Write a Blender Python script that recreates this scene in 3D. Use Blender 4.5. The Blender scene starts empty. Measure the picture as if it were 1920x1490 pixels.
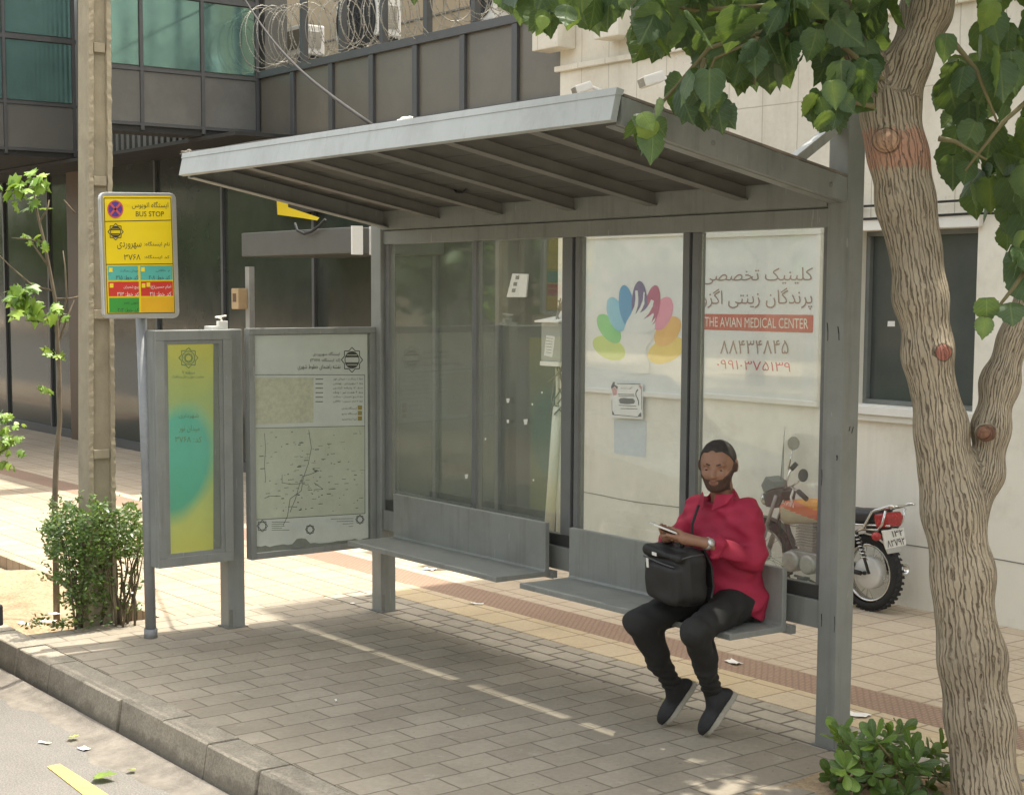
import bpy, bmesh, math, random, re
import numpy as np
from mathutils import Vector, Matrix
from mathutils.geometry import tessellate_polygon, delaunay_2d_cdt

random.seed(7); RNG = np.random.default_rng(11)
SC = bpy.context.scene
COL = SC.collection
rad = math.radians

# ------------------------------------------------------------------ camera
W0, H0 = 1920.0, 1490.0                       # size of the photograph
FPX, CX, CY = 2926.05, 910.38, 828.29         # focal length and principal point (pixels)
YAW, PIT, ROL = rad(36.8821), rad(-5.5264), rad(0.2088)
CAM = np.array([4.14188, -4.89687, 1.869])
_F = np.array([-math.cos(YAW)*math.cos(PIT), math.sin(YAW)*math.cos(PIT), math.sin(PIT)])
_R = np.cross(_F, [0, 0, 1]); _R /= np.linalg.norm(_R)
_U = np.cross(_R, _F)
_R, _U = _R*math.cos(ROL)+_U*math.sin(ROL), _U*math.cos(ROL)-_R*math.sin(ROL)
cd = bpy.data.cameras.new('camera')
cd.sensor_width = 36.0; cd.lens = FPX/W0*36.0
cd.shift_x = (W0/2-CX)/W0; cd.shift_y = (CY-H0/2)/W0
cd.clip_start = 0.05; cd.clip_end = 2000
co = bpy.data.objects.new('camera', cd); COL.objects.link(co)
M = Matrix.Identity(4)
for i in range(3):
    M[i][0], M[i][1], M[i][2], M[i][3] = _R[i], _U[i], -_F[i], CAM[i]
co.matrix_world = M
SC.camera = co

# ------------------------------------------------------------------ light
SUN = Vector((0.03, 0.312, 1.0)).normalized()
wd = bpy.data.worlds.new('World'); SC.world = wd; wd.use_nodes = True
nt = wd.node_tree
bg = nt.nodes['Background']
sky = nt.nodes.new('ShaderNodeTexSky'); sky.sky_type = 'NISHITA'; sky.sun_disc = False
sky.sun_elevation = math.asin(SUN.z); sky.sun_rotation = math.atan2(SUN.x, SUN.y)
sky.dust_density = 3.0; sky.air_density = 1.0; sky.ozone_density = 0.6
hs = nt.nodes.new('ShaderNodeHueSaturation'); hs.inputs['Saturation'].default_value = 0.45
mx = nt.nodes.new('ShaderNodeMix'); mx.data_type = 'RGBA'; mx.blend_type = 'MULTIPLY'; mx.inputs[0].default_value = 1.0
mx.inputs[7].default_value = (1.05, 1.0, 0.90, 1)          # hazy city sky, camera balanced warm
nt.links.new(sky.outputs[0], hs.inputs['Color']); nt.links.new(hs.outputs[0], mx.inputs[6]); nt.links.new(mx.outputs[2], bg.inputs[0]); bg.inputs[1].default_value = 0.15
ld = bpy.data.lights.new('sun', 'SUN'); ld.energy = 2.0; ld.angle = rad(0.55); ld.color = (1.0, 0.94, 0.84)
lo = bpy.data.objects.new('sun', ld); COL.objects.link(lo)
lo.rotation_euler = SUN.to_track_quat('Z', 'Y').to_euler(); lo.location = (0, 0, 20)
SC.view_settings.view_transform = 'Standard'; SC.view_settings.look = 'None'
SC.view_settings.gamma = 1.0; SC.view_settings.use_curve_mapping = False
SC.view_settings.exposure = 1.86
try:
    SC.cycles.max_bounces = 8; SC.cycles.transparent_max_bounces = 16
except Exception: pass

# ------------------------------------------------------------------ helpers
AX = {'x': 0, 'y': 1, 'z': 2}
def at(u, v, ax, val):
    """the point of the plane ax = val that the photograph shows at pixel (u, v)"""
    d = _F + _R*(u-CX)/FPX - _U*(v-CY)/FPX
    return Vector(CAM + d*((val-CAM[AX[ax]])/d[AX[ax]]))
def at_d(u, v, dist):
    return Vector(CAM + (_F + _R*(u-CX)/FPX - _U*(v-CY)/FPX)*dist)
def pix(p):
    d = np.asarray(p, float)-CAM
    k = d@_F
    return CX+FPX*(d@_R)/k, CY-FPX*(d@_U)/k

LOC = {}
def tag(o, label=None, cat=None, group=None, kind=None):
    if label: o['label'] = label
    if cat: o['category'] = cat
    if group: o['group'] = group
    if kind: o['kind'] = kind
    return o
def thing(name, label, cat, loc=(0, 0, 0), group=None):
    o = bpy.data.objects.new(name, None); COL.objects.link(o)
    o.empty_display_size = 0.2
    o.location = loc; LOC[o] = Vector(loc)
    return tag(o, label, cat, group)
def link(name, me, mats, parent=None, smooth=False, loc=None):
    """mesh given in world space; re-based on its thing (or on loc)"""
    o = bpy.data.objects.new(name, me); COL.objects.link(o)
    base = LOC[parent] if parent is not None else Vector(loc or (0, 0, 0))
    if base.length > 0: me.transform(Matrix.Translation(-base))
    LOC[o] = base
    if parent is not None: o.parent = parent
    else: o.location = base
    for m in (mats if isinstance(mats, (list, tuple)) else [mats]): me.materials.append(m)
    if smooth:
        me.polygons.foreach_set('use_smooth', [True]*len(me.polygons))
    me.update()
    return o
def struct(name, mb, mat, **k):
    return tag(mb.build(name, mat, **k), kind='structure')

class MB:
    def __init__(s): s.v = []; s.f = []; s.m = []; s.sm = []; s.mi = 0; s.smooth = False
    def mat(s, i): s.mi = i; return s
    def add(s, vs, fs, smooth=None):
        n = len(s.v); s.v += [tuple(p) for p in vs]
        for f in fs:
            s.f.append(tuple(i+n for i in f)); s.m.append(s.mi); s.sm.append(s.smooth if smooth is None else smooth)
        return s
    def box(s, a, b):
        x0, y0, z0 = [min(p, q) for p, q in zip(a, b)]; x1, y1, z1 = [max(p, q) for p, q in zip(a, b)]
        return s.add([(x0,y0,z0),(x1,y0,z0),(x1,y1,z0),(x0,y1,z0),(x0,y0,z1),(x1,y0,z1),(x1,y1,z1),(x0,y1,z1)],
                     [(0,3,2,1),(4,5,6,7),(0,1,5,4),(1,2,6,5),(2,3,7,6),(3,0,4,7)], False)
    def obox(s, c, ax, ay, az):
        """box with centre c and half-axes ax, ay, az"""
        c, ax, ay, az = map(Vector, (c, ax, ay, az))
        vs = [c+sx*ax+sy*ay+sz*az for sz in (-1, 1) for sx, sy in ((-1,-1),(1,-1),(1,1),(-1,1))]
        return s.add(vs, [(0,3,2,1),(4,5,6,7),(0,1,5,4),(1,2,6,5),(2,3,7,6),(3,0,4,7)], False)
    def bar(s, p, q, w, h, up=(0, 0, 1)):
        p, q = Vector(p), Vector(q); d = (q-p); L = d.length; d.normalize()
        up = Vector(up); sx = d.cross(up)
        if sx.length < 1e-4: sx = d.cross(Vector((1, 0, 0)))
        sx.normalize(); sz = sx.cross(d)
        return s.obox((p+q)/2, d*(L/2), sx*(w/2), sz*(h/2))
    def prism(s, poly, axis, a, b):
        """closed polygon (2-tuples) swept along axis from a to b"""
        def P(t, c):
            return {'x': (c, t[0], t[1]), 'y': (t[0], c, t[1]), 'z': (t[0], t[1], c)}[axis]
        n = len(poly); vs = [P(t, a) for t in poly]+[P(t, b) for t in poly]
        fs = [(i, (i+1) % n, (i+1) % n+n, i+n) for i in range(n)]
        fs += [tuple(range(n))[::-1], tuple(range(n, 2*n))]
        return s.add(vs, fs, False)
    def tube(s, pts, r, n=8, cap=True, smooth=True):
        pts = [Vector(p) for p in pts]; m = len(pts)
        rs = list(r) if hasattr(r, '__len__') else [r]*m
        vs = []; prev = None
        for i, p in enumerate(pts):
            d = (pts[min(i+1, m-1)]-pts[max(i-1, 0)]).normalized()
            if prev is None:
                a = d.cross(Vector((0, 0, 1)))
                if a.length < 1e-3: a = d.cross(Vector((1, 0, 0)))
            else: a = prev-d*prev.dot(d)
            a.normalize(); prev = a; b = d.cross(a)
            for k in range(n):
                t = 2*math.pi*k/n
                vs.append(p+(a*math.cos(t)+b*math.sin(t))*rs[i])
        fs = [(i*n+k, i*n+(k+1) % n, (i+1)*n+(k+1) % n, (i+1)*n+k) for i in range(m-1) for k in range(n)]
        s.add(vs, fs, smooth)
        if cap: s.add(vs[:n], [tuple(range(n))[::-1]], False); s.add(vs[-n:], [tuple(range(n))], False)
        return s
    def lathe(s, prof, c, axis, n=24, smooth=True):
        """profile [(radius, height)] turned about axis through c"""
        c, axis = Vector(c), Vector(axis).normalized()
        a = axis.cross(Vector((0, 0, 1)))
        if a.length < 1e-3: a = Vector((1, 0, 0))
        a.normalize(); b = axis.cross(a); m = len(prof)
        vs = [c+axis*h+(a*math.cos(2*math.pi*k/n)+b*math.sin(2*math.pi*k/n))*r for r, h in prof for k in range(n)]
        fs = [(i*n+k, i*n+(k+1) % n, (i+1)*n+(k+1) % n, (i+1)*n+k) for i in range(m-1) for k in range(n)]
        return s.add(vs, fs, smooth)
    def poly(s, pts):
        tr = tessellate_polygon([[Vector(p) for p in pts]])
        return s.add(pts, [tuple(t) for t in tr], False)
    def build(s, name, mats, parent=None, bevel=0, loc=None, fix=True):
        me = bpy.data.meshes.new(name)
        me.from_pydata(s.v, [], s.f)
        me.polygons.foreach_set('material_index', s.m)
        me.polygons.foreach_set('use_smooth', s.sm)
        if fix or bevel:
            bm = bmesh.new(); bm.from_mesh(me)
            bmesh.ops.remove_doubles(bm, verts=bm.verts, dist=1e-5)
            if fix: bmesh.ops.recalc_face_normals(bm, faces=bm.faces)
            if bevel:
                es = [e for e in bm.edges if len(e.link_faces) == 2 and e.calc_face_angle(0) > 0.6]
                bmesh.ops.bevel(bm, geom=es, offset=bevel, segments=2, profile=0.6, affect='EDGES', clamp_overlap=True)
            bm.to_mesh(me); bm.free()
        return link(name, me, mats, parent, loc=loc)

class Parts:
    """like MB, but every piece begun with new() becomes a part of its own"""
    def __init__(s): s.l = []; s.new()
    def new(s): s.l.append(MB()); return s
    def __getattr__(s, k):
        if k.startswith('__'): raise AttributeError(k)
        return getattr(s.l[-1], k)
    def build(s, name, m, parent=None, **k):
        return [b.build(name, m, parent, **k) for b in s.l if b.v]

# ---- implicit surfaces (smooth organic bodies)
def sd_cap(P, a, b, r0, r1):
    a, b = np.asarray(a, float), np.asarray(b, float); ab = b-a
    t = np.clip(((P-a)@ab)/max(ab@ab, 1e-9), 0, 1)
    return np.linalg.norm(P-a-t[..., None]*ab, axis=-1)-(r0+(r1-r0)*t)
def sd_ell(P, c, r, R=None):
    q = P-np.asarray(c, float)
    if R is not None: q = q@np.asarray(R)
    r = np.asarray(r, float); k0 = np.linalg.norm(q/r, axis=-1); k1 = np.linalg.norm(q/(r*r), axis=-1)
    return k0*(k0-1)/np.maximum(k1, 1e-6)
def sd_box(P, c, h, rr, R=None):
    q = P-np.asarray(c, float)
    if R is not None: q = q@np.asarray(R)
    q = np.abs(q)-(np.asarray(h, float)-rr)
    return np.linalg.norm(np.maximum(q, 0), axis=-1)+np.minimum(q.max(-1), 0)-rr
def smin(a, b, k):
    h = np.clip(0.5+0.5*(b-a)/k, 0, 1)
    return b*(1-h)+a*h-k*h*(1-h)
def surf(fn, lo, hi, h):
    lo, hi = np.asarray(lo, float), np.asarray(hi, float)
    n = np.ceil((hi-lo)/h).astype(int)+1
    g = np.stack(np.meshgrid(*[lo[i]+h*np.arange(n[i]) for i in range(3)], indexing='ij'), -1)
    V = fn(g)
    s = V < 0
    c = [s[i:n[0]-1+i, j:n[1]-1+j, k:n[2]-1+k] for i in (0, 1) for j in (0, 1) for k in (0, 1)]
    cnt = sum(x.astype(int) for x in c); act = (cnt > 0) & (cnt < 8)
    idx = -np.ones(act.shape, int); idx[act] = np.arange(act.sum())
    I = np.argwhere(act)
    acc = np.zeros((len(I), 3)); num = np.zeros(len(I))
    for d in range(3):
        o = [q for q in range(3) if q != d]
        for p in (0, 1):
            for q in (0, 1):
                A = I.copy(); A[:, o[0]] += p; A[:, o[1]] += q
                B = A.copy(); B[:, d] += 1
                va = V[A[:, 0], A[:, 1], A[:, 2]]; vb = V[B[:, 0], B[:, 1], B[:, 2]]
                x = (va < 0) != (vb < 0)
                t = np.where(x, va/np.where(x, va-vb, 1), 0)
                pt = A.astype(float); pt[:, d] += t
                acc += np.where(x[:, None], pt, 0); num += x
    verts = lo+h*acc/np.maximum(num, 1)[:, None]
    quads = []
    for d in range(3):
        o = [(d+1) % 3, (d+2) % 3]
        sl0 = [slice(None)]*3; sl1 = [slice(None)]*3
        sl0[d] = slice(0, -1); sl1[d] = slice(1, None)
        X = s[tuple(sl0)] != s[tuple(sl1)]
        E = np.argwhere(X)
        m = np.all([(E[:, o[k]] > 0) & (E[:, o[k]] < n[o[k]]-1) for k in (0, 1)], axis=0)
        E = E[m]; ins = s[E[:, 0], E[:, 1], E[:, 2]]
        q = []
        for p, r in ((-1, -1), (0, -1), (0, 0), (-1, 0)):
            Q = E.copy(); Q[:, o[0]] += p; Q[:, o[1]] += r
            q.append(idx[Q[:, 0], Q[:, 1], Q[:, 2]])
        q = np.stack(q, 1)
        q[~ins] = q[~ins][:, ::-1]
        quads.append(q)
    quads = np.concatenate(quads)
    quads = quads[(quads >= 0).all(1)]
    return verts, quads
def surf_obj(name, fn, lo, hi, h, mats, parent=None, matfn=None):
    v, q = surf(fn, lo, hi, h)
    me = bpy.data.meshes.new(name); me.from_pydata(v.tolist(), [], q.tolist())
    if matfn is not None:
        c = v[q].mean(1); me.polygons.foreach_set('material_index', matfn(c).astype(int))
    bm = bmesh.new(); bm.from_mesh(me)
    bmesh.ops.recalc_face_normals(bm, faces=bm.faces)
    bmesh.ops.smooth_vert(bm, verts=bm.verts, factor=0.5, use_axis_x=True, use_axis_y=True, use_axis_z=True)
    bm.to_mesh(me); bm.free()
    return link(name, me, mats, parent, smooth=True)

# ---- writing: outlines of the built-in font, filled flat
_AR = {'ا':'FE8D FE8E','آ':'FE81 FE82','ب':'FE8F FE90 FE91 FE92','پ':'FB56 FB57 FB58 FB59','ت':'FE95 FE96 FE97 FE98','ج':'FE9D FE9E FE9F FEA0','چ':'FB7A FB7B FB7C FB7D','ح':'FEA1 FEA2 FEA3 FEA4','خ':'FEA5 FEA6 FEA7 FEA8','د':'FEA9 FEAA','ر':'FEAD FEAE','ز':'FEAF FEB0','س':'FEB1 FEB2 FEB3 FEB4','ش':'FEB5 FEB6 FEB7 FEB8','ص':'FEB9 FEBA FEBB FEBC','ط':'FEC1 FEC2 FEC3 FEC4','ع':'FEC9 FECA FECB FECC','ف':'FED1 FED2 FED3 FED4','ق':'FED5 FED6 FED7 FED8','ک':'FB8E FB8F FB90 FB91','گ':'FB92 FB93 FB94 FB95','ل':'FEDD FEDE FEDF FEE0','م':'FEE1 FEE2 FEE3 FEE4','ن':'FEE5 FEE6 FEE7 FEE8','و':'FEED FEEE','ه':'FEE9 FEEA FEEB FEEC','ی':'FBFC FBFD FBFE FBFF'}
_AR = {k: [chr(int(c, 16)) for c in v.split()] for k, v in _AR.items()}
def fa(s):
    out = []
    for i, ch in enumerate(s):
        if ch not in _AR: out.append({'(': ')', ')': '('}.get(ch, ch)); continue
        f = _AR[ch]
        pj = i > 0 and s[i-1] in _AR and len(_AR[s[i-1]]) == 4
        nj = i+1 < len(s) and s[i+1] in _AR and len(f) == 4
        out.append(f[3] if pj and nj else f[1] if pj else f[2] if nj else f[0])
    return re.sub('[۰-۹0-9]+', lambda m: m.group(0)[::-1], ''.join(out)[::-1])
_TX = {}
def text2d(s, bold=0.0):
    if (s, bold) in _TX: return _TX[(s, bold)]
    c = bpy.data.curves.new('writing', 'FONT'); c.body = s; c.size = 1.0; c.offset = bold
    c.fill_mode = 'NONE'; c.resolution_u = 3
    o = bpy.data.objects.new('writing', c); COL.objects.link(o)
    bpy.context.view_layer.update()
    me = o.evaluated_get(bpy.context.evaluated_depsgraph_get()).to_mesh()
    vs = [(v.co.x, v.co.y) for v in me.vertices]
    es = [tuple(e.vertices) for e in me.edges]
    o.evaluated_get(bpy.context.evaluated_depsgraph_get()).to_mesh_clear()
    bpy.data.objects.remove(o); bpy.data.curves.remove(c)
    V, _, T, *_r = delaunay_2d_cdt([Vector(p) for p in vs], es, [], 0, 1e-5)
    V = np.array([(p.x, p.y) for p in V])
    # follow each closed outline to get its direction
    nxt = {}; adj = {}
    for a, b in es: adj.setdefault(a, []).append(b); adj.setdefault(b, []).append(a)
    seen = set(); seg = []
    for st in range(len(vs)):
        if st in seen or st not in adj: continue
        loop = [st]; seen.add(st); prev = None; cur = st
        nx = st+1 if st+1 in adj[st] else adj[st][0]
        while nx not in seen:
            loop.append(nx); seen.add(nx)
            cand = [q for q in adj[nx] if q not in seen]
            if not cand: break
            nx = cand[0]
        seg += [(loop[i], loop[(i+1) % len(loop)]) for i in range(len(loop))]
    P0 = np.array([vs[a] for a, b in seg]); P1 = np.array([vs[b] for a, b in seg])
    tris = []
    if len(T):
        cen = np.array([V[list(t)].mean(0) for t in T])
        for t, p in zip(T, cen):
            up = (P0[:, 1] <= p[1]) & (P1[:, 1] > p[1]); dn = (P0[:, 1] > p[1]) & (P1[:, 1] <= p[1])
            k = up | dn
            xs = P0[k, 0]+(p[1]-P0[k, 1])*(P1[k, 0]-P0[k, 0])/(P1[k, 1]-P0[k, 1])
            w = ((xs > p[0])*np.where(up[k], 1, -1)).sum()
            if w != 0: tris.append(tuple(t))
    used = sorted({i for t in tris for i in t}); mp = {i: j for j, i in enumerate(used)}
    V = V[used]; tris = [tuple(mp[i] for i in t) for t in tris]
    _TX[(s, bold)] = (V, tris)
    return V, tris
def fit_text(mb, s, bl, br, tl, bold=0.0, n=None):
    """write s so that its bounding box has corners bl, br, tl (3-D)"""
    V, T = text2d(s, bold)
    if not len(V): return
    lo, hi = V.min(0), V.max(0); q = (V-lo)/np.maximum(hi-lo, 1e-6)
    bl, br, tl = Vector(bl), Vector(br), Vector(tl)
    mb.add([bl+(br-bl)*a+(tl-bl)*b for a, b in q], T, False)

# ---- materials
def ramp(nt, fac, stops):
    r = nt.nodes.new('ShaderNodeValToRGB'); cr = r.color_ramp
    while len(cr.elements) < len(stops): cr.elements.new(0.5)
    for e, (p, c) in zip(cr.elements, stops):
        e.position = p; e.color = (*c, 1) if len(c) == 3 else c
    nt.links.new(fac, r.inputs[0]); return r.outputs[0]
def noise(nt, vec, scale, detail=4, rough=0.6, dist=0.0):
    n = nt.nodes.new('ShaderNodeTexNoise'); n.inputs['Scale'].default_value = scale
    n.inputs['Detail'].default_value = detail; n.inputs['Roughness'].default_value = rough
    n.inputs['Distortion'].default_value = dist
    if vec is not None: nt.links.new(vec, n.inputs['Vector'])
    return n.outputs[0]
def coords(nt, scale=(1, 1, 1), rot=(0, 0, 0), loc=(0, 0, 0), kind='Object'):
    t = nt.nodes.new('ShaderNodeTexCoord'); m = nt.nodes.new('ShaderNodeMapping')
    m.inputs['Scale'].default_value = scale; m.inputs['Rotation'].default_value = rot; m.inputs['Location'].default_value = loc
    nt.links.new(t.outputs[kind], m.inputs[0]); return m.outputs[0]
def mixc(nt, fac, a, b, mode='MIX'):
    m = nt.nodes.new('ShaderNodeMix'); m.data_type = 'RGBA'; m.blend_type = mode
    for sock, x in ((m.inputs[0], fac), (m.inputs[6], a), (m.inputs[7], b)):
        if isinstance(x, (int, float)): sock.default_value = x
        elif isinstance(x, tuple): sock.default_value = (*x, 1) if len(x) == 3 else x
        else: nt.links.new(x, sock)
    return m.outputs[2]
def math_(nt, op, a, b=0.0):
    m = nt.nodes.new('ShaderNodeMath'); m.operation = op
    for sock, x in ((m.inputs[0], a), (m.inputs[1], b)):
        if isinstance(x, (int, float)): sock.default_value = x
        else: nt.links.new(x, sock)
    return m.outputs[0]
def bump(nt, h, strength=0.3, dist=0.01):
    b = nt.nodes.new('ShaderNodeBump'); b.inputs['Strength'].default_value = strength; b.inputs['Distance'].default_value = dist
    nt.links.new(h, b.inputs['Height']); return b.outputs[0]
def newmat(name):
    m = bpy.data.materials.new(name); m.use_nodes = True
    return m, m.node_tree, m.node_tree.nodes['Principled BSDF']
def mat(name, c, rough=0.6, metal=0.0, var=0.12, scale=6.0, bmp=0.0, bscale=60.0, stretch=(1, 1, 1), spec=0.5, dirt=None, dscale=3.0, damt=0.5):
    """plain coloured surface with uneven tone, optional grime in blotches and fine relief"""
    m, nt, b = newmat(name)
    v = coords(nt, stretch)
    n = noise(nt, v, scale, 5, 0.65)
    lo_ = tuple(x*(1-var) for x in c); hi_ = tuple(min(1, x*(1+var)) for x in c)
    colr = ramp(nt, n, [(0.3, lo_), (0.7, hi_)])
    if dirt:
        n2 = noise(nt, v, dscale, 8, 0.72)
        colr = mixc(nt, math_(nt, 'MULTIPLY', ramp(nt, n2, [(0.5, (0, 0, 0)), (0.72, (1, 1, 1))]), damt), colr, dirt)
    nt.links.new(colr, b.inputs['Base Color'])
    b.inputs['Roughness'].default_value = rough; b.inputs['Metallic'].default_value = metal
    b.inputs['Specular IOR Level'].default_value = spec
    rr = nt.nodes.new('ShaderNodeMapRange'); rr.inputs[3].default_value = max(0, rough-0.08); rr.inputs[4].default_value = min(1, rough+0.1)
    nt.links.new(n, rr.inputs[0]); nt.links.new(rr.outputs[0], b.inputs['Roughness'])
    if bmp: nt.links.new(bump(nt, noise(nt, v, bscale, 4, 0.7), bmp, 0.004), b.inputs['Normal'])
    return m

def brickmat(name, c1, c2, cm, bw, rh, mortar, rot=0.0, off=0.5, rough=0.85, dirt=(0.1, 0.085, 0.065), damt=0.5, b_=0.35, shift=(0, 0, 0), sub=None, wear=None, grain=0.55):
    m, nt, b = newmat(name)
    v = coords(nt, rot=(0, 0, rot), loc=shift)
    wob = nt.nodes.new('ShaderNodeTexNoise'); wob.inputs['Scale'].default_value = 9.0
    nt.links.new(v, wob.inputs['Vector'])
    va = nt.nodes.new('ShaderNodeVectorMath'); va.operation = 'SCALE'; va.inputs['Scale'].default_value = 0.008
    nt.links.new(wob.outputs['Color'], va.inputs[0])
    vb = nt.nodes.new('ShaderNodeVectorMath'); vb.operation = 'ADD'
    nt.links.new(v, vb.inputs[0]); nt.links.new(va.outputs[0], vb.inputs[1]); vv = vb.outputs[0]
    def br(w, h, mo, o):
        t = nt.nodes.new('ShaderNodeTexBrick'); t.offset = o; t.squash = 1.0
        t.inputs['Color1'].default_value = (*c1, 1); t.inputs['Color2'].default_value = (*c2, 1); t.inputs['Mortar'].default_value = (*cm, 1)
        t.inputs['Scale'].default_value = 1.0; t.inputs['Mortar Size'].default_value = mo; t.inputs['Mortar Smooth'].default_value = 0.3
        t.inputs['Brick Width'].default_value = w; t.inputs['Row Height'].default_value = h
        nt.links.new(vv, t.inputs['Vector']); return t
    t = br(bw, rh, mortar, off); col = t.outputs['Color']; h = t.outputs['Fac']
    if sub:
        t2 = br(bw*sub[0], rh*sub[1], mortar*0.8, 0.0)
        sn = nt.nodes.new('ShaderNodeVectorMath'); sn.operation = 'SNAP'; sn.inputs[1].default_value = (bw*2, rh, 1)
        nt.links.new(vv, sn.inputs[0])
        wn = nt.nodes.new('ShaderNodeTexWhiteNoise'); wn.noise_dimensions = '2D'; nt.links.new(sn.outputs[0], wn.inputs['Vector'])
        k = math_(nt, 'GREATER_THAN', wn.outputs['Value'], sub[2])
        col = mixc(nt, math_(nt, 'MULTIPLY', math_(nt, 'MULTIPLY', k, t2.outputs['Fac']), 0.6), col, cm)
    n1 = noise(nt, v, 1.7, 8, 0.7)
    col = mixc(nt, math_(nt, 'MULTIPLY', ramp(nt, n1, [(0.45, (0, 0, 0)), (0.75, (1, 1, 1))]), damt), col, dirt)
    n2 = noise(nt, v, 40, 5, 0.7)
    n4 = noise(nt, v, 0.55, 5, 0.6)
    col = mixc(nt, 0.5, col, ramp(nt, n4, [(0.3, (0.72,)*3), (0.7, (1.2,)*3)]), 'MULTIPLY')
    col = mixc(nt, grain, col, ramp(nt, n2, [(0.25, (0.72,)*3), (0.75, (1.18,)*3)]), 'MULTIPLY')
    sp5 = noise(nt, v, 31, 2, 0.4)
    col = mixc(nt, math_(nt, 'MULTIPLY', ramp(nt, sp5, [(0.71, (0, 0, 0)), (0.74, (1, 1, 1))]), 0.45), col, dirt)
    if wear:
        n3 = noise(nt, v, 5.5, 6, 0.75)
        col = mixc(nt, math_(nt, 'MULTIPLY', ramp(nt, n3, [(0.6, (0, 0, 0)), (0.68, (1, 1, 1))]), 0.5), col, wear)
    nt.links.new(col, b.inputs['Base Color']); b.inputs['Roughness'].default_value = rough
    hh = math_(nt, 'ADD', math_(nt, 'MULTIPLY', h, -1.0), math_(nt, 'MULTIPLY', n2, 0.25))
    nt.links.new(bump(nt, hh, b_, 0.006), b.inputs['Normal'])
    return m

def shelter_glass(name, dk=1.0):
    m, nt, b = newmat(name)
    nt.nodes.remove(b); out = nt.nodes['Material Output']
    tr = nt.nodes.new('ShaderNodeBsdfTransparent'); tr.inputs[0].default_value = (0.965, 0.975, 0.955, 1)
    gl = nt.nodes.new('ShaderNodeBsdfGlossy'); gl.inputs['Roughness'].default_value = 0.03; gl.inputs[0].default_value = (0.9, 0.95, 0.9, 1)
    df = nt.nodes.new('ShaderNodeBsdfDiffuse'); df.inputs[0].default_value = (0.47, 0.50, 0.44, 1)
    v = coords(nt)
    fr = nt.nodes.new('ShaderNodeFresnel'); fr.inputs[0].default_value = 1.5
    fc = math_(nt, 'MULTIPLY', fr.outputs[0], 0.22)
    m1 = nt.nodes.new('ShaderNodeMixShader'); nt.links.new(fc, m1.inputs[0]); nt.links.new(tr.outputs[0], m1.inputs[1]); nt.links.new(gl.outputs[0], m1.inputs[2])
    d = ramp(nt, noise(nt, v, 2.2, 8, 0.75), [(0.3, (0.05*dk,)*3), (0.8, (0.15*dk,)*3)])
    m2 = nt.nodes.new('ShaderNodeMixShader'); nt.links.new(d, m2.inputs[0]); nt.links.new(m1.outputs[0], m2.inputs[1]); nt.links.new(df.outputs[0], m2.inputs[2])
    nt.links.new(m2.outputs[0], out.inputs[0])
    return m
def dark_glass(name, c, rough=0.04, metal=0.0, spec=0.6, wav=0.02):
    m, nt, b = newmat(name)
    v = coords(nt)
    n = noise(nt, v, 1.3, 6, 0.7)
    nt.links.new(ramp(nt, n, [(0.3, tuple(x*0.8 for x in c)), (0.7, tuple(x*1.25 for x in c))]), b.inputs['Base Color'])
    b.inputs['Metallic'].default_value = metal; b.inputs['Specular IOR Level'].default_value = spec
    nt.links.new(ramp(nt, noise(nt, v, 3.0, 6, 0.7), [(0.3, (rough,)*3), (0.75, (rough+0.1,)*3)]), b.inputs['Roughness'])
    nt.links.new(bump(nt, noise(nt, v, 1.2, 2, 0.5), wav, 0.05), b.inputs['Normal'])
    return m

# ------------------------------------------------------------------ materials of the setting
m_paver = brickmat('paver grey', (0.285, 0.247, 0.187), (0.355, 0.312, 0.24), (0.175, 0.148, 0.11), 0.235, 0.163, 0.006, rot=rad(90), damt=0.35, wear=(0.40, 0.365, 0.30))
m_paver_sq = brickmat('paver grey square', (0.33, 0.295, 0.235), (0.40, 0.36, 0.285), (0.13, 0.11, 0.085), 0.20, 0.125, 0.010, damt=0.35, wear=(0.45, 0.41, 0.34))
m_tile = brickmat('paving tile cream', (0.49, 0.40, 0.285), (0.53, 0.44, 0.325), (0.28, 0.215, 0.15), 0.25, 0.25, 0.007, off=0.0, dirt=(0.36, 0.27, 0.18), damt=0.5, b_=0.2, sub=(0.5, 0.333, 0.72))
m_tile_s = brickmat('paving tile darkened for sun', (0.385, 0.31, 0.215), (0.42, 0.345, 0.25), (0.20, 0.15, 0.10), 0.25, 0.25, 0.008, off=0.0, dirt=(0.27, 0.21, 0.145), damt=0.6, b_=0.3, sub=(0.5, 0.333, 0.6))  # cream tile again, colour darkened to counter the sun on this stretch
m_tile_y = brickmat('paving tile yellow', (0.53, 0.42, 0.255), (0.53, 0.44, 0.31), (0.27, 0.20, 0.13), 0.25, 0.28, 0.007, off=0.0, dirt=(0.38, 0.3, 0.2), damt=0.5, b_=0.2)
m_tact = brickmat('brown ribbed strip', (0.36, 0.24, 0.165), (0.39, 0.265, 0.185), (0.25, 0.165, 0.115), 0.04, 0.022, 0.007, off=0.5, dirt=(0.28, 0.2, 0.14), damt=0.4, b_=0.5)
m_kerb = mat('kerb concrete', (0.285, 0.255, 0.20), 0.9, var=0.2, scale=5, bmp=0.5, bscale=45, dirt=(0.13, 0.115, 0.09), dscale=2.2, damt=0.75)
m_road = mat('asphalt dusty', (0.165, 0.155, 0.138), 0.92, var=0.12, scale=3, bmp=0.5, bscale=160, dirt=(0.17, 0.157, 0.135), dscale=1.4, damt=0.8)
m_mark = mat('road paint yellow', (0.62, 0.46, 0.12), 0.8, var=0.12, scale=14, dirt=(0.3, 0.26, 0.18), dscale=9, damt=0.7)
m_soil = mat('dry soil', (0.33, 0.245, 0.15), 0.95, var=0.25, scale=4, bmp=0.9, bscale=30, dirt=(0.26, 0.17, 0.09), dscale=3, damt=0.7)
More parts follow.
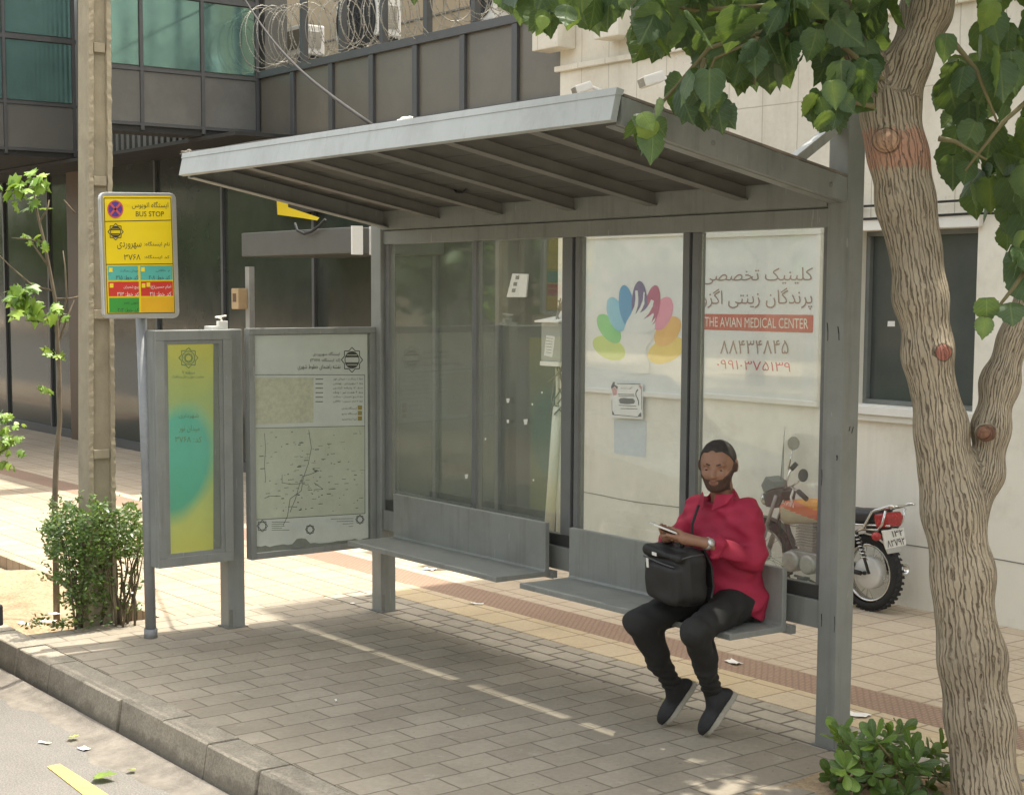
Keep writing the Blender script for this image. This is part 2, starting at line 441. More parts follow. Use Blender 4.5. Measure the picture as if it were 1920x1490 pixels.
m_ground = mat('far ground', (0.25, 0.22, 0.18), 0.95)
m_steel = mat('grey painted steel', (0.235, 0.245, 0.225), 0.42, var=0.10, scale=4, bmp=0.06, bscale=25, dirt=(0.155, 0.155, 0.135), dscale=3.0, damt=0.45)
m_steel_d = mat('grey painted steel dusty', (0.20, 0.20, 0.18), 0.6, var=0.16, scale=3, dirt=(0.12, 0.11, 0.09), dscale=4, damt=0.6)
m_fascia = mat('pale grey fascia paint', (0.40, 0.42, 0.40), 0.4, var=0.07, scale=2.5, dirt=(0.25, 0.25, 0.22), dscale=3.5, damt=0.4)
m_roofsheet = mat('roof sheet weathered', (0.20, 0.175, 0.14), 0.9, var=0.3, scale=6, bmp=0.6, bscale=30)
m_glass = shelter_glass('shelter glass')
m_black = mat('black rubber', (0.018, 0.018, 0.018), 0.75, var=0.3)
m_alu = mat('brushed aluminium', (0.55, 0.55, 0.53), 0.35, 0.8, var=0.06)
m_white = mat('white paint', (0.74, 0.73, 0.68), 0.6, var=0.05, dirt=(0.55, 0.52, 0.43), damt=0.4)
m_paper = mat('paper', (0.72, 0.72, 0.69), 0.8, var=0.04, scale=9)

def streaks(m, c, amt, sc=(9, 9, 0.7), lo=0.52, hi=0.75):
    """vertical rain streaks mixed over a material"""
    nt = m.node_tree; b = nt.nodes['Principled BSDF']; src = b.inputs['Base Color'].links[0].from_socket
    k = ramp(nt, noise(nt, coords(nt, sc), 1.0, 6, 0.7), [(lo, (0, 0, 0)), (hi, (1, 1, 1))])
    nt.links.new(mixc(nt, math_(nt, 'MULTIPLY', k, amt), src, c), b.inputs['Base Color'])
streaks(m_steel, (0.11, 0.105, 0.09), 0.45, (16, 16, 1.2)); streaks(m_fascia, (0.20, 0.19, 0.165), 0.35, (20, 20, 2.5))
def speckle(m, sc, amt):
    nt = m.node_tree; b = nt.nodes['Principled BSDF']; src = b.inputs['Base Color'].links[0].from_socket
    nt.links.new(mixc(nt, amt, src, ramp(nt, noise(nt, coords(nt), sc, 3, 0.7), [(0.35, (0.55,)*3), (0.65, (1.4,)*3)]), 'MULTIPLY'), b.inputs['Base Color'])
speckle(m_road, 130, 0.75); speckle(m_kerb, 90, 0.5); speckle(m_soil, 50, 0.5)
def scratches(m, c, amt):
    nt = m.node_tree; b = nt.nodes['Principled BSDF']; src = b.inputs['Base Color'].links[0].from_socket
    k = ramp(nt, noise(nt, coords(nt, (70, 70, 9)), 1.0, 2, 0.5), [(0.70, (0, 0, 0)), (0.74, (1, 1, 1))])
    nt.links.new(mixc(nt, math_(nt, 'MULTIPLY', k, amt), src, c), b.inputs['Base Color'])
scratches(m_steel, (0.40, 0.40, 0.37), 0.5)

# ------------------------------------------------------------------ setting: ground, road, pavement
RZ = -0.17
struct('ground', MB().poly([(-300, -300, RZ-0.03), (300, -300, RZ-0.03), (300, 300, RZ-0.03), (-300, 300, RZ-0.03)]), m_ground)
mb = MB()
NX, NY = 130, 34
xs = np.linspace(-60, 60, NX); 
struct('road', MB().poly([(-90, -17, RZ), (60, -17, RZ), (60, -2.03, RZ), (-90, -2.03, RZ)]), m_road)
struct('far_pavement', MB().box((-90, -30, RZ-0.02), (60, -17, RZ+0.15)), m_tile)
def mark(pl):
    mb = MB(); mb.poly([tuple(at(u, v, 'z', RZ+0.004)) for u, v in pl]); return mb
tag(mark([(88, 1436), (112, 1431), (152, 1456), (208, 1492), (262, 1530), (238, 1545), (160, 1492)]).build('road_marking', m_mark, fix=False), kind='structure')
# dusty gutter along the kerb
mb = MB(); pts0 = []; 
gx = np.arange(-12, 4.01, 0.06)
wob = np.cumsum(RNG.normal(0, 0.012, len(gx))); wob -= np.linspace(wob[0], wob[-1], len(gx))
for i, x in enumerate(gx):
    w = 0.10+0.5*wob[i]+0.03*math.sin(x*5.0)+0.02*math.sin(x*17)
    w = max(0.06, w); mb.v += [(x, -2.07, RZ+0.035), (x, -2.07-w*0.45, RZ+0.016), (x, -2.07-w*0.8, RZ+0.005), (x, -2.07-w-0.05, RZ+0.0012), (x, -2.07-w-0.09, RZ-0.002)]
    if i:
        n = len(mb.v)
        for q in range(4): mb.f.append((n-10+q, n-9+q, n-4+q, n-5+q)); mb.m.append(0); mb.sm.append(True)
m_dust = mat('gutter dust', (0.19, 0.17, 0.14), 0.95, var=0.3, scale=10, bmp=0.8, bscale=70, dirt=(0.10, 0.088, 0.07), dscale=6, damt=0.7)
tag(mb.build('gutter_dust', m_dust), kind='structure')
# kerb stones with open joints
mb = MB(); x = -2.883-0.432*24
k = 0
while x < 6:
    g = 0.0055; x0, x1 = x+g, x+0.432-g
    jj = 0.006*math.sin(k*2.3); jz = 0.004*math.sin(k*5.1)
    poly = [(-2.060+jj, RZ-0.02), (-2.030+jj, -0.006+jz), (-2.024+jj, jz), (-1.885, jz), (-1.885, RZ-0.02)]
    mb.prism(poly, 'x', x0, x1); x += 0.432; k += 1
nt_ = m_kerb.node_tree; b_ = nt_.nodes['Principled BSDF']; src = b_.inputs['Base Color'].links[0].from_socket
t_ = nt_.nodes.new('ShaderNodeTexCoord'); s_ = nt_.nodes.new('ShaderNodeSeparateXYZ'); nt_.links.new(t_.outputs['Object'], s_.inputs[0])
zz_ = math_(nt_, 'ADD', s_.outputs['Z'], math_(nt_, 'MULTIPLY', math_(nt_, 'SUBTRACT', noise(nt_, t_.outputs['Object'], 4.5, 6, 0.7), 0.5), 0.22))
k_ = ramp(nt_, math_(nt_, 'ADD', zz_, 0.2), [(0.09, (1, 1, 1)), (0.125, (0, 0, 0))])  # dark band low on the kerb: grime plus the face's shade put into colour
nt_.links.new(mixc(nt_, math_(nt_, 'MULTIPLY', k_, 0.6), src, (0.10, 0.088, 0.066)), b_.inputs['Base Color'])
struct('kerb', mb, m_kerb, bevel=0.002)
PX0 = -4.02
struct('platform', MB().box((PX0, -1.884, RZ), (6, -0.03, 0)), m_paver)
struct('platform_back_rows', MB().box((PX0, -0.03, RZ), (6, 0.341, -0.001)), m_paver_sq)
struct('yellow_tile_row', MB().box((PX0, 0.341, RZ), (6, 0.62, 0.002)), m_tile_y)
struct('ribbed_strip', MB().box((-40, 0.62, RZ), (6, 0.90, 0.001)), m_tact)
struct('pavement', MB().box((-40, 0.90, RZ), (12, 2.9, 0.0)), m_tile)
struct('side_pavement', MB().box((-40, -1.10, RZ), (PX0-0.002, 0.62, 0.0)), m_tile_s)
# planting bed left of the platform, lumpy soil
mb = MB(); sx = np.linspace(-16, PX0-0.01, 200); sy = np.linspace(-1.884, -1.105, 22)
H = lambda x, y: -0.045+0.035*math.sin(2.1*x+1.3*math.sin(3*y))+0.025*math.sin(6.3*x+4*y)+0.012*math.sin(19*x-11*y)+0.012*math.sin(13*y+7*x)
mb.v = [(a, b, H(a, b)) for a in sx for b in sy]; nn = len(sy)
mb.f = [(i*nn+j, (i+1)*nn+j, (i+1)*nn+j+1, i*nn+j+1) for i in range(len(sx)-1) for j in range(nn-1)]
mb.m = [0]*len(mb.f); mb.sm = [True]*len(mb.f)
struct('soil_bed', mb, m_soil)
mb = MB(); sx = np.linspace(0.2, 1.5, 30); sy = np.linspace(-1.0, 0.2, 30)
mb.v = [(a, b, 0.012+0.02*math.sin(9*a+2)*math.sin(8*b)) for a in sx for b in sy]
mb.f = [(i*30+j, (i+1)*30+j, (i+1)*30+j+1, i*30+j+1) for i in range(29) for j in range(29)]
mb.m = [0]*len(mb.f); mb.sm = [True]*len(mb.f)
struct('tree_pit', mb, m_soil)

# ------------------------------------------------------------------ white clinic building
GY, WY = 2.72, 2.64
m_plaster = mat('white plaster', (0.77, 0.74, 0.645), 0.8, var=0.04, scale=1.2, bmp=0.1, bscale=30, dirt=(0.50, 0.46, 0.36), dscale=1.8, damt=0.55)
m_stone = brickmat('pale stone cladding', (0.70, 0.66, 0.555), (0.735, 0.695, 0.59), (0.45, 0.41, 0.33), 0.30, 0.77, 0.004, off=0.0, rough=0.75, dirt=(0.52, 0.46, 0.35), damt=0.5, b_=0.04, shift=(0.05, 0.02, 0), grain=0.22)
for n_ in list(m_stone.node_tree.nodes):
    if n_.type == 'MAPPING': n_.inputs['Rotation'].default_value = (rad(-90), 0, 0)
streaks(m_stone, (0.40, 0.34, 0.24), 0.45, (5, 5, 0.45), 0.5, 0.78); streaks(m_plaster, (0.50, 0.46, 0.37), 0.35, (4, 4, 0.5), 0.52, 0.8)
cb = thing('clinic_building', 'white clinic building with pale stone cladding above a plain plaster base', 'building', (-5, WY, 0))
W1, W2, W3, W4 = -2.13, -1.285, 1.19, 2.235       # window opening
mb = MB()
mb.box((-5.0, WY, -0.05), (W1, WY+6, 2.29)); mb.box((W2, WY, -0.05), (9, WY+6, 2.29))
mb.box((W1, WY, -0.05), (W2, WY+6, W3)); mb.box((W1, WY, W4), (W2, WY+6, 2.29)); mb.box((W1, WY+0.25, W3), (W2, WY+6, W4))
mb.build('wall', m_plaster, cb)
MB().box((-5.0, WY+0.006, 2.29), (9, WY+6, 4.15)).build('cladding', m_stone, cb)
MB().box((-3.6, WY+0.006, 4.15), (9, WY+8, 10.25)).build('upper_storey', m_stone, cb)  # unseen storey; setback and height shaped to throw the pavement shadow
mb = MB(); mb.box((-5.03, WY-0.03, 3.49), (9.0, WY+0.0, 3.53))
mb.build('ledge', m_stone, cb, bevel=0.006)
for x0, x1 in ((-5.12, -4.82), (-4.42, -4.16), (-3.1, -2.84), (-1.8, -1.54)):
    MB().box((x0, WY-0.17, 3.64), (x1, WY+0.004, 4.6)).build('pilaster', m_stone, cb, bevel=0.008)
mb = MB(); m_line = mat('dark joint', (0.2, 0.19, 0.16), 0.9)
rnd = random.Random(3)
for z, xa, xb in ((0.37, -1.9, 4), (0.37, -4.9, -2.0)):
    pts = [(xa+(xb-xa)*i/14, WY-0.0008, z+0.006*math.sin(i*1.3)) for i in range(15)]
    for p, q in zip(pts, pts[1:]): mb.bar(p, q, 0.004, 0.006)
mb.build('crack', m_line, cb)
m_win = dark_glass('window glass', (0.070, 0.080, 0.073), 0.08)
mb = MB(); mb.box((W1, WY+0.10, W3), (W2, WY+0.11, W4)); w_ = mb.build('window', m_win, cb)
mb = MB()
for a, b in (((W1, W3), (W2, W3+0.03)), ((W1, W4-0.03), (W2, W4)), ((W1, W3+0.03), (W1+0.03, W4-0.03)), ((W2-0.03, W3+0.03), (W2, W4-0.03)), ((-1.72, W3+0.03), (-1.69, W4-0.03))):
    mb.box((a[0]+0.001, WY+0.065, a[1]+0.001), (b[0]-0.001, WY+0.098, b[1]-0.001))
mb.build('frame', mat('grey window frame', (0.16, 0.17, 0.16), 0.4), w_)
mb = MB(); mb.box((W1-0.04, WY-0.06, 1.135), (W2+0.03, WY-0.001, 1.188)); mb.box((W1-0.02, WY-0.035, 1.095), (W2+0.02, WY-0.001, 1.133))
mb.build('sill', m_white, w_, bevel=0.004)
mb = MB(); mb.box((W1-0.03, WY-0.035, W4+0.002), (W2+0.03, WY-0.001, W4+0.075)); mb.build('lintel', m_white, w_, bevel=0.004)

# ------------------------------------------------------------------ dark office building
ob = thing('office_building', 'dark office building with grey panels, teal windows and glass ground floor', 'building', (-9.7, GY, 0))
m_panel = mat('grey brown cladding panel', (0.135, 0.122, 0.098), 0.38, var=0.14, scale=1.1, dirt=(0.19, 0.172, 0.14), dscale=1.0, damt=0.6)
m_panel_g = mat('grey cladding panel', (0.125, 0.124, 0.112), 0.35, var=0.08, scale=1.0, dirt=(0.20, 0.195, 0.18), dscale=1.0, damt=0.5)
m_mull = mat('dark mullion', (0.075, 0.077, 0.078), 0.45, var=0.1)
m_dglass = dark_glass('dark facade glass', (0.038, 0.044, 0.038), 0.05, spec=0.45)
m_teal = dark_glass('teal glass', (0.25, 0.44, 0.41), 0.06, metal=0.8, wav=0.015)
m_tan = mat('tan render', (0.40, 0.315, 0.20), 0.85, var=0.06, scale=1.0, dirt=(0.32, 0.25, 0.16), dscale=1.0, damt=0.5)
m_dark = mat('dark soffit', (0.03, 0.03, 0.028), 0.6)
MB().box((-26, GY+0.02, 0.03), (-5.002, GY+0.04, 3.33)).build('glass_front', m_dglass, ob)
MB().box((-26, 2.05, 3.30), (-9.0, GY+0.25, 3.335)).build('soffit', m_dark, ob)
MB().box((-26, GY+0.05, 3.336), (-9.72, GY+0.3, 5.6)).build('rear_wall', m_panel_g, ob)
mb = MB(); mb.box((-26, GY-0.02, 0.0), (-5.002, GY+0.019, 0.10))
for x in list(np.arange(-25, -9, 1.6))+[-8.75, -7.6, -6.75, -5.87]:
    mb.box((x, GY-0.012, 0.10), (x+0.045, GY+0.018, 3.33))
mb.build('glass_front_frame', m_mull, ob)
MB().box((-14.6, GY-0.06, 0.0), (-13.95, GY-0.021, 3.33)).build('column', mat('brown column', (0.10, 0.062, 0.035), 0.5), ob)
BX = -9.70; BF = 0.98; Z0, Z1 = 3.36, 3.92
MB().box((BX+0.002, GY-0.02, 3.335), (-5.003, GY+0.3, 3.965)).build('panel_band', m_panel, ob)
mbx = [552, 624, 700, 782, 871, 969]
mb = MB()
for u in mbx:
    x = at(u, 180, 'y', GY-0.02).x; mb.box((x-0.035, GY-0.05, 3.33), (x+0.035, GY-0.021, 3.93))
mb.box((BX+0.003, GY-0.06, 3.93), (-5.003, GY-0.021, 4.0)); mb.box((BX+0.003, GY-0.055, 3.30), (-5.003, GY+0.0, 3.332))
mb.build('band_mullion', m_mull, ob, bevel=0.003)
mb = MB()
for x in np.arange(-9.2, -5.1, 0.085): mb.box((x, GY-0.045, 3.12), (x+0.02, GY-0.022, 3.29))
mb.build('grille', m_mull, ob)
def bay(x, ya, yb, cuts, top, dp):
    """a storey block whose visible face looks along +x"""
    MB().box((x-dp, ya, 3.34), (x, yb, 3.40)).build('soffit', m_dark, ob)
    MB().box((x-dp, ya+0.002, 3.402), (x-0.004, yb-0.002, top)).build('bay', m_panel_g, ob)
    for a, b in zip(cuts, cuts[1:]):
        MB().box((x-0.003, a+0.02, 3.432), (x+0.012, b-0.02, 3.90)).build('panel', m_panel_g, ob)
        MB().box((x-0.003, a+0.025, 3.955), (x+0.008, b-0.025, 4.60)).build('window', m_teal, ob)
        MB().box((x-0.003, a+0.025, 4.68), (x+0.008, b-0.025, 5.3)).build('window', m_teal, ob)
    mb = MB()
    for c in cuts: mb.box((x+0.0005, c-0.017, 3.36), (x+0.025, c+0.017, top-0.01))
    for z, h in ((3.40, 0.03), (3.905, 0.03), (4.61, 0.05)): mb.box((x-0.001, ya+0.001, z), (x+0.022, yb-0.001, z+h))
    mb.build('bay_mullion', m_mull, ob)
bay(BX, BF, GY-0.03, [BF+0.03, 1.44, 2.07, GY-0.06], 6.0, 0.30)
bay(-13.0, -1.2, 2.16, [-1.17, -0.3, 0.55, 1.33, 2.13], 5.6, 4.0)
mb = MB()
for x in np.arange(-12.96, -10.2, 0.14): mb.box((x, 2.175, 3.36), (x+0.07, 2.205, 5.6))
mb.box((-12.99, 2.206, 3.36), (BX-0.31, 2.26, 5.6)); mb.build('ribbed_panel', m_panel_g, ob)
tb = thing('tan_block', 'tan rendered block standing back behind the razor wire fence', 'building', (-8, 5.4, 0))
mb = MB(); mb.box((-15, 5.4, 3), (-1.0, 7, 6.6)); mb.build('wall', m_tan, tb)
mb = MB(); mb.box((-15, 5.385, 4.94), (-1.0, 5.398, 4.96)); mb.build('joint', m_line, tb)
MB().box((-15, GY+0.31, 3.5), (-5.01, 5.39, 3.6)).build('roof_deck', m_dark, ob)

# ------------------------------------------------------------------ bus shelter
sh = thing('bus_shelter', 'grey steel bus shelter with sloping flat roof, glass back and two benches', 'bus shelter', (-1.7, 0, 0))
def post(x0, y0, z1, w=0.101, z0=0.0):
    mb = MB(); mb.box((x0, y0, z0), (x0+w, y0+w, z1)); o = mb.build('post', m_steel, sh, bevel=0.006)
    mb = MB(); mb.obox((x0+w+0.002, y0+0.012, 0.055), (0.003, 0, 0), (0, 0.011, 0), (0, 0, 0.05)); mb.box((x0-0.012, y0-0.012, 0.0), (x0+w+0.012, y0+w+0.012, 0.006))
    mb.build('foot_plate', m_steel_d, o)
    return o
LX = -3.392
post(-0.1, 0.0, 2.62); post(LX-0.1, 0.0, 2.50); p3 = post(-3.5276-0.092, -0.922, 1.655)
# roof
mb = MB()
RFL = -3.386
poly_f = [(-1.250, 2.461), (-1.2277, 2.555), (-1.20, 2.549), (-1.222, 2.455)]
mb.prism(poly_f, 'x', RFL, -0.002)
fr_ = mb.build('roof', m_fascia, sh, bevel=0.002)
mb = MB(); mb.prism([(-1.2325, 2.548), (-1.2262, 2.575), (-1.19, 2.568), (-1.196, 2.5495)], 'x', RFL-0.004, 0.002)
mb.build('drip_edge', m_fascia, fr_, bevel=0.0015)
def sloped(y0, y1, zt_off, zb_off):   # strip of the roof between y0 and y1, measured from the top plane
    T = lambda y: 2.325+(2.555-2.325)*(0-y)/1.2277
    return [(y0, T(y0)+zb_off), (y1, T(y1)+zb_off), (y1, T(y1)+zt_off), (y0, T(y0)+zt_off)]
mb = MB(); mb.prism(sloped(-1.199, 0.0, -0.004, -0.102), 'x', -0.03, -0.001); mb.prism(sloped(-1.199, 0.0, -0.0985, -0.105), 'x', -0.085, -0.031)
mb.build('side_fascia', m_steel, fr_, bevel=0.002)
mb = MB(); mb.prism(sloped(-1.199, 0.0, -0.004, -0.102), 'x', RFL, RFL+0.03); mb.prism(sloped(-1.199, 0.0, -0.0985, -0.105), 'x', RFL+0.031, RFL+0.085)
mb.build('side_fascia', m_steel, fr_, bevel=0.002)
mb = MB(); mb.prism(sloped(-0.0005, 0.055, -0.004, -0.112), 'x', RFL, -0.104); mb.build('rear_fascia', m_steel, fr_)
MB().prism(sloped(-1.187, 0.055, 0.008, -0.002), 'x', RFL+0.002, -0.002).build('roof_sheet', m_roofsheet, fr_)
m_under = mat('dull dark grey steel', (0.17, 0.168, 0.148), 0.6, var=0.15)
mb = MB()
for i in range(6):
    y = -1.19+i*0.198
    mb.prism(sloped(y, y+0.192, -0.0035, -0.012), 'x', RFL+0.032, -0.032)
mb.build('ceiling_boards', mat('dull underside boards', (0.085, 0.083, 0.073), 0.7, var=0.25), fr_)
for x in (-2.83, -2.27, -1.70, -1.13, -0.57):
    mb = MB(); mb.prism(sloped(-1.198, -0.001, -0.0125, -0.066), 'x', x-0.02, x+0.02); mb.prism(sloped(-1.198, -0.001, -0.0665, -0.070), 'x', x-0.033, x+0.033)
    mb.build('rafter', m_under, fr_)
# tie struts from the post heads down to the roof
for x in (-0.05, LX-0.05):
    mb = MB(); mb.bar((x, -0.26, 2.375), (x, 0.004, 2.535), 0.045, 0.04); mb.build('strut', m_fascia, sh, bevel=0.003)
# rails, beam, glazing
mb = MB(); mb.box((LX+0.001, 0.02, 2.13), (-0.101, 0.07, 2.205)); mb.build('top_rail', m_steel, sh, bevel=0.003)
mb = MB(); mb.box((LX+0.001, 0.015, 0.487), (-0.101, 0.085, 0.603)); mb.build('beam', m_steel, sh, bevel=0.004)
mb = MB(); mb.box((LX+0.001, 0.03, 0.604), (-0.101, 0.07, 0.662)); mb.build('glazing_rail', mat('black glazing rail', (0.05, 0.05, 0.047), 0.5), sh, bevel=0.003)
m_mul2 = mat('grey glazing bar', (0.15, 0.155, 0.15), 0.45, var=0.1)
bars = [(-3.385, 0.035), (-2.545, 0.034), (-1.80, 0.075), (-1.70, 0.03), (-0.955, 0.04), (-0.895, 0.04), (-0.14, 0.03)]
for x, w in bars:
    mb = MB(); mb.box((x, 0.028, 0.663), (x+w, 0.072, 2.129)); mb.build('mullion', m_mul2, sh, bevel=0.002)
for a, b in ((-3.349, -2.546), (-2.510, -1.801), (-1.669, -0.956), (-0.854, -0.141)):
    MB().box((a, 0.046, 0.663), (b, 0.054, 2.129)).build('glass_panel', m_glass, sh)
mb = MB(); mb.box((-1.724, 0.046, 0.663), (-1.701, 0.054, 2.129)); mb.build('gap_seal', m_black, sh)
mb = MB(); mb.box((-0.914, 0.046, 0.663), (-0.896, 0.054, 2.129)); mb.build('gap_seal', m_black, sh)
# wires dangling under the roof
mb = MB(); mb.tube([at(845, 350, 'y', -0.3)+Vector(q) for q in ((0, 0, 0.05), (0.01, 0, 0.0), (0.05, 0, -0.03), (0.10, 0, -0.035), (0.15, 0, -0.01), (0.17, 0, 0.03))], 0.005, 6)
mb.build('wire', m_black, sh)
# benches: folded sheet seat with an upstand
for x0, x1 in ((-3.138, -1.779), (-1.597, -0.219)):
    mb = MB(); mb.prism([(-0.387, 0.467), (-0.387, 0.493), (-0.088, 0.488), (-0.0825, 0.50), (-0.0825, 0.731), (-0.056, 0.731), (-0.056, 0.462)], 'x', x0, x1)
    bn = mb.build('bench', m_steel, sh, bevel=0.004)
    mb = MB()
    for x in (x0+0.12, x1-0.14):
        mb.prism([(-0.0555, 0.475), (-0.0555, 0.60), (0.0145, 0.60), (0.0145, 0.475)], 'x', x, x+0.04)
    mb.box((x0+0.01, -0.0555, 0.455), (x1+0.025, -0.025, 0.490))
    mb.build('bracket', m_steel_d, bn)

# map panel on the left wing
MXF = -3.45
def yz(u, v, off=0.0): 
    p = at(u, v, 'x', MXF); return Vector((MXF+off, p.y, p.z))
mb = MB()
mb.box((MXF-0.045, -0.821, 0.385), (MXF-0.012, -0.001, 1.66))
mp = mb.build('map_panel', m_steel, sh, bevel=0.003)
def frame_x(mb, x0, x1, ya, yb, za, zb, w):
    mb.box((x0, ya, za), (x1, yb, za+w)); mb.box((x0, ya, zb-w), (x1, yb, zb))
    mb.box((x0, ya, za+w+0.0005), (x1, ya+w, zb-w-0.0005)); mb.box((x0, yb-w, za+w+0.0005), (x1, yb, zb-w-0.0005))
mb = MB(); frame_x(mb, MXF-0.0115, MXF+0.012, -0.821, -0.001, 0.385, 1.66, 0.035); mb.build('frame', m_steel, mp, bevel=0.002)
def sheet(name, pts, mat_, parent, off=0.0):
    return MB().poly([tuple(p) for p in pts]).build(name, mat_, parent, fix=False)
m_map = mat('map sheet', (0.70, 0.715, 0.70), 0.45, var=0.06, scale=3, spec=0.5)
m_mapg = mat('map ground tint', (0.60, 0.61, 0.51), 0.5, var=0.05, scale=10)
m_mapb = mat('city plan tint', (0.62, 0.60, 0.48), 0.5, var=0.13, scale=40)
m_ink = mat('black ink', (0.03, 0.03, 0.03), 0.6)
m_inkg = mat('grey ink', (0.16, 0.165, 0.15), 0.6)
m_red = mat('red print', (0.55, 0.06, 0.05), 0.5, var=0.05)
m_yel = mat('yellow print', (0.80, 0.62, 0.03), 0.4, var=0.04, scale=2)
jag = [(474+(692-474)*i/26, 1026-(16)*i/26+RNG.uniform(-2.2, 2.2)-(8 if i in (10, 11, 12) else 0)) for i in range(27)]
sheet('poster', [yz(470, 629, -0.0085), yz(690, 626, -0.0085)]+[yz(u, v, -0.0085) for u, v in jag[::-1]], m_map, mp)
def qx(name, pts, m, par, off, f=None):
    return MB().poly([tuple((f or yz)(u, v, off)) for u, v in pts]).build(name, m, par, fix=False)
qx('map_ground', [(477, 803), (684.5, 798.5), (685, 962), (477.5, 974)], m_mapg, mp, -0.0075)
qx('city_plan', [(479, 708), (589, 708), (589, 792), (479, 796)], m_mapb, mp, -0.0075)
def lines(mb, segs, w, f, off):
    for (a, b) in segs:
        p, q = f(*a, off), f(*b, off); mb.bar(p, q, w, 0.0004, up=(1, 0, 0))
mb = MB()
lines(mb, [((475, 702.5), (685, 702.8)), ((475.5, 803), (685, 798.5)), ((477, 974.5), (685.5, 962.5)), ((475, 702.5), (477, 974.5)), ((685, 702.8), (685.5, 962.5))], 0.0035, yz, -0.0066)
rl = random.Random(5)
route = [((580, 806), (585, 840), (579, 870), (570, 895), (566, 920), (545, 935), (540, 968), (532, 985)), ((530, 890), (530, 905), (548, 908), (566, 906), (568, 893), (583, 889), (600, 882)), ((497, 934), (507, 930), (527, 930)), ((565, 900), (555, 935), (545, 960)), ((590, 905), (607, 917), (590, 918)), ((497, 812), (499, 840), (497, 870), (499, 900), (498, 905))]
for r_ in route: lines(mb, list(zip(r_, r_[1:])), 0.003, yz, -0.0066)
for _ in range(150):
    k = rl.random()
    u, v = (rl.uniform(482, 680), rl.uniform(808, 960)) if k < 0.55 else (rl.gauss(570, 30), rl.gauss(895, 28))
    if not (480 < u < 680 and 806 < v < 962): continue
    L = rl.choice((2, 3, 5, 8))
    lines(mb, [((u, v), (u+L, v-0.06*L))], rl.choice((0.002, 0.003, 0.005)), yz, -0.0066)
mb.build('map_lines', m_inkg, mp)
def wr(mb, s, box, f, off, bold=0.0, ltr=False):
    if isinstance(mb, Parts): mb.new()
    u0, v0, u1, v1 = box
    fit_text(mb, s if ltr else fa(s), f(u0, v1, off), f(u1, v1, off), f(u0, v0, off), bold)
def emblem(mb, cu, cv, ru, rv, f, off, th, solid=True):
    """eight pointed star outline of two squares round a striped disc"""
    if isinstance(mb, Parts): mb.new()
    P = lambda a, k: f(cu+ru*k*math.cos(a), cv+rv*k*math.sin(a), off)
    pts = []
    for i in range(16):
        a = math.pi/8*i; pts.append(P(a, 1.0 if i % 2 == 0 else 0.77))
    for p, q in zip(pts, pts[1:]+pts[:1]): mb.bar(p, q, th, 0.0004, up=(f(cu, cv, 1)-f(cu, cv, 0)))
    n = 28
    if solid:
        for ya, yb in ((-0.62, -0.42), (-0.36, -0.20), (0.2, 0.36), (0.42, 0.62)):
            xa = math.sqrt(max(0, 0.66**2-ya*ya)); xb = math.sqrt(max(0, 0.66**2-yb*yb))
            mb.poly([f(cu-ru*xa, cv+rv*ya, off), f(cu+ru*xa, cv+rv*ya, off), f(cu+ru*xb, cv+rv*yb, off), f(cu-ru*xb, cv+rv*yb, off)])
    c = [P(2*math.pi*i/n, 0.66) for i in range(n)]
    for p, q in zip(c, c[1:]+c[:1]): mb.bar(p, q, th, 0.0004, up=(f(cu, cv, 1)-f(cu, cv, 0)))
mb = Parts()
s3 = lambda x, y: (400+x/5.3333, 580+y/5.3333)
for t, (a, b, c, d) in (('ایستگاه سهروردی', (1000, 425, 1270, 470)), ('(کد ایستگاه: ۳۷۶۸)', (975, 487, 1275, 530)), ('نقشه راهنمای خطوط شهری', (850, 550, 1278, 605))):
    (u0, v0), (u1, v1) = s3(a, b), s3(c, d); wr(mb, t, (u0, v0, u1, v1), yz, -0.0066, 0.012)
rows = ['خط ۱ رسالت - میدان نور', 'خط ۲ سهروردی - بهشتی', 'خط ۳ پایانه آزادی', 'خط ۴ هفت تیر - ونک', 'خط ۵ پیچ شمیران - رسالت', 'خط ۶ امام حسین - خاقانی']
for i, t in enumerate(rows):
    y = 682+i*45; (u0, v0), (u1, v1) = s3(1205, y), s3(1505, y+28); wr(mb, t, (u0, v0, u1, v1), yz, -0.0066, 0.008)
    mb.new(); lines(mb, [(s3(1028, y+16), s3(1103, y+16))], 0.004, yz, -0.0066)
for i, t in enumerate(('ایستگاه بعدی', 'ایستگاه مترو', 'شما اینجا هستید')):
    y = 975+i*54; (u0, v0), (u1, v1) = s3(1290, y), s3(1440, y+28); wr(mb, t, (u0, v0, u1, v1), yz, -0.0066, 0.008)
emblem(mb, *s3(1393, 505), 20, 23.5, yz, -0.0066, 0.005)
s4 = lambda x, y: (400+x/5.3333, 940+y/5.3333)
for x, y, r in ((495, 245, 10), (973, 280, 8.5), (1472, 180, 8)): emblem(mb, *s4(x, y), r, r*1.1, yz, -0.0066, 0.0035, False)
mb.new()
for i in range(5):
    lines(mb, [(s4(590, 205+i*20), s4(690+rl.random()*100, 205+i*20))], 0.002, yz, -0.0066)
mb.new()
for i in range(4): lines(mb, [(s4(1180+60*(3-i), 250-i*25), s4(1405, 245-i*25))], 0.002, yz, -0.0066)
(u0, v0), (u1, v1) = s4(905, 335), s4(1040, 352)
mb.build('lettering', m_ink, mp)
mb = Parts()
for i in range(3):
    mb.new(); u, v = s3(1472, 982+i*54); mb.poly([yz(u-4, v-4, -0.0066), yz(u+4, v-4, -0.0066), yz(u+4, v+4, -0.0066), yz(u-4, v+4, -0.0066)])
mb.build('legend_mark', mat('ochre print', (0.35, 0.25, 0.04), 0.5), mp)
m_clear = shelter_glass('poster glass', 0.5)
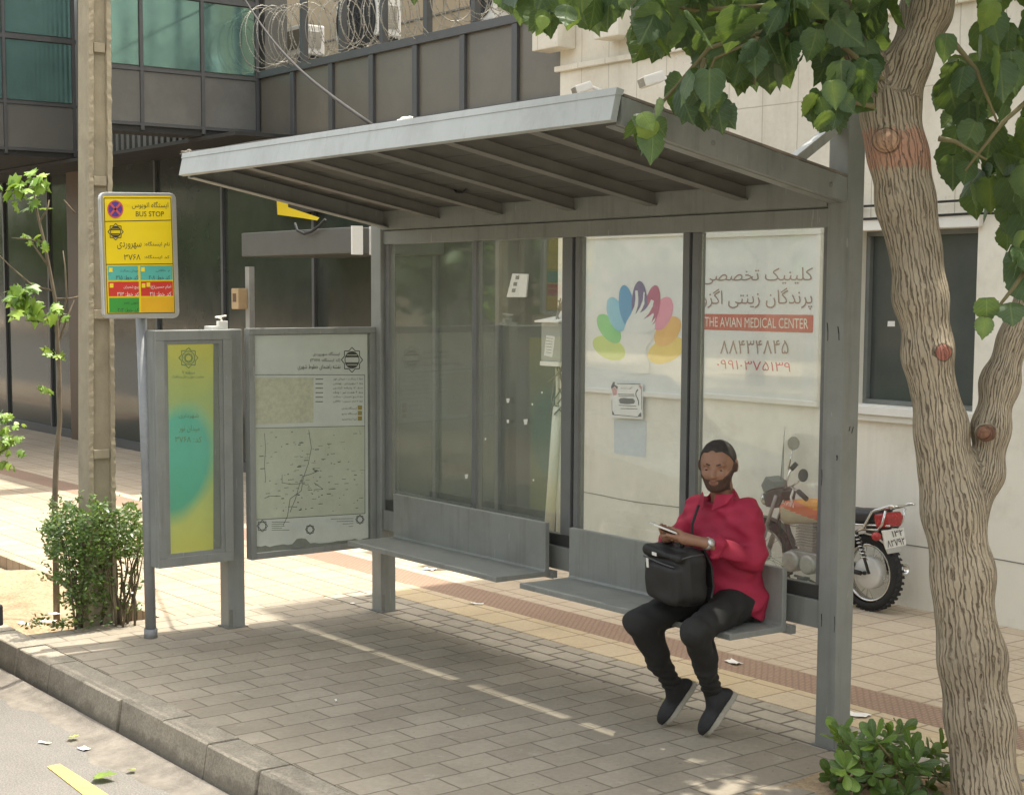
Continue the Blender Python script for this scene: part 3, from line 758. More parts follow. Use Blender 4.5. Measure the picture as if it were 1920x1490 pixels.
MB().box((MXF-0.0035, -0.785, 0.421), (MXF+0.0005, -0.037, 1.624)).build('cover', m_clear, mp)
mb = MB(); mb.box((-3.62, -0.998, 1.60), (-3.535, -0.925, 1.672)); mb.box((-3.56, -0.955, 1.657), (-3.53, -0.90, 1.70)); mb.tube([(-3.545, -0.93, 1.70), (-3.545, -0.935, 1.715), (-3.545, -0.97, 1.72), (-3.55, -0.90, 1.728)], 0.006, 6)
mb.build('latch', m_white, sh, bevel=0.002)

# narrow advertising case beside it
AXF = -3.44
ya = lambda u, v, off=0.0: Vector((AXF+off, at(u, v, 'x', AXF).y, at(u, v, 'x', AXF).z))
y0_, y1_ = -1.372, -0.925
MB().box((AXF-0.13, y0_, 0.393), (AXF-0.02, y1_, 1.655)).build('advert_case', m_steel, sh, bevel=0.004)
ac = [o for o in sh.children if o.name.startswith('advert_case')][0]
mb = MB(); frame_x(mb, AXF-0.0195, AXF+0.0, y0_+0.002, y1_-0.002, 0.395, 1.653, 0.05); frame_x(mb, AXF-0.0195, AXF-0.008, y0_+0.0525, y1_-0.0525, 0.4455, 1.6025, 0.022); mb.build('frame', m_steel, ac, bevel=0.002)
m_pg, nt_, b_ = newmat('poster print yellow green')
v_ = coords(nt_, kind='Object')
sp = nt_.nodes.new('ShaderNodeSeparateXYZ'); nt_.links.new(v_, sp.inputs[0])
c_ = ramp(nt_, math_(nt_, 'ADD', math_(nt_, 'MULTIPLY', sp.outputs['Z'], 0.5), math_(nt_, 'MULTIPLY', noise(nt_, v_, 3, 3), 0.12)), [(0.3, (0.66, 0.64, 0.14)), (0.45, (0.58, 0.66, 0.22)), (0.70, (0.48, 0.58, 0.21)), (0.86, (0.74, 0.67, 0.10))])
nt_.links.new(c_, b_.inputs['Base Color']); b_.inputs['Roughness'].default_value = 0.35
pc = [(313, 641), (402, 641), (402, 1042), (315, 1051)]
qx('poster', pc, m_pg, ac, -0.012, ya)
sy_ = nt_.nodes.new('ShaderNodeMath')
ctr = ya(336, 868); ea, eb = abs(ya(418, 868).y-ctr.y), abs(ya(336, 738).z-ctr.z)
dy_ = math_(nt_, 'DIVIDE', math_(nt_, 'SUBTRACT', sp.outputs['Y'], ctr.y), ea)
dz_ = math_(nt_, 'DIVIDE', math_(nt_, 'SUBTRACT', sp.outputs['Z'], ctr.z), eb)
dy_ = math_(nt_, 'SUBTRACT', dy_, math_(nt_, 'MULTIPLY', dz_, 0.22))
rr_ = math_(nt_, 'SQRT', math_(nt_, 'ADD', math_(nt_, 'MULTIPLY', dy_, dy_), math_(nt_, 'MULTIPLY', dz_, dz_)))
rr_ = math_(nt_, 'ADD', rr_, math_(nt_, 'MULTIPLY', noise(nt_, v_, 4, 3), 0.12))
k_ = ramp(nt_, rr_, [(0.72, (1, 1, 1)), (1.0, (0, 0, 0))])
teal_ = ramp(nt_, sp.outputs['Z'], [(0.65, (0.10, 0.46, 0.30)), (1.15, (0.14, 0.55, 0.42))])
nt_.links.new(mixc(nt_, k_, c_, teal_), b_.inputs['Base Color'])
mb = Parts(); emblem(mb, 355, 671, 18, 19, ya, -0.0105, 0.004, False); emblem(mb, 355, 671, 9, 9.5, ya, -0.0105, 0.003, False)
wr(mb, 'منطقه ۷', (343, 695, 367, 701), ya, -0.0105, 0.01); wr(mb, 'معاونت حمل و نقل و ترافیک', (324, 703, 384, 710), ya, -0.0105, 0.012)
wr(mb, 'شهرداری', (337, 775, 374, 785), ya, -0.0105); wr(mb, 'میدان نور', (337, 797, 376, 811), ya, -0.0105); wr(mb, 'کد: ۳۷۶۸', (330, 818, 380, 829), ya, -0.0105)
mb.build('lettering', mat('faded green ink', (0.16, 0.26, 0.13), 0.6), ac)
MB().box((AXF-0.0075, y0_+0.0755, 0.4685), (AXF-0.0045, y1_-0.0755, 1.5795)).build('cover', m_clear, ac)

# ------------------------------------------------------------------ bus stop sign
SX = -3.568
bs = thing('bus_stop_sign', 'yellow bus stop sign in a rounded aluminium frame on a round grey pole', 'sign', (SX, -1.369, 0))
mb = MB(); mb.tube([(SX, -1.366, 0), (SX-0.003, -1.372, 0.9), (SX-0.012, -1.385, 1.74)], 0.029, 16)
mb.tube([(SX, -1.366, 0), (SX, -1.366, 0.05)], 0.036, 16)
mb.build('pole', mat('galvanised pole', (0.225, 0.235, 0.235), 0.5, 0.0, var=0.15, scale=7, dirt=(0.36, 0.36, 0.35), dscale=8, damt=0.5), bs)
sg = lambda u, v, off=0.0: Vector((SX+0.045+off, at(u, v, 'x', SX+0.045).y, at(u, v, 'x', SX+0.045).z))
def rrect(c, r, n=5):
    """rounded polygon from four pixel corners"""
    out = []
    for i in range(4):
        p, a, b = Vector(c[i]), Vector(c[i-1]), Vector(c[(i+1) % 4])
        da, db = (a-p).normalized()*r, (b-p).normalized()*r
        for k in range(n+1):
            t = k/n; out.append(p+da*(1-t)**2+db*t**2)
    return out
co_ = [(187, 360), (330, 362), (337, 596), (195, 598)]
def plate(mb, pts, f, a, b):
    n = len(pts); V = [f(u, v, a) for u, v in pts]+[f(u, v, b) for u, v in pts]
    mb.add(V, [(i, (i+1) % n, (i+1) % n+n, i+n) for i in range(n)]+[tuple(range(n))[::-1], tuple(range(n, 2*n))], False)
mb = MB(); plate(mb, rrect(co_, 13), sg, -0.03, 0.0); pn = mb.build('panel', m_alu, bs, bevel=0.004)
s5 = lambda x, y: (150+x/4.9667, 330+y/4.9667)
def q5(name, pts, m, off): return qx(name, [s5(*p) for p in pts], m, pn, off, sg)
m_ylw = mat('yellow sign face', (0.80, 0.60, 0.012), 0.35, var=0.04, scale=2, dirt=(0.66, 0.53, 0.06), dscale=2, damt=0.4)
q5('yellow_face', [(212, 188), (850, 186), (888, 1275), (245, 1285)], m_ylw, 0.0012)
mb = Parts(); fs = lambda x, y, off=0.0: sg(*s5(x, y), off)
UPX = (1, 0, 0)
def ln5(a, b, w): mb.bar(fs(*a, 0.0024), fs(*b, 0.0024), w, 0.0004, up=UPX)
for a, b in (((222, 206), (843, 206)), ((843, 206), (880, 1272)), ((880, 1272), (255, 1280)), ((255, 1280), (222, 206)), ((232, 424), (850, 412)), ((240, 824), (862, 818))): ln5(a, b, 0.004)
def w5(t, box, bold=0.012, ltr=False):
    (u0, v0), (u1, v1) = s5(*box[:2]), s5(*box[2:]); wr(mb, t, (u0, v0, u1, v1), sg, 0.0024, bold, ltr)
w5('ایستگاه اتوبوس', (482, 238, 820, 308), 0.03); w5('BUS STOP', (518, 330, 780, 378), 0.022, True)
w5('نام ایستگاه:', (598, 610, 832, 668), 0.024); w5('کد ایستگاه:', (598, 735, 832, 775), 0.024); w5('سهروردی', (345, 615, 570, 682), 0.004); w5('۳۷۶۸', (408, 730, 562, 782), 0.008)
emblem(mb, *s5(330, 520), 14.5, 15.5, sg, 0.0024, 0.004)
for t, b in (('میدان رسالت', (372, 868, 540, 898)), ('کد خط: ۳۱۵', (335, 925, 540, 965)), ('م. خاقانی', (705, 868, 835, 898)), ('کد خط: ۲۰۸', (640, 925, 836, 965)), ('جنوبی عصر', (405, 1170, 545, 1198)), ('کد خط: ۲۰۲', (350, 1228, 545, 1266))): w5(t, b, 0.012)
mb.build('lettering', m_ink, pn)
for n_, pts, c in (('teal_field', [(255, 840), (537, 836), (545, 968), (262, 972)], (0.10, 0.42, 0.35)), ('teal_field', [(558, 836), (858, 833), (862, 966), (563, 968)], (0.10, 0.42, 0.35)),
                   ('red_field', [(262, 985), (546, 983), (550, 1118), (266, 1120)], (0.58, 0.045, 0.03)), ('red_field', [(565, 983), (862, 980), (866, 1116), (568, 1118)], (0.58, 0.045, 0.03)),
                   ('green_field', [(270, 1135), (550, 1132), (552, 1268), (272, 1272)], (0.05, 0.30, 0.045)), ('amber_field', [(568, 1132), (868, 1130), (874, 1266), (570, 1268)], (0.72, 0.40, 0.015))):
    q5(n_, pts, mat(n_+' print', c, 0.35, var=0.05), 0.0018)
mb = Parts()
for t, b in (('پیچ شمیران', (405, 1018, 545, 1055)), ('کد خط: ۳۱۳', (345, 1080, 548, 1118)), ('امام حسین(ع)', (655, 1015, 846, 1055)), ('کد خط: ۲۱۱', (650, 1078, 848, 1118))): w5(t, b, 0.012)
mb.build('white_lettering', m_white, pn)
mb = Parts()
for x, y in ((285, 875), (585, 870), (292, 1020), (590, 1020), (635, 1012)):
    mb.new(); mb.poly([fs(x-17, y-20, 0.0024), fs(x+17, y-20, 0.0024), fs(x+17, y+20, 0.0024), fs(x-17, y+20, 0.0024)])
mb.build('route_badge', m_yel, pn)
mb = MB(); ring = lambda r0, r1, off: [mb.add([fs(327+75*r0*math.cos(a), 310+84*r0*math.sin(a), off), fs(327+75*r1*math.cos(a), 310+84*r1*math.sin(a), off), fs(327+75*r1*math.cos(b), 310+84*r1*math.sin(b), off), fs(327+75*r0*math.cos(b), 310+84*r0*math.sin(b), off)], [(0, 1, 2, 3)], False) for a, b in ((2*math.pi*i/32, 2*math.pi*(i+1)/32) for i in range(32))]
mb.mat(0); ring(0.0, 0.86, 0.0024); mb.mat(1); ring(0.84, 1.0, 0.0028)
for sgn in (-1, 1): mb.bar(fs(327-52, 310-58*sgn, 0.0028), fs(327+52, 310+58*sgn, 0.0028), 0.011, 0.0004, up=UPX)
mb.build('no_stopping_roundel', [mat('blue print', (0.10, 0.055, 0.27), 0.4), mat('roundel red', (0.55, 0.10, 0.10), 0.4)], pn)

# ------------------------------------------------------------------ clinic signs on the white wall
wl = lambda u, v, off=0.0: Vector((at(u, v, 'y', WY).x, WY-off, at(u, v, 'y', WY).z))
m_sgn = mat('white sign sheet', (0.70, 0.72, 0.70), 0.45, var=0.03, scale=1.5)
def board(name, label, c):
    t = thing(name, label, 'sign', tuple(wl(*c[0])))
    xs_ = [wl(*p).x for p in c]; zs_ = [wl(*p).z for p in c]
    x0, x1, z0, z1 = min(xs_), max(xs_), min(zs_), max(zs_)
    MB().box((x0, WY-0.012, z0), (x1, WY-0.001, z1)).build('sheet', m_sgn, t)
    mb = MB()
    for a, b in (((x0-0.03, z0-0.035), (x1+0.03, z0)), ((x0-0.03, z1), (x1+0.03, z1+0.035)), ((x0-0.03, z0+0.0005), (x0, z1-0.0005)), ((x1, z0+0.0005), (x1+0.03, z1-0.0005))):
        mb.box((a[0], WY-0.028, a[1]), (b[0], WY-0.0008, b[1]))
    mb.build('frame', m_white, t, bevel=0.004)
    return t
lg = board('clinic_sign', 'white sign with a white bird on a fan of coloured petals', [(1100, 449), (1290, 740)])
mb = MB()
s6 = lambda x, y: (1100+x/7.45, 510+y/7.45)
PT = [((330, 1060), 245, 150, 28, (0.50, 0.62, 0.18)), ((1130, 1090), 275, 165, -25, (0.74, 0.56, 0.13)), ((330, 790), 235, 125, 55, (0.20, 0.55, 0.20)), ((1150, 830), 240, 150, -52, (0.74, 0.44, 0.13)), ((430, 590), 250, 115, 72, (0.25, 0.52, 0.66)), ((1080, 580), 245, 130, -70, (0.70, 0.27, 0.37)), ((580, 480), 300, 105, 82, (0.10, 0.30, 0.52)), ((935, 480), 300, 105, -80, (0.42, 0.10, 0.19)), ((760, 470), 345, 110, 90, (0.15, 0.11, 0.24))]
for i, (c, a, b, deg, colr) in enumerate(PT):
    mb = MB(); t = rad(deg)
    mb.poly([wl(*s6(c[0]+a*math.cos(q)*math.cos(t)-b*math.sin(q)*math.sin(t), c[1]+a*math.cos(q)*math.sin(t)+b*math.sin(q)*math.cos(t)), 0.0126+0.0003*i) for q in (2*math.pi*k/36 for k in range(36))])
    mb.build('petal', mat('petal print', colr, 0.5, var=0.06, scale=4), lg, fix=False)
bird = [(575, 1420), (590, 1060), (545, 1000), (535, 930), (560, 850), (550, 780), (580, 690), (640, 590), (690, 480), (705, 370), (700, 260), (735, 258), (745, 380), (738, 470), (712, 560), (700, 590), (720, 570), (770, 490), (805, 400), (818, 280), (835, 280), (828, 380), (830, 440), (800, 510), (765, 570), (830, 535), (890, 460), (925, 380), (945, 400), (962, 395), (945, 480), (890, 580), (815, 660), (890, 620), (955, 570), (960, 600), (925, 710), (985, 630), (975, 680), (930, 740), (990, 700), (975, 760), (985, 770), (935, 825), (850, 850), (960, 885), (940, 940), (895, 1000), (855, 1050), (860, 1170), (900, 1280), (905, 1420)]
MB().poly([wl(*s6(*p), 0.0156) for p in bird]).build('bird', m_sgn, lg, fix=False)
cs = board('clinic_sign', 'white sign with Persian writing, phone numbers and a red English title bar', [(1320, 447), (1530, 752)])
mb = Parts()
m_wr = mat('grey red print', (0.30, 0.20, 0.17), 0.6)
s7 = lambda x, y: (1050+x/2.98, 380+y/2.98)
def w7(mb, t, box, bold, ltr=False):
    (u0, v0), (u1, v1) = s7(*box[:2]), s7(*box[2:]); wr(mb, t, (u0, v0, u1, v1), wl, 0.0145, bold, ltr)
w7(mb, 'کلینیک تخصصی', (805, 368, 1422, 458), 0.012); w7(mb, 'پرندگان زینتی اِگزو'.replace('ِ', ''), (800, 482, 1418, 598), 0.012)
mb.build('title', m_wr, cs)
mb = MB(); mb.poly([wl(*p, 0.0135) for p in rrect([s7(800, 621), s7(1424, 627), s7(1421, 727), s7(800, 708)], 3)]); mb.build('red_bar', mat('red bar print', (0.50, 0.10, 0.065), 0.5), cs, fix=False)
mb = MB()
(u0, v0), (u1, v1), (u2, v2) = s7(818, 692), s7(1395, 705), s7(818, 638)
fit_text(mb, 'THE AVIAN MEDICAL CENTER', wl(u0, v0, 0.0145), wl(u1, v1, 0.0145), wl(u2, v2, 0.0145), 0.03); mb.build('english_title', mat('cream print', (0.75, 0.70, 0.62), 0.5), cs)
mb = MB(); w7(mb, '۸۸۴۳۴۸۴۵', (903, 770, 1285, 845), 0.0); mb.build('phone_number', m_wr, cs)
mb = MB(); mb.poly([wl(*s7(*p), 0.0135) for p in ((880, 855), (1328, 872), (1326, 976), (878, 955))]); mb.build('patch', m_paper, cs, fix=False)
mb = MB(); (u0, v0), (u1, v1), (u2, v2) = s7(885, 925), s7(1297, 945), s7(885, 875)
fit_text(mb, '۰۹۹۱۰۳۷۵۱۳۹', wl(u0, v0, 0.0148), wl(u1, v1, 0.0148), wl(u2, v2, 0.0148), 0.008); mb.build('mobile_number', mat('crimson print', (0.52, 0.05, 0.09), 0.5), cs)
# notices pasted under the bird sign
nb = thing('notice', 'white printed notice with ornamental border pasted under the bird sign', 'notice', tuple(wl(1152, 750)))
plate_pts = lambda mb, pts, a, b: plate(mb, pts, wl, a, b)
mb = MB(); plate_pts(mb, [(1152, 715), (1211, 720), (1211, 785), (1151, 782)], 0.030, 0.0312); mb.build('sheet', m_paper, nb)
n7 = lambda x, y: (1130+x/8.28, 700+y/8.28)
mb = MB(); wn_ = lambda u, v, off=0.0: wl(*n7(u, v), off)
for a, b in (((270, 155), (640, 165)), ((650, 200), (655, 560)), ((195, 400), (195, 570)), ((240, 640), (370, 650)), ((370, 650), (600, 672)), ((290, 320), (540, 325)), ((300, 350), (550, 352)), ((300, 490), (570, 505)), ((330, 540), (590, 548))): mb.bar(wn_(*a, 0.0318), wn_(*b, 0.0318), 0.005, 0.0004, up=(0, 1, 0))
mb.poly([wn_(x, y, 0.0318) for x, y in ((300, 405), (330, 380), (380, 375), (450, 385), (520, 385), (555, 420), (540, 465), (430, 475), (320, 462))])
mb.poly([wn_(x, y, 0.0318) for x, y in ((195, 565), (215, 590), (240, 645), (200, 640))]); mb.poly([wn_(x, y, 0.0318) for x, y in ((650, 600), (655, 670), (590, 670), (620, 620))])
mb.poly([wn_(x, y, 0.0318) for x, y in ((215, 130), (243, 132), (235, 170), (285, 200), (280, 250), (240, 200), (185, 240), (180, 200))])
cur = [(600, 245), (570, 285), (565, 330), (590, 380), (610, 430), (608, 490)]
for a, b in zip(cur, cur[1:]): mb.bar(wn_(*a, 0.0318), wn_(*b, 0.0318), 0.010, 0.0004, up=(0, 1, 0))
fit_text(mb, fa('آگهی ترحیم'), wn_(335, 245, 0.0318), wn_(515, 250, 0.0318), wn_(335, 200, 0.0318), 0.0)
mb.build('print', mat('faded black print', (0.09, 0.085, 0.08), 0.7), nb)
mb = Parts()
for pl in (((190, 240), (235, 205), (275, 255), (270, 330), (215, 340)), ((605, 180), (650, 180), (655, 260), (625, 225))): mb.new(); mb.poly([wn_(x, y, 0.0318) for x, y in pl])
mb.build('ornament', mat('faded rose print', (0.55, 0.30, 0.28), 0.7), nb)
mb = MB(); plate(mb, [(1151.5, 786), (1213, 787), (1211, 857), (1180, 854), (1152, 849)], wl, 0.0012, 0.0024)
tag(mb.build('blank_sheet', mat('pale blue paper', (0.55, 0.60, 0.62), 0.8, var=0.04), loc=tuple(wl(1152, 820))), 'blank pale blue sheet pasted directly below the bordered notice', 'notice')

# ------------------------------------------------------------------ wall fittings
for i, (u, v, sz, lab) in enumerate(((1222, 150, 1.0, 'white floodlight on a bracket high on the stone wall, the larger and more visible one'), (1092, 166, 0.85, 'white floodlight just above the shelter roof edge, near the building corner'))):
    p = at(u, v, 'y', WY-0.22); t = thing('floodlight', lab, 'floodlight', tuple(p))
    s_ = 0.085*sz
    d1 = Vector((-0.45, -0.85, -0.32)).normalized(); sx_ = Vector((0.85, -0.45, 0)).normalized(); up_ = sx_.cross(d1).normalized()
    mb = MB(); mb.obox(p, d1*s_*0.85, sx_*s_, up_*s_*0.42); mb.build('housing', m_white, t, bevel=0.012)
    mb = MB(); mb.obox(p+d1*s_*0.87, d1*0.004, sx_*s_*0.85, up_*s_*0.32); mb.build('lens', dark_glass('lamp lens', (0.25, 0.24, 0.2), 0.2), t)
    q = Vector((p.x+0.13, WY-0.005, p.z-0.06))
    mb = MB(); mb.tube([p-d1*s_*0.7, p-d1*s_*1.2+Vector((0.02, 0, -0.03)), q], 0.014, 8); mb.lathe([(0.0, 0), (0.045, 0), (0.045, 0.02), (0.0, 0.02)], q+Vector((0, 0.004, 0)), (0, -1, 0), 16, False)
    mb.build('bracket', m_white, t)
# meter box, its notice, conduits and wires at the building corner
mt = thing('meter_box', 'light grey electric meter box with a torn paper label at the building corner', 'meter box', (-4.95, 2.5, 1.3))
my = 2.50
g4 = lambda x, y, yy=my: at(980+x/6.775, 560+y/6.775, 'y', yy)
a, b = g4(238, 300), g4(470, 800)
MB().box((a.x, my, b.z), (b.x, 2.63, a.z)).build('case', mat('meter box grey', (0.36, 0.37, 0.33), 0.5, dirt=(0.26, 0.25, 0.2)), mt, bevel=0.004)
mb = MB(); mb.prism([(my-0.05, a.z+0.002), (2.64, a.z+0.03), (2.64, a.z+0.042), (my-0.05, a.z+0.014)], 'x', a.x-0.02, b.x+0.03); mb.box((a.x+0.01, my-0.02, b.z-0.035), (b.x+0.01, 2.62, b.z-0.002)); mb.build('cover_plate', m_white, mt)
mb = MB(); mb.poly([g4(x, y, my-0.002) for x, y in ((300, 462), (410, 478), (398, 600), (375, 742), (270, 720), (285, 590))]); pl_ = mb.build('label_paper', m_paper, mt, fix=False)
mb = MB()
for i in range(6): mb.bar(g4(300, 500+i*36, my-0.0028), g4(385-5*i, 508+i*36, my-0.0028), 0.004, 0.0003, up=(0, 1, 0))
mb.build('print', m_inkg, pl_)
m_pvc = mat('cream conduit', (0.62, 0.60, 0.48), 0.5, var=0.06)
for pts, r, lab in ((((1046, 762), (1038, 880), (1029, 1003)), 0.040, 'thick cream drain pipe leaning against the foot of the corner wall'), (((1057, 792), (1053, 900), (1049, 1006)), 0.016, 'thin cream conduit standing to the right of the thick pipe'), (((1045, 690), (1046, 730), (1044, 768)), 0.016, 'short white conduit running down from the meter box')):
    mb = MB(); mb.tube([at(u, v, 'y', 2.57) for u, v in pts], r, 14)
    tag(mb.build('pipe', m_pvc, loc=tuple(at(*pts[-1], 'y', 2.57))), lab, 'pipe')
mb = MB(); rw = random.Random(9)
for k in range(5):
    P_ = [at(1052+rw.uniform(-9, 9)-i*rw.uniform(-1, 2), 565+i*26+rw.uniform(-8, 8), 'y', 2.56+rw.uniform(-0.04, 0.04)) for i in range(9)]
    mb.tube(P_, 0.006, 5)
mb.tube([at(1028, 715, 'y', 2.5), at(1042, 705, 'y', 2.5), at(1052, 690, 'y', 2.5), at(1058, 670, 'y', 2.5)], 0.005, 5)
tag(mb.build('wire_bundle', mat('old wire', (0.16, 0.145, 0.11), 0.7), loc=(-4.85, 2.56, 1.5)), 'tangled brown wires hanging at the building corner above the pipes', 'wires')
# horizontal service cables on the white wall
for zz, y_, lab in ((2.385, 2.585, 'upper dark cable strung along the white wall above the window'), (2.31, 2.60, 'lower dark cable strung along the white wall above the window')):
    pts = [(x, y_, zz+0.012*math.sin(x*1.1)+0.01*(x % 1.3)) for x in np.linspace(-4.95, 6, 40)]
    mb = MB(); mb.tube(pts, 0.008, 6)
    for x in (-4.0, -2.15, 0.2): mb.box((x, y_-0.012, zz-0.01), (x+0.03, WY-0.0005, zz+0.022))
    tag(mb.build('cable', m_black, loc=(-4.9, y_, zz)), lab, 'cable')
# cable from the upper left to the shelter roof
mb = MB(); A_, B_ = at(452, -12, 'y', 2.4), at(700, 236, 'y', -1.0)
mb.tube([A_.lerp(B_, t)+Vector((0, 0, -0.12*math.sin(math.pi*t))) for t in np.linspace(0, 1, 20)], 0.009, 6)
pr = [(342, 289), (400, 282), (470, 270), (560, 258), (640, 246), (700, 237), (740, 233), (780, 229)]
mb.tube([at(u, v-2, 'y', -1.215)+Vector((0, 0.02, 0)) for u, v in pr], 0.010, 6)
tag(mb.build('cable', mat('grey brown cable', (0.035, 0.031, 0.027), 0.85), loc=tuple(B_)), 'slack grey cable running from the office building down onto the shelter roof', 'cable')
# rag on the roof edge
def lump(name, label, cat, c, r, m, squash=(1, 1, 0.5), seed=0, group=None):
    rr = np.random.default_rng(seed); bm = bmesh.new(); bmesh.ops.create_icosphere(bm, subdivisions=3, radius=1.0)
    for v in bm.verts:
        k = 1+0.35*math.sin(v.co.x*4+seed)*math.sin(v.co.y*5+2*seed)+0.25*math.sin(v.co.z*7+v.co.x*3)
        v.co = Vector((v.co.x*squash[0]*k, v.co.y*squash[1]*k, v.co.z*squash[2]*k))*r+Vector(c)
    me = bpy.data.meshes.new(name); bm.to_mesh(me); bm.free()
    return tag(link(name, me, m, None, smooth=True, loc=c), label, cat, group)
lump('rag', 'crumpled white rag lying on the front edge of the shelter roof', 'rag', at(760, 229, 'y', -1.19), 0.036, m_white, (1.25, 0.8, 0.5), 2)
lump('rag', 'small crumpled grey rag at the front corner of the shelter roof', 'rag', at(352, 286, 'y', -1.19), 0.03, m_roofsheet, (1.6, 0.8, 0.4), 5)

# ------------------------------------------------------------------ terrace: razor wire fence, air conditioners
m_wire = mat('razor wire steel', (0.30, 0.285, 0.24), 0.5, 0.3, var=0.2)
fx = [at(u, 180, 'y', GY-0.02).x for u in mbx]
for i, x in enumerate(fx):
    mb = MB(); mb.box((x-0.028, GY+0.06, 3.966), (x+0.028, GY+0.12, 5.3))
    tag(mb.build('fence_post', m_mull, loc=(x, GY+0.09, 3.966)), 'one of the dark steel posts standing on the brown panel band behind the razor wire', 'post', 'dark posts carrying the razor wire')
def coil(mb, x0, x1, yc, zc, r, turns, rj, seed):
    rr = random.Random(seed); pts = []; n = int(turns*22); ph = rr.random()*6
    for i in range(n+1):
        t = i/n; a = 2*math.pi*turns*t+ph
        k = r*(1+rj*math.sin(a*0.37+seed)+0.06*math.sin(a*0.11))
        pts.append(Vector((x0+(x1-x0)*t+0.06*math.sin(a*0.53+seed), yc+k*0.8*math.cos(a), zc+k*math.sin(a)+0.03*math.sin(6*t))))
    mb.tube(pts, 0.0036, 4, smooth=False)
    for i in range(1, n, 1):
        p = pts[i]; d = (pts[min(i+1, n)]-pts[i-1]).normalized(); s_ = d.cross(Vector((rr.gauss(0, 1), rr.gauss(0, 1), rr.gauss(0, 1)))).normalized()
        a_, b_2 = p+d*0.022, p-d*0.022
        mb.add([p-d*0.017+s_*0.011, p+d*0.017+s_*0.011, p+d*0.017-s_*0.011, p-d*0.017-s_*0.011, p], [(0, 4, 3), (1, 2, 4)], False)
for n_, a in enumerate(((-9.85, -8.55, GY-0.04, 4.28, 0.28, 13, 0.10, 1, 'thick bundle of razor wire coils at the left end beside the teal windows'), (-8.6, -6.6, GY+0.02, 4.25, 0.24, 22, 0.12, 2, 'razor wire coils stretched in front of the large air conditioner'), (-6.5, -5.1, GY+0.02, 4.28, 0.25, 15, 0.16, 3, 'loose razor wire coils at the right end near the tree leaves'))):
    mb = MB(); coil(mb, *a[:8]); tag(mb.build('razor_wire', m_wire, loc=(a[0], a[2], a[3]), fix=False), a[8], 'razor wire')
m_acg = mat('dark grille', (0.05, 0.05, 0.048), 0.6)
def ac(u0, v0, u1, v1, us, y, lab, fan):
    p, q = at(u0, v1, 'y', y), at(us, v0, 'y', y)
    w = q.x-p.x; AD = 0.27; t = thing('air_conditioner', lab, 'air conditioner', (p.x, y, p.z))
    z1 = q.z; MB().box((p.x, y, p.z), (q.x, y+AD, z1)).build('case', m_white, t, bevel=0.015)
    if fan:
        c = Vector((p.x+w*0.5, y-0.004, p.z+(z1-p.z)*0.54)); r = w*0.47
        mb = MB(); mb.lathe([(0, 0.0), (r, 0.0), (r, 0.006)], c, (0, -1, 0), 32, False); g = mb.build('fan_grille', m_acg, t)
        mb = MB()
        for k in range(1, 7):
            rr = r*k/6.3; mb.tube([c+Vector((rr*math.cos(a), -0.014, rr*math.sin(a))) for a in np.linspace(0, 2*math.pi, 28)], 0.004, 4, cap=False)
        for k in range(10): mb.bar(c+Vector((0, -0.016, 0)), c+Vector((r*math.cos(k*0.628), -0.012, r*math.sin(k*0.628))), 0.005, 0.005)
        mb.build('guard', m_mull, g)
    else:
        mb = MB(); mb.box((p.x+0.05, y-0.008, p.z+0.06), (q.x-0.04, y-0.001, z1-0.05)); mb.build('coil_grille', mat('dusty fins', (0.16, 0.145, 0.11), 0.7, var=0.2, stretch=(40, 1, 1)), t)
    mb = MB()
    for i in range(9): mb.box((q.x+0.001, y+0.05, p.z+0.07+i*(z1-p.z-0.14)/9), (q.x+0.006, y+AD-0.05, p.z+0.07+i*(z1-p.z-0.14)/9+0.018))
    mb.build('side_louvre', m_alu, t)
    mb = Parts()
    for x in (p.x+0.06, q.x-0.1): mb.new(); mb.box((x, y-0.0, p.z-0.09), (x+0.05, y+AD, p.z-0.001)); mb.box((x+0.01, y+0.1, 3.601), (x+0.04, y+0.13, p.z-0.0905))
    mb.build('stand', m_mull, t)
ac(498, 44, 566, 117, 566, 3.35, 'smaller white air conditioner with a dusty front grille behind the razor wire', False)
ac(630, -8, 708, 84, 708, 3.35, 'large white air conditioner with a round black fan behind the razor wire', True)
ac(882, -40, 925, 45, 925, 3.35, 'pale air conditioner half hidden by coils and posts near the tree leaves', True)

# ------------------------------------------------------------------ entrance things behind the map panel
ey = 1.75
e_ = lambda u, v, y=ey: at(330+u/4.571, 360+v/4.571, 'y', y)
cn = thing('entrance_canopy', 'dark grey boxy canopy with a white end plate over the office entrance', 'canopy', tuple(e_(1500, 520)))
a, b = e_(560, 395), e_(1500, 525)
MB().box((a.x, ey, b.z), (b.x, GY-0.06, e_(1490, 300).z)).build('canopy_box', mat('canopy grey', (0.085, 0.085, 0.075), 0.5), cn, bevel=0.01)
mb = MB(); c0 = b.x+0.001
mb.box((c0, ey+0.0, b.z-0.01), (c0+0.02, ey+0.10, e_(1490, 290).z)); mb.box((c0, ey+0.17, b.z-0.01), (c0+0.02, ey+0.25, e_(1490, 290).z)); mb.build('end_plate', m_white, cn)
mb = MB(); mb.tube([e_(1020, 270, ey-0.02), e_(1040, 330, ey-0.03), e_(1100, 358, ey-0.04), e_(1160, 340, ey-0.04), e_(1230, 290, ey-0.03), e_(1280, 235, ey-0.02)], 0.012, 6); mb.build('cable_loop', m_black, cn)
yb = thing('reflection_board', 'yellow board standing in for a reflected sign above the office entrance canopy', 'sign', tuple(e_(860, 190, GY-0.1)))  # added board: a yellow reflection built as a solid shape
mb = MB(); mb.poly([e_(x, y, GY-0.075) for x, y in ((862, 60), (960, 60), (960, 130), (1230, 220), (1210, 245), (1090, 225), (870, 195))]); mb.build('face', m_ylw, yb, fix=False)
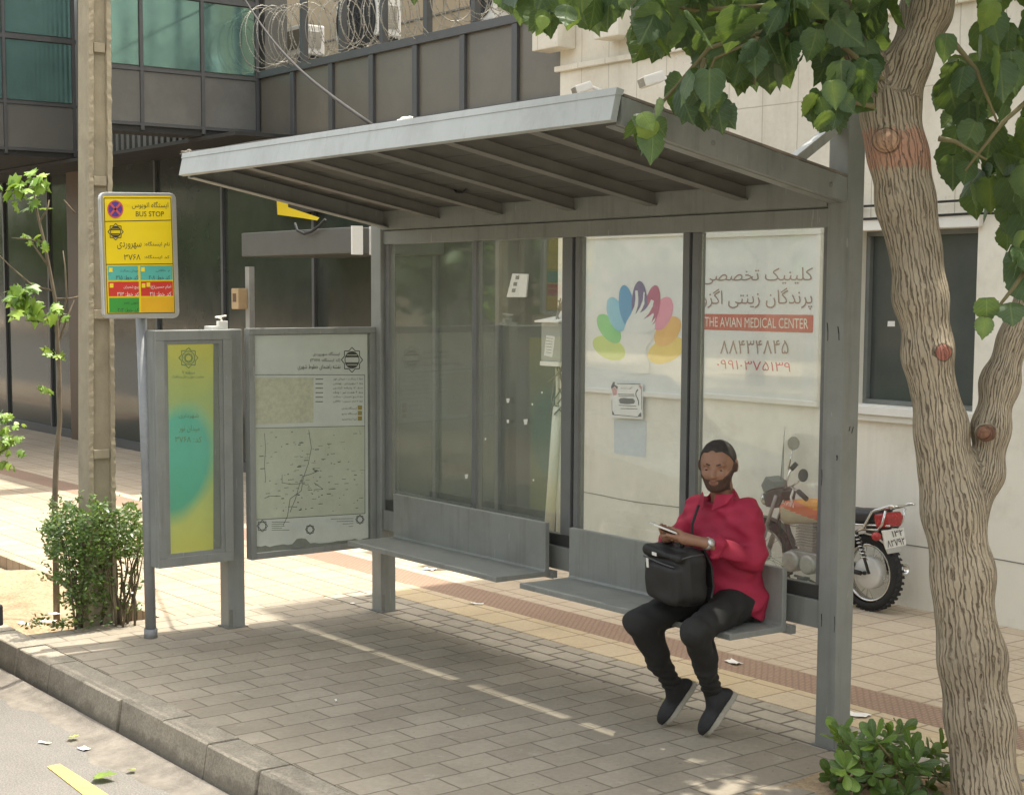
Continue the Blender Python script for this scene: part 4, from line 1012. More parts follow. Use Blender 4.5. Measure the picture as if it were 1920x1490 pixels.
mb = MB(); mb.box((e_(862, 60, GY-0.07).x, GY-0.07, e_(862, 190, GY-0.07).z), (e_(1200, 60, GY-0.07).x, GY-0.0205, e_(862, 60, GY-0.07).z+0.12)); mb.build('back', m_dark, yb)
ip = thing('entry_post', 'pale grey post with a small beige control box beside the office entrance', 'post', tuple(at(463, 800, 'y', 2.3)))
mb = MB(); p_ = at(463, 500, 'y', 2.3); q_ = at(463, 900, 'y', 2.3); mb.box((p_.x-0.04, 2.3, 0), (p_.x+0.04, 2.36, p_.z)); mb.build('post', mat('pale grey post', (0.30, 0.30, 0.27), 0.5), ip, bevel=0.004)
mb = MB(); c_ = at(450, 560, 'y', 2.26); mb.box((c_.x-0.065, 2.2, c_.z-0.10), (c_.x+0.075, 2.299, c_.z+0.10)); bx_ = mb.build('control_box', mat('beige box', (0.46, 0.33, 0.18), 0.5), ip, bevel=0.01)
mb = MB(); mb.box((c_.x-0.03, 2.196, c_.z-0.03), (c_.x+0.035, 2.1995, c_.z+0.05)); mb.build('keypad', mat('brown keypad', (0.12, 0.06, 0.03), 0.5), bx_)
tl = thing('glass_sticker', 'tilted white information plate on the dark office glass', 'sticker', tuple(at(970, 540, 'y', GY)))
mb = MB(); plate(mb, [(963, 513), (992, 514), (988, 557), (952, 557)], lambda u, v, o=0: Vector((at(u, v, 'y', GY-0.012).x, GY-0.012-o, at(u, v, 'y', GY-0.012).z)), 0.0, 0.012)
mb.build('plate', m_white, tl)
mb = MB()
for u, v in ((970, 521), (966, 533), (963, 545)): mb.poly([tuple(at(u+a, v+b, 'y', GY-0.0255)) for a, b in ((-3, -4), (4, -4), (3, 3), (-4, 3))])
mb.build('print', m_inkg, tl)
rs = random.Random(21)
for u, v, s_ in ((952, 751, 4), (952, 790, 3), (985, 791, 5), (1016, 736, 2), (910, 823, 2), (874, 893, 4), (998, 758, 2), (1000, 900, 2)):
    mb = MB(); mb.poly([tuple(at(u+s_*a, v+s_*b, 'y', GY-0.003)) for a, b in ((-0.7, -1), (0.9, -1.1), (0.6, 0.9), (-0.4, 1.0))])
    tag(mb.build('paper_scrap', m_paper, loc=tuple(at(u, v, 'y', GY-0.003)), fix=False), 'one of the tiny white paper remnants stuck to the dark office glass', 'paper scrap', 'paper remnants on the dark glass')

# ------------------------------------------------------------------ concrete utility pole
m_conc = mat('old concrete', (0.36, 0.31, 0.215), 0.92, var=0.12, scale=5, bmp=0.6, bscale=40, dirt=(0.22, 0.185, 0.125), dscale=4, damt=0.6)
up = thing('utility_pole', 'tan concrete utility pole with stepped recesses, standing in the bush', 'utility pole', (-4.15, -1.5, 0))
px0 = -4.06
vA = lambda v: (0.5*0+1)  # noqa
def yat(u, v): return at(u, v, 'x', px0).y
HP = 7.0
yl0, yr0, yl1, yr1 = yat(166, 950), yat(216, 950), yat(166, 20), yat(206, 20)
zz0, zz1 = at(190, 950, 'x', px0).z, at(190, 20, 'x', px0).z
def yedge(z, side):
    t = (z-zz0)/(zz1-zz0); return (yl0+(yl1-yl0)*t) if side == 0 else (yr0+(yr1-yr0)*t)
mb = MB()
def tap(mb, x0, x1, za, zb, fa_, fb_):
    """tapered block: y limits given by functions of z"""
    vs = [(x, f(z), z) for z in (za, zb) for x in (x0, x1) for f in (fa_, fb_)]
    mb.add(vs, [(0, 1, 3, 2), (4, 6, 7, 5), (0, 4, 5, 1), (2, 3, 7, 6), (0, 2, 6, 4), (1, 5, 7, 3)], False)
tap(mb, px0-0.15, px0-0.03, -0.05, HP, lambda z: yedge(z, 0), lambda z: yedge(z, 1))
mb.build('shaft', m_conc, up, bevel=0.008)
mb = MB()
fw = lambda z: 0.033
def ragged(side, w0, out):
    zs_ = np.arange(-0.05, HP, 0.022); n0 = len(mb.v)
    for i_, z in enumerate(zs_):
        j0, j1 = RNG.normal(0, 0.0013, 2)
        e0 = yedge(z, side)+(0.001 if side == 0 else out+j0); e1 = yedge(z, side)+(w0+j1 if side == 0 else -w0+j1)
        mb.v += [(px0-0.0295, e0, z), (px0+j0*0.6, e0, z), (px0+j1*0.6, e1, z), (px0-0.0295, e1, z)]
        if i_:
            b_0 = n0+4*(i_-1)
            for k in range(4): mb.f.append((b_0+k, b_0+(k+1) % 4, b_0+4+(k+1) % 4, b_0+4+k)); mb.m.append(0); mb.sm.append(False)
ragged(0, 0.030, 0.0)
mb.build('flange', m_conc, up)
mb = MB(); ragged(1, 0.020, 0.005)
mb.build('flange', m_conc, up)
mb = Parts()
for v in (88, 338, 588, 850):
    mb.new(); z = at(190, v, 'x', px0).z
    tap(mb, px0-0.0293, px0-0.006, z-0.03, z+0.022, lambda q: yedge(q, 0)+0.034, lambda q: yedge(q, 1)-0.026)
mb.build('rib', m_conc, up, bevel=0.004)

# ------------------------------------------------------------------ foliage
def leafmat(name, stops, trans=0.35, rough=0.45, veins=0.0):
    m, nt, b = newmat(name); out = nt.nodes['Material Output']
    a = nt.nodes.new('ShaderNodeAttribute'); a.attribute_name = 'tone'
    c = ramp(nt, a.outputs['Fac'], stops)
    if veins:
        u = nt.nodes.new('ShaderNodeAttribute'); u.attribute_name = 'leaf_across'; w = nt.nodes.new('ShaderNodeAttribute'); w.attribute_name = 'leaf_along'
        q = math_(nt, 'SUBTRACT', math_(nt, 'MULTIPLY', w.outputs['Fac'], 6.5), math_(nt, 'MULTIPLY', u.outputs['Fac'], 5.0))
        fr_ = math_(nt, 'ABSOLUTE', math_(nt, 'SUBTRACT', math_(nt, 'FRACT', math_(nt, 'ADD', q, 8.0)), 0.5))
        k = math_(nt, 'MAXIMUM', ramp(nt, fr_, [(0.42, (0, 0, 0)), (0.5, (0.75,)*3)]), ramp(nt, u.outputs['Fac'], [(0.0, (1, 1, 1)), (0.035, (0, 0, 0))]))
        blot = noise(nt, coords(nt), 26, 4, 0.7)
        c = mixc(nt, 0.6, c, ramp(nt, blot, [(0.3, (0.65,)*3), (0.7, (1.25,)*3)]), 'MULTIPLY')
        c = mixc(nt, math_(nt, 'MULTIPLY', k, veins), c, (0.22, 0.27, 0.10))
        nt.links.new(bump(nt, math_(nt, 'SUBTRACT', 1.0, k), 0.5, 0.003), b.inputs['Normal'])
    nt.links.new(c, b.inputs['Base Color']); b.inputs['Roughness'].default_value = rough
    tl_ = nt.nodes.new('ShaderNodeBsdfTranslucent'); c2 = mixc(nt, 0.6, c, (0.35, 0.5, 0.06)); nt.links.new(c2, tl_.inputs[0])
    mx = nt.nodes.new('ShaderNodeMixShader'); mx.inputs[0].default_value = trans
    nt.links.new(b.outputs[0], mx.inputs[1]); nt.links.new(tl_.outputs[0], mx.inputs[2]); nt.links.new(mx.outputs[0], out.inputs[0])
    return m
def leaf_shape(kind):
    """2-D outline (x across, y along from stalk 0 to tip 1) and fan centre line"""
    if kind == 'heart': half = [(0.0, 0.05), (0.10, -0.03), (0.26, -0.02), (0.38, 0.10), (0.42, 0.13), (0.43, 0.25), (0.48, 0.30), (0.44, 0.42), (0.46, 0.49), (0.38, 0.58), (0.37, 0.65), (0.27, 0.72), (0.25, 0.79), (0.13, 0.90), (0.0, 1.08)]
    elif kind == 'oval': half = [(0.0, 0.0), (0.05, 0.15), (0.14, 0.38), (0.22, 0.62), (0.20, 0.82), (0.10, 0.96), (0.0, 1.0)]
    elif kind == 'small': half = [(0.0, 0.0), (0.22, 0.3), (0.2, 0.65), (0.0, 1.0)]
    elif kind == 'palm': half = [(0.0, 0.0), (0.30, 0.02), (0.22, 0.18), (0.52, 0.30), (0.36, 0.42), (0.46, 0.68), (0.20, 0.62), (0.13, 0.78), (0.0, 1.05)]
    return np.array(half)
class Leaves:
    def __init__(s, kind, seed):
        s.h = leaf_shape(kind); s.rng = np.random.default_rng(seed); s.V = []; s.F = []; s.T = []; s.U = []; s.W = []; s.n = 0; s.vein = 0.25 if kind == 'heart' else 0.08
    def leaf(s, p, tip, nrm, L, tone, fold=0.25, curl=0.25):
        p, tip, nrm = Vector(p), Vector(tip).normalized(), Vector(nrm)
        side = tip.cross(nrm)
        if side.length < 1e-4: side = tip.cross(Vector((0.3, 0.5, 0.8)))
        side.normalize(); nrm = side.cross(tip)
        h = s.h; m = len(h); vs = []
        r = s.rng.uniform(-0.05, 0.05, (2, m))
        def P(x, y, w): 
            z = -fold*abs(x)-curl*y*y*0.5+w*0.6
            return p+tip*(y*L)+side*(x*L)+nrm*(z*L)
        for y in h[:, 1]: vs.append(P(0, y, 0))
        for sg_ in (1, -1):
            for i in range(m): vs.append(P(sg_*h[i, 0]*(1+r[0, i]), h[i, 1], r[1, i] if 0 < i < m-1 else 0))
        n = s.n
        for q in (1, 2):
            for i in range(m-1):
                f = (n+i, n+q*m+i, n+q*m+i+1, n+i+1)
                s.F.append(f if q == 1 else f[::-1])
        s.U += [0.0]*m+list(h[:, 0])*2; s.W += list(h[:, 1])*3
        s.V += [tuple(v) for v in vs]; s.T += [min(1.0, tone+s.vein)]*m+[tone]*(2*m); s.n += len(vs)
    def build(s, name, m, parent=None, loc=None):
        me = bpy.data.meshes.new(name); me.from_pydata(s.V, [], s.F)
        at_ = me.attributes.new('tone', 'FLOAT', 'POINT'); at_.data.foreach_set('value', s.T)
        for nm, val in (('leaf_across', s.U), ('leaf_along', s.W)):
            a2 = me.attributes.new(nm, 'FLOAT', 'POINT'); a2.data.foreach_set('value', val)
        return link(name, me, m, parent, smooth=True, loc=loc)
def rdir(r, down=0.0, horiz=1.0):
    v = Vector((r.normal()*horiz, r.normal()*horiz, r.normal()*0.5-down))
    return v.normalized() if v.length > 1e-6 else Vector((0, 0, -1))
def inpoly(u, v, pl):
    c = False; n = len(pl)
    for i in range(n):
        (x0, y0), (x1, y1) = pl[i], pl[i-1]
        if (y0 > v) != (y1 > v) and u < (x1-x0)*(v-y0)/(y1-y0)+x0: c = not c
    return c

# bark: furrows running up the trunk
def barkmat(name, c1, c2, paint=None, knots=()):
    m, nt, b = newmat(name)
    def attr(n_):
        a = nt.nodes.new('ShaderNodeAttribute'); a.attribute_name = n_; return a.outputs['Fac']
    def cmb(x, y):
        c = nt.nodes.new('ShaderNodeCombineXYZ')
        for k, q in enumerate((x, y)): nt.links.new(q, c.inputs[k])
        return c.outputs[0]
    ba, bz = attr('bark_round'), attr('bark_along')
    w1 = noise(nt, cmb(math_(nt, 'MULTIPLY', ba, 22.0), math_(nt, 'MULTIPLY', bz, 5.0)), 1.0, 3, 0.6)
    w2 = noise(nt, cmb(math_(nt, 'MULTIPLY', ba, 55.0), math_(nt, 'MULTIPLY', bz, 24.0)), 1.0, 3, 0.6)
    ph = math_(nt, 'ADD', math_(nt, 'MULTIPLY', ba, 2*math.pi/0.0165), math_(nt, 'ADD', math_(nt, 'MULTIPLY', w1, 21.0), math_(nt, 'MULTIPLY', w2, 8.0)))
    sn_ = math_(nt, 'SINE', ph)
    brk = noise(nt, cmb(math_(nt, 'MULTIPLY', ba, 70.0), math_(nt, 'MULTIPLY', bz, 9.0)), 1.0, 3, 0.6)
    n1 = w2
    fv = math_(nt, 'ADD', sn_, math_(nt, 'MULTIPLY', math_(nt, 'SUBTRACT', brk, 0.5), 2.4))
    fur = ramp(nt, math_(nt, 'MULTIPLY', math_(nt, 'ADD', fv, 1.6), 0.3), [(0.10, (0.0,)*3), (0.22, (0.6,)*3), (0.40, (1, 1, 1))])
    big = noise(nt, coords(nt, (1, 1, 0.5)), 4.5, 5, 0.65)
    col = mixc(nt, fur, c2, mixc(nt, ramp(nt, big, [(0.35, (0, 0, 0)), (0.7, (1, 1, 1))]), tuple(x*0.66 for x in c1), c1))
    if paint:
        t = nt.nodes.new('ShaderNodeTexCoord'); sp = nt.nodes.new('ShaderNodeSeparateXYZ'); nt.links.new(t.outputs['Object'], sp.inputs[0])
        z = math_(nt, 'ADD', sp.outputs['Z'], math_(nt, 'MULTIPLY', math_(nt, 'SUBTRACT', n1, 0.5), 0.10))
        k = math_(nt, 'MULTIPLY', math_(nt, 'GREATER_THAN', z, paint[0]), math_(nt, 'LESS_THAN', z, paint[1]))
        col = mixc(nt, math_(nt, 'MULTIPLY', math_(nt, 'MULTIPLY', k, fur), 0.6), col, (0.40, 0.17, 0.11))
    fine_ = noise(nt, coords(nt, (1, 1, 0.12)), 260, 4, 0.6)
    col = mixc(nt, 0.5, col, ramp(nt, fine_, [(0.3, (0.7,)*3), (0.7, (1.2,)*3)]), 'MULTIPLY')
    t2 = nt.nodes.new('ShaderNodeTexCoord')
    for kc, kr, kcol in knots:
        d_ = nt.nodes.new('ShaderNodeVectorMath'); d_.operation = 'DISTANCE'; d_.inputs[1].default_value = kc
        nt.links.new(t2.outputs['Object'], d_.inputs[0])
        q_ = math_(nt, 'DIVIDE', math_(nt, 'ADD', d_.outputs['Value'], math_(nt, 'MULTIPLY', math_(nt, 'SUBTRACT', noise(nt, t2.outputs['Object'], 22, 3), 0.5), kr*0.5)), kr)
        rings = math_(nt, 'SINE', math_(nt, 'MULTIPLY', q_, 26.0))
        wood = mixc(nt, math_(nt, 'MULTIPLY', math_(nt, 'ADD', rings, 1.0), 0.22), kcol, tuple(x*0.45 for x in kcol))
        col = mixc(nt, ramp(nt, math_(nt, 'MULTIPLY', q_, 0.5), [(0.38, (1, 1, 1)), (0.42, (0, 0, 0))]), col, wood)
        col = mixc(nt, ramp(nt, math_(nt, 'MULTIPLY', q_, 0.5), [(0.36, (0, 0, 0)), (0.42, (0.85,)*3), (0.50, (0, 0, 0))]), col, (0.07, 0.045, 0.025))
    nt.links.new(col, b.inputs['Base Color']); b.inputs['Roughness'].default_value = 0.9
    nt.links.new(bump(nt, math_(nt, 'ADD', math_(nt, 'MULTIPLY', fur, 1.0), math_(nt, 'MULTIPLY', big, 0.8)), 0.85, 0.02), b.inputs['Normal'])
    return m

# ---- the big street tree in front of the right post
TD = 5.6
tp = lambda u, v, d=TD: np.array(at_d(u, v, d))
big = thing('street_tree', 'big leaning tree with furrowed bark and red paint band, right of the shelter', 'tree', tuple(at_d(1856, 1560, TD)))
main = [(1868, 1600, .150), (1853, 1490, .121), (1836, 1350, .121), (1820, 1230, .125), (1803, 1080, .113), (1788, 960, .110), (1763, 800, .098), (1740, 660, .098), (1725, 557, .099), (1697, 380, .103), (1683, 290, .107), (1672, 215, .112)]
limbA = [(1672, 215, .085), (1705, 110, .088), (1738, 20, .092), (1770, -90, .088), (1815, -260, .078), (1850, -420, .065), (1900, -640, .05), (1905, -900, .03)]
limbB = [(1665, 235, .075), (1625, 130, .058), (1570, 20, .050), (1500, -80, .042), (1400, -170, .034), (1250, -240, .026), (1120, -300, .016)]
limbC = [(1812, 990, .058), (1848, 890, .062), (1860, 800, .062), (1874, 720, .060), (1897, 640, .057), (1935, 545, .056), (1985, 430, .05), (2040, 250, .042), (2080, 60, .034), (2100, -200, .02)]
CH = []
for ch in (main, limbA, limbB):
    q = [(tp(u, v), r*0.92) for u, v, r in ch]; CH += list(zip(q, q[1:]))
q = [(tp(u, v, TD+0.02*i), r*0.9) for i, (u, v, r) in enumerate(limbC)]; CH += list(zip(q, q[1:]))
def bark_noise(P, a=0.010):
    return a*(np.sin(P[..., 0]*31+4*np.sin(P[..., 2]*3.1))*np.sin(P[..., 1]*27+P[..., 2]*2.3)*0.6+0.5*np.sin(P[..., 2]*7.3+P[..., 0]*9)*np.sin(P[..., 1]*13+1.7)+0.3*np.sin(P[..., 2]*23+P[..., 1]*19))
kn = [(tp(1660, 265, TD-0.1), .052), (tp(1770, 660, TD-0.085), .030), (tp(1850, 812, TD-0.09), .045)]
def trunk_fn(P):
    d = None
    for (a, r0), (b, r1) in CH:
        e = sd_cap(P, a, b, r0, r1); d = e if d is None else smin(d, e, 0.05)
    for c, r in kn: d = smin(d, sd_ell(P, c, (r, r, r*0.8)), 0.03)
    return d+bark_noise(P)
pts = np.array([p for seg in CH for p, r in seg])
zt_ = tp(1697, 380)[2]
base_z = LOC[big].z
z_lo, z_hi = tp(1680, 318)[2]-base_z, tp(1672, 247)[2]-base_z
KN = [(Vector(at_d(u, v, TD-dd))-LOC[big], r, c) for u, v, dd, r, c in ((1661, 265, 0.135, 0.062, (0.42, 0.27, 0.175)), (1770, 660, 0.105, 0.036, (0.36, 0.14, 0.10)), (1850, 815, 0.125, 0.050, (0.20, 0.10, 0.06)))]
m_bark = barkmat('furrowed bark', (0.405, 0.34, 0.24), (0.15, 0.112, 0.068), (z_lo, z_hi), KN)
def add_bark(o, segs):
    me = o.data; n = len(me.vertices); P = np.empty(n*3); me.vertices.foreach_get('co', P); P = P.reshape(-1, 3)+np.array(LOC[o])
    best = np.full(n, 1e9); A = np.zeros(n); Z = np.zeros(n); acc = {}
    for (a, r0), (b, r1) in segs:
        a, b = np.asarray(a, float), np.asarray(b, float); ab = b-a; L = np.linalg.norm(ab); d = ab/L
        z0 = acc.get(tuple(np.round(a, 4)), 0.0); acc[tuple(np.round(b, 4))] = z0+L
        t = np.clip(((P-a)@ab)/(L*L), 0, 1); q = P-a-t[:, None]*ab; dd = np.linalg.norm(q, axis=1)-(r0+(r1-r0)*t)
        tc = CAM-a; tc = tc-d*(tc@d); tc /= np.linalg.norm(tc); sc = np.cross(d, tc)
        ang = np.arctan2(q@sc, q@tc); k = dd < best
        best[k] = dd[k]; A[k] = ang[k]*0.105; Z[k] = (z0+t*L)[k]
    for nm, val in (('bark_round', A), ('bark_along', Z)):
        at_ = me.attributes.new(nm, 'FLOAT', 'POINT'); at_.data.foreach_set('value', val)
trunk = surf_obj('trunk', trunk_fn, pts.min(0)-0.2, np.minimum(pts.max(0)+0.2, [9, 9, 3.75]), 0.014, m_bark, big); add_bark(trunk, CH)
m_leafT = leafmat('mulberry leaves', [(0.0, (0.024, 0.055, 0.022)), (0.45, (0.042, 0.088, 0.032)), (0.8, (0.068, 0.125, 0.038)), (1.0, (0.17, 0.25, 0.04))], 0.2, 0.5, 0.42)
m_twig = mat('green brown twig', (0.15, 0.13, 0.06), 0.8)
maskL = [(915, -80), (930, 15), (985, 38), (1015, 62), (1045, 68), (1065, 52), (1090, 60), (1125, 42), (1160, 45), (1188, 52), (1205, 85), (1218, 108), (1250, 102), (1292, 92), (1300, 140), (1335, 160), (1365, 155), (1392, 168), (1432, 160), (1468, 162), (1478, 130), (1505, 122), (1552, 138), (1600, 150), (1650, 110), (1690, -80)]
hang = [[(1262, 150), (1290, 130), (1345, 160), (1362, 205), (1340, 245), (1300, 238), (1262, 215)], [(1192, 225), (1225, 205), (1252, 215), (1238, 260), (1222, 296), (1200, 262)], [(1508, 190), (1535, 172), (1585, 165), (1592, 210), (1560, 258), (1522, 240)], [(1010, 20), (1020, 60), (1048, 62), (1045, 20)], [(1540, 120), (1640, 100), (1630, 190), (1560, 180)]]
maskR = [(1835, -60), (1838, 40), (1800, 95), (1762, 105), (1748, 132), (1765, 150), (1772, 200), (1780, 260), (1768, 300), (1775, 345), (1800, 375), (1822, 410), (1850, 450), (1880, 480), (1900, 540), (1890, 575), (1845, 590), (1828, 628), (1850, 640), (1925, 600), (2000, 500), (2000, -60)]
lv = Leaves('heart', 3); R_ = lv.rng
twigs = Parts()
def put_leaf(p, L, tone=None):
    tip = rdir(R_, 1.5, 0.55); az = R_.uniform(0, 2*math.pi)
    nrm = Vector((math.cos(az), math.sin(az), R_.uniform(-0.1, 0.7)))
    if R_.random() < 0.55: nrm = (Vector(CAM)-Vector(p)).normalized()+Vector(R_.normal(0, 0.45, 3))
    t = R_.beta(2, 3.2) if tone is None else tone
    lv.leaf(p, tip, nrm, L, float(np.clip(t, 0, 1)), R_.uniform(0.05, 0.35), R_.uniform(0.0, 0.5))
def fill(mask, n, dl, dh, Lr=(0.08, 0.16)):
    us, vs = [p[0] for p in mask], [p[1] for p in mask]; k = 0; tr = 0
    while k < n and tr < 60000:
        tr += 1
        u, v = R_.uniform(min(us), max(us)), R_.uniform(min(vs), max(vs))
        d = R_.uniform(dl, dh); L = R_.uniform(*Lr); Lp = L*FPX/d
        if not inpoly(u, v, mask): continue
        if v+Lp*0.75 > 0 and not inpoly(u, v+Lp*0.72, mask): continue
        put_leaf(at_d(u, v, d), L); k += 1
fill(maskL, 330, 5.2, 6.1); 
for hm, n in zip(hang, (24, 9, 14, 6, 16)): fill(hm, n, 5.15, 5.4, (0.07, 0.125))
fill(maskR, 190, 5.3, 6.6)
for (u, v, L, t) in ((1203, 232, 0.07, 0.9), (1222, 250, 0.085, 0.95), (1238, 205, 0.07, 0.8), (1530, 200, 0.08, 0.92), (1548, 232, 0.085, 0.7), (1560, 178, 0.09, 0.75), (1297, 170, 0.11, 0.5), (1330, 165, 0.12, 0.4), (1020, 45, 0.05, 1.0), (1290, 60, 0.14, 0.2), (1392, 60, 0.16, 0.15), (1440, 80, 0.16, 0.2), (1850, 585, 0.09, 0.3), (1848, 615, 0.07, 0.85), (1775, 90, 0.09, 0.5), (1862, 30, 0.1, 0.95)):
    put_leaf(at_d(u, v-L*FPX/5.1*0.5, 5.1), L, t)
# crown above and behind the frame
ck = np.array(at_d(1740, -500, TD))
k = 0
while k < 2300:
    p = ck+R_.normal(0, 1, 3)*np.array([1.25, 1.15, 0.75]); u, v = pix(p)
    if v > -60 and -50 < u < 1990: continue
    g_ = p-np.array(SUN)*(p[2]/SUN.z)
    if g_[0] < -0.2 and g_[1] < 0.3: continue
    if p[2] < 2.2 or (p-CAM)@_F < 1.5: continue
    put_leaf(p, R_.uniform(0.09, 0.16)); k += 1
crown = lv.build('crown', m_leafT, big)
for pth in (((1655, 150), (1560, 70), (1450, 60), (1340, 110), (1310, 190)), ((1600, 60), (1450, 10), (1300, 20), (1160, -10), (1020, -10)), ((1640, 200), (1590, 190), (1550, 205)), ((1500, 40), (1330, 90), (1240, 195), (1225, 240)), ((1780, 70), (1830, 130), (1870, 230)), ((1960, 160), (1880, 230), (1810, 320)), ((1980, 420), (1900, 540), (1860, 590)), ((1760, 260), (1790, 265), (1850, 300)), ((1420, 70), (1415, 160)), ((1320, 110), (1290, 210))):
    P_ = [at_d(u, v, 5.35) for u, v in pth]; twigs.new(); twigs.tube(P_, list(np.linspace(0.011, 0.004, len(P_))), 6)
twigs.build('twig', m_twig, big)

# ---- slim sapling on the left
def sapling(name, label, base, trunk_px, leaf_px, stick_px, xpl, seed, r0=0.020):
    t = thing(name, label, 'tree', base)
    mb = MB(); P_ = [at(u, v, 'x', xpl) for u, v in trunk_px]; P_[0] = Vector(base)-Vector((0, 0, 0.05))
    mb.tube(P_, list(np.linspace(r0, 0.006, len(P_))), 9)
    for st in stick_px:
        mb.tube([at(u, v, 'x', xpl) for u, v in st], list(np.linspace(0.007, 0.003, len(st))), 6)
    mb.build('trunk', m_sbark, t)
    lf = Leaves('palm', seed); r = lf.rng
    for u, v, n, sp_, L in leaf_px:
        for k in range(int(n*1.7)):
            p = at(u+r.normal()*sp_, v+r.normal()*sp_*0.7, 'x', xpl+r.normal()*0.05)
            tip = rdir(r, 0.35); nr = Vector((r.normal(0.5, 0.5), r.normal(-0.4, 0.5), r.uniform(0.2, 1.2)))
            lf.leaf(p, tip, nr, L*r.uniform(0.7, 1.2), float(np.clip(r.normal(0.55, 0.25), 0, 1)), 0.15, 0.3)
    lf.build('leaves', m_leafS, t)
m_sbark = mat('sapling bark', (0.17, 0.135, 0.09), 0.9, var=0.35, scale=14, stretch=(1, 1, 0.4), bmp=0.4)
m_leafS = leafmat('plane tree leaves', [(0.0, (0.06, 0.13, 0.02)), (0.5, (0.14, 0.26, 0.035)), (1.0, (0.30, 0.42, 0.07))], 0.3)
bp = at(106, 1148, 'z', -0.02)
sapling('sapling', 'slim bare sapling with sparse light green leaves beside the concrete pole', tuple(bp),
    [(106, 1148), (105, 1060), (102, 990), (104, 900), (106, 850), (112, 790), (111, 700), (107, 620), (103, 560), (92, 500), (82, 450), (70, 400), (62, 350)],
    [(25, 348, 7, 12, 0.085), (72, 335, 8, 11, 0.085), (65, 372, 5, 9, 0.08), (42, 390, 2, 8, 0.06), (35, 545, 9, 14, 0.10), (62, 572, 8, 16, 0.10), (105, 588, 5, 10, 0.09), (100, 660, 4, 4, 0.07), (85, 722, 2, 8, 0.06), (64, 450, 2, 8, 0.06), (50, 440, 2, 6, 0.05), (85, 455, 2, 5, 0.05)],
    [((98, 545), (60, 535), (20, 500), (-10, 470)), ((85, 455), (50, 448), (22, 446)), ((75, 415), (90, 390), (92, 375)), ((107, 620), (125, 560), (122, 500), (118, 470)), ((110, 640), (128, 590), (140, 560)), ((103, 560), (130, 560), (150, 555)), ((95, 505), (70, 470), (60, 455)), ((140, 400), (120, 375))], bp.x, 5)
b2 = at(-60, 1120, 'z', -0.02)
sapling('sapling', 'bright green leafy shoot of a young tree at the left edge of the picture', tuple(b2),
    [(-60, 1120), (-55, 1000), (-45, 900), (-30, 830), (-12, 790), (10, 775)], [(2, 830, 34, 16, 0.06), (5, 790, 14, 14, 0.05), (-30, 820, 30, 18, 0.06), (0, 870, 10, 9, 0.05), (15, 780, 5, 6, 0.04), (-60, 860, 20, 25, 0.06)], [((-45, 900), (-10, 880), (5, 870)), ((-40, 860), (-5, 850), (15, 840))], b2.x, 8, 0.015)

# ---- privet bush round the pole
bb = at(185, 1165, 'z', 0)
bush = thing('bush', 'untrimmed small leaved green bush growing round the concrete pole', 'bush', tuple(bb))
lf = Leaves('small', 12); r = lf.rng; st = MB()
m_leafB = leafmat('privet leaves', [(0.0, (0.030, 0.060, 0.015)), (0.5, (0.065, 0.125, 0.028)), (1.0, (0.17, 0.24, 0.06))], 0.25, 0.35)
maskB = [(88, 960), (130, 950), (185, 945), (215, 948), (270, 955), (274, 1010), (268, 1060), (262, 1120), (258, 1150), (200, 1170), (140, 1180), (120, 1130), (112, 1090), (100, 1040), (80, 1000)]
def bushpt(u, v): return at(u, v, 'x', -4.0+r.uniform(-0.30, 0.14))
for k in range(30):
    u0, v0 = r.uniform(140, 255), r.uniform(1155, 1172)
    u1, v1 = u0+r.normal(-5, 28), r.uniform(960, 1040); u1 = min(max(u1, 95), 268)
    xx = -4.0+r.uniform(-0.22, 0.1)
    P_ = [at(u0+(u1-u0)*t+r.normal()*3, v0+(v1-v0)*t, 'x', xx) for t in np.linspace(0, 1, 7)]; P_[0].z = -0.03
    st.tube(P_, list(np.linspace(0.0075, 0.0025, 7)), 5)
st.build('stems', mat('bush stems', (0.12, 0.095, 0.06), 0.9, var=0.3), bush)
k = 0
while k < 6500:
    u, v = r.uniform(78, 275), r.uniform(940, 1180)
    if not inpoly(u+9*math.sin(v*0.13+u*0.05), v+10*math.sin(u*0.11), maskB): continue
    hfrac = (v-945)/235
    dens = 1.0 if hfrac < 0.42 else (0.7 if u < 205 else 0.13)
    if hfrac > 0.8: dens *= 0.6
    if r.random() > dens: continue
    p = bushpt(u, v)
    lf.leaf(p, rdir(r, -0.2), Vector((r.normal(0.4, 0.6), r.normal(-0.4, 0.6), r.normal(0.8, 0.5))), r.uniform(0.018, 0.036), float(np.clip(r.normal(0.5, 0.25), 0, 1)), 0.15, 0.2); k += 1
for _ in range(34):
    u0, v0 = r.uniform(90, 268), r.uniform(938, 965); x_ = -4.0+r.uniform(-0.25, 0.12); du, dv = r.normal(0, 10), r.uniform(-26, -8)
    if r.random() < 0.3: u0, v0, du, dv = r.uniform(85, 105), r.uniform(960, 1090), r.uniform(-22, -8), r.normal(-6, 6)
    for t in np.linspace(0, 1, 9):
        p = at(u0+du*t+r.normal()*2, v0+dv*t+r.normal()*2, 'x', x_); lf.leaf(p, rdir(r, -0.3), Vector((r.normal(0.4, 0.6), r.normal(-0.4, 0.6), r.normal(0.8, 0.5))), r.uniform(0.016, 0.03), float(np.clip(r.normal(0.65, 0.2), 0, 1)), 0.15, 0.2)
for u, v, n in ((75, 1160, 40), (110, 1172, 60), (130, 1165, 40), (60, 1170, 20)):
    for _ in range(n):
        p = at(u+r.normal()*9, v+r.normal()*5, 'x', -4.25+r.uniform(-0.1, 0.1)); lf.leaf(p, rdir(r, 0), Vector((r.normal(), r.normal(), 1)), r.uniform(0.02, 0.035), float(r.uniform(0, 0.8)), 0.1, 0.2)
lf.build('foliage', m_leafB, bush)

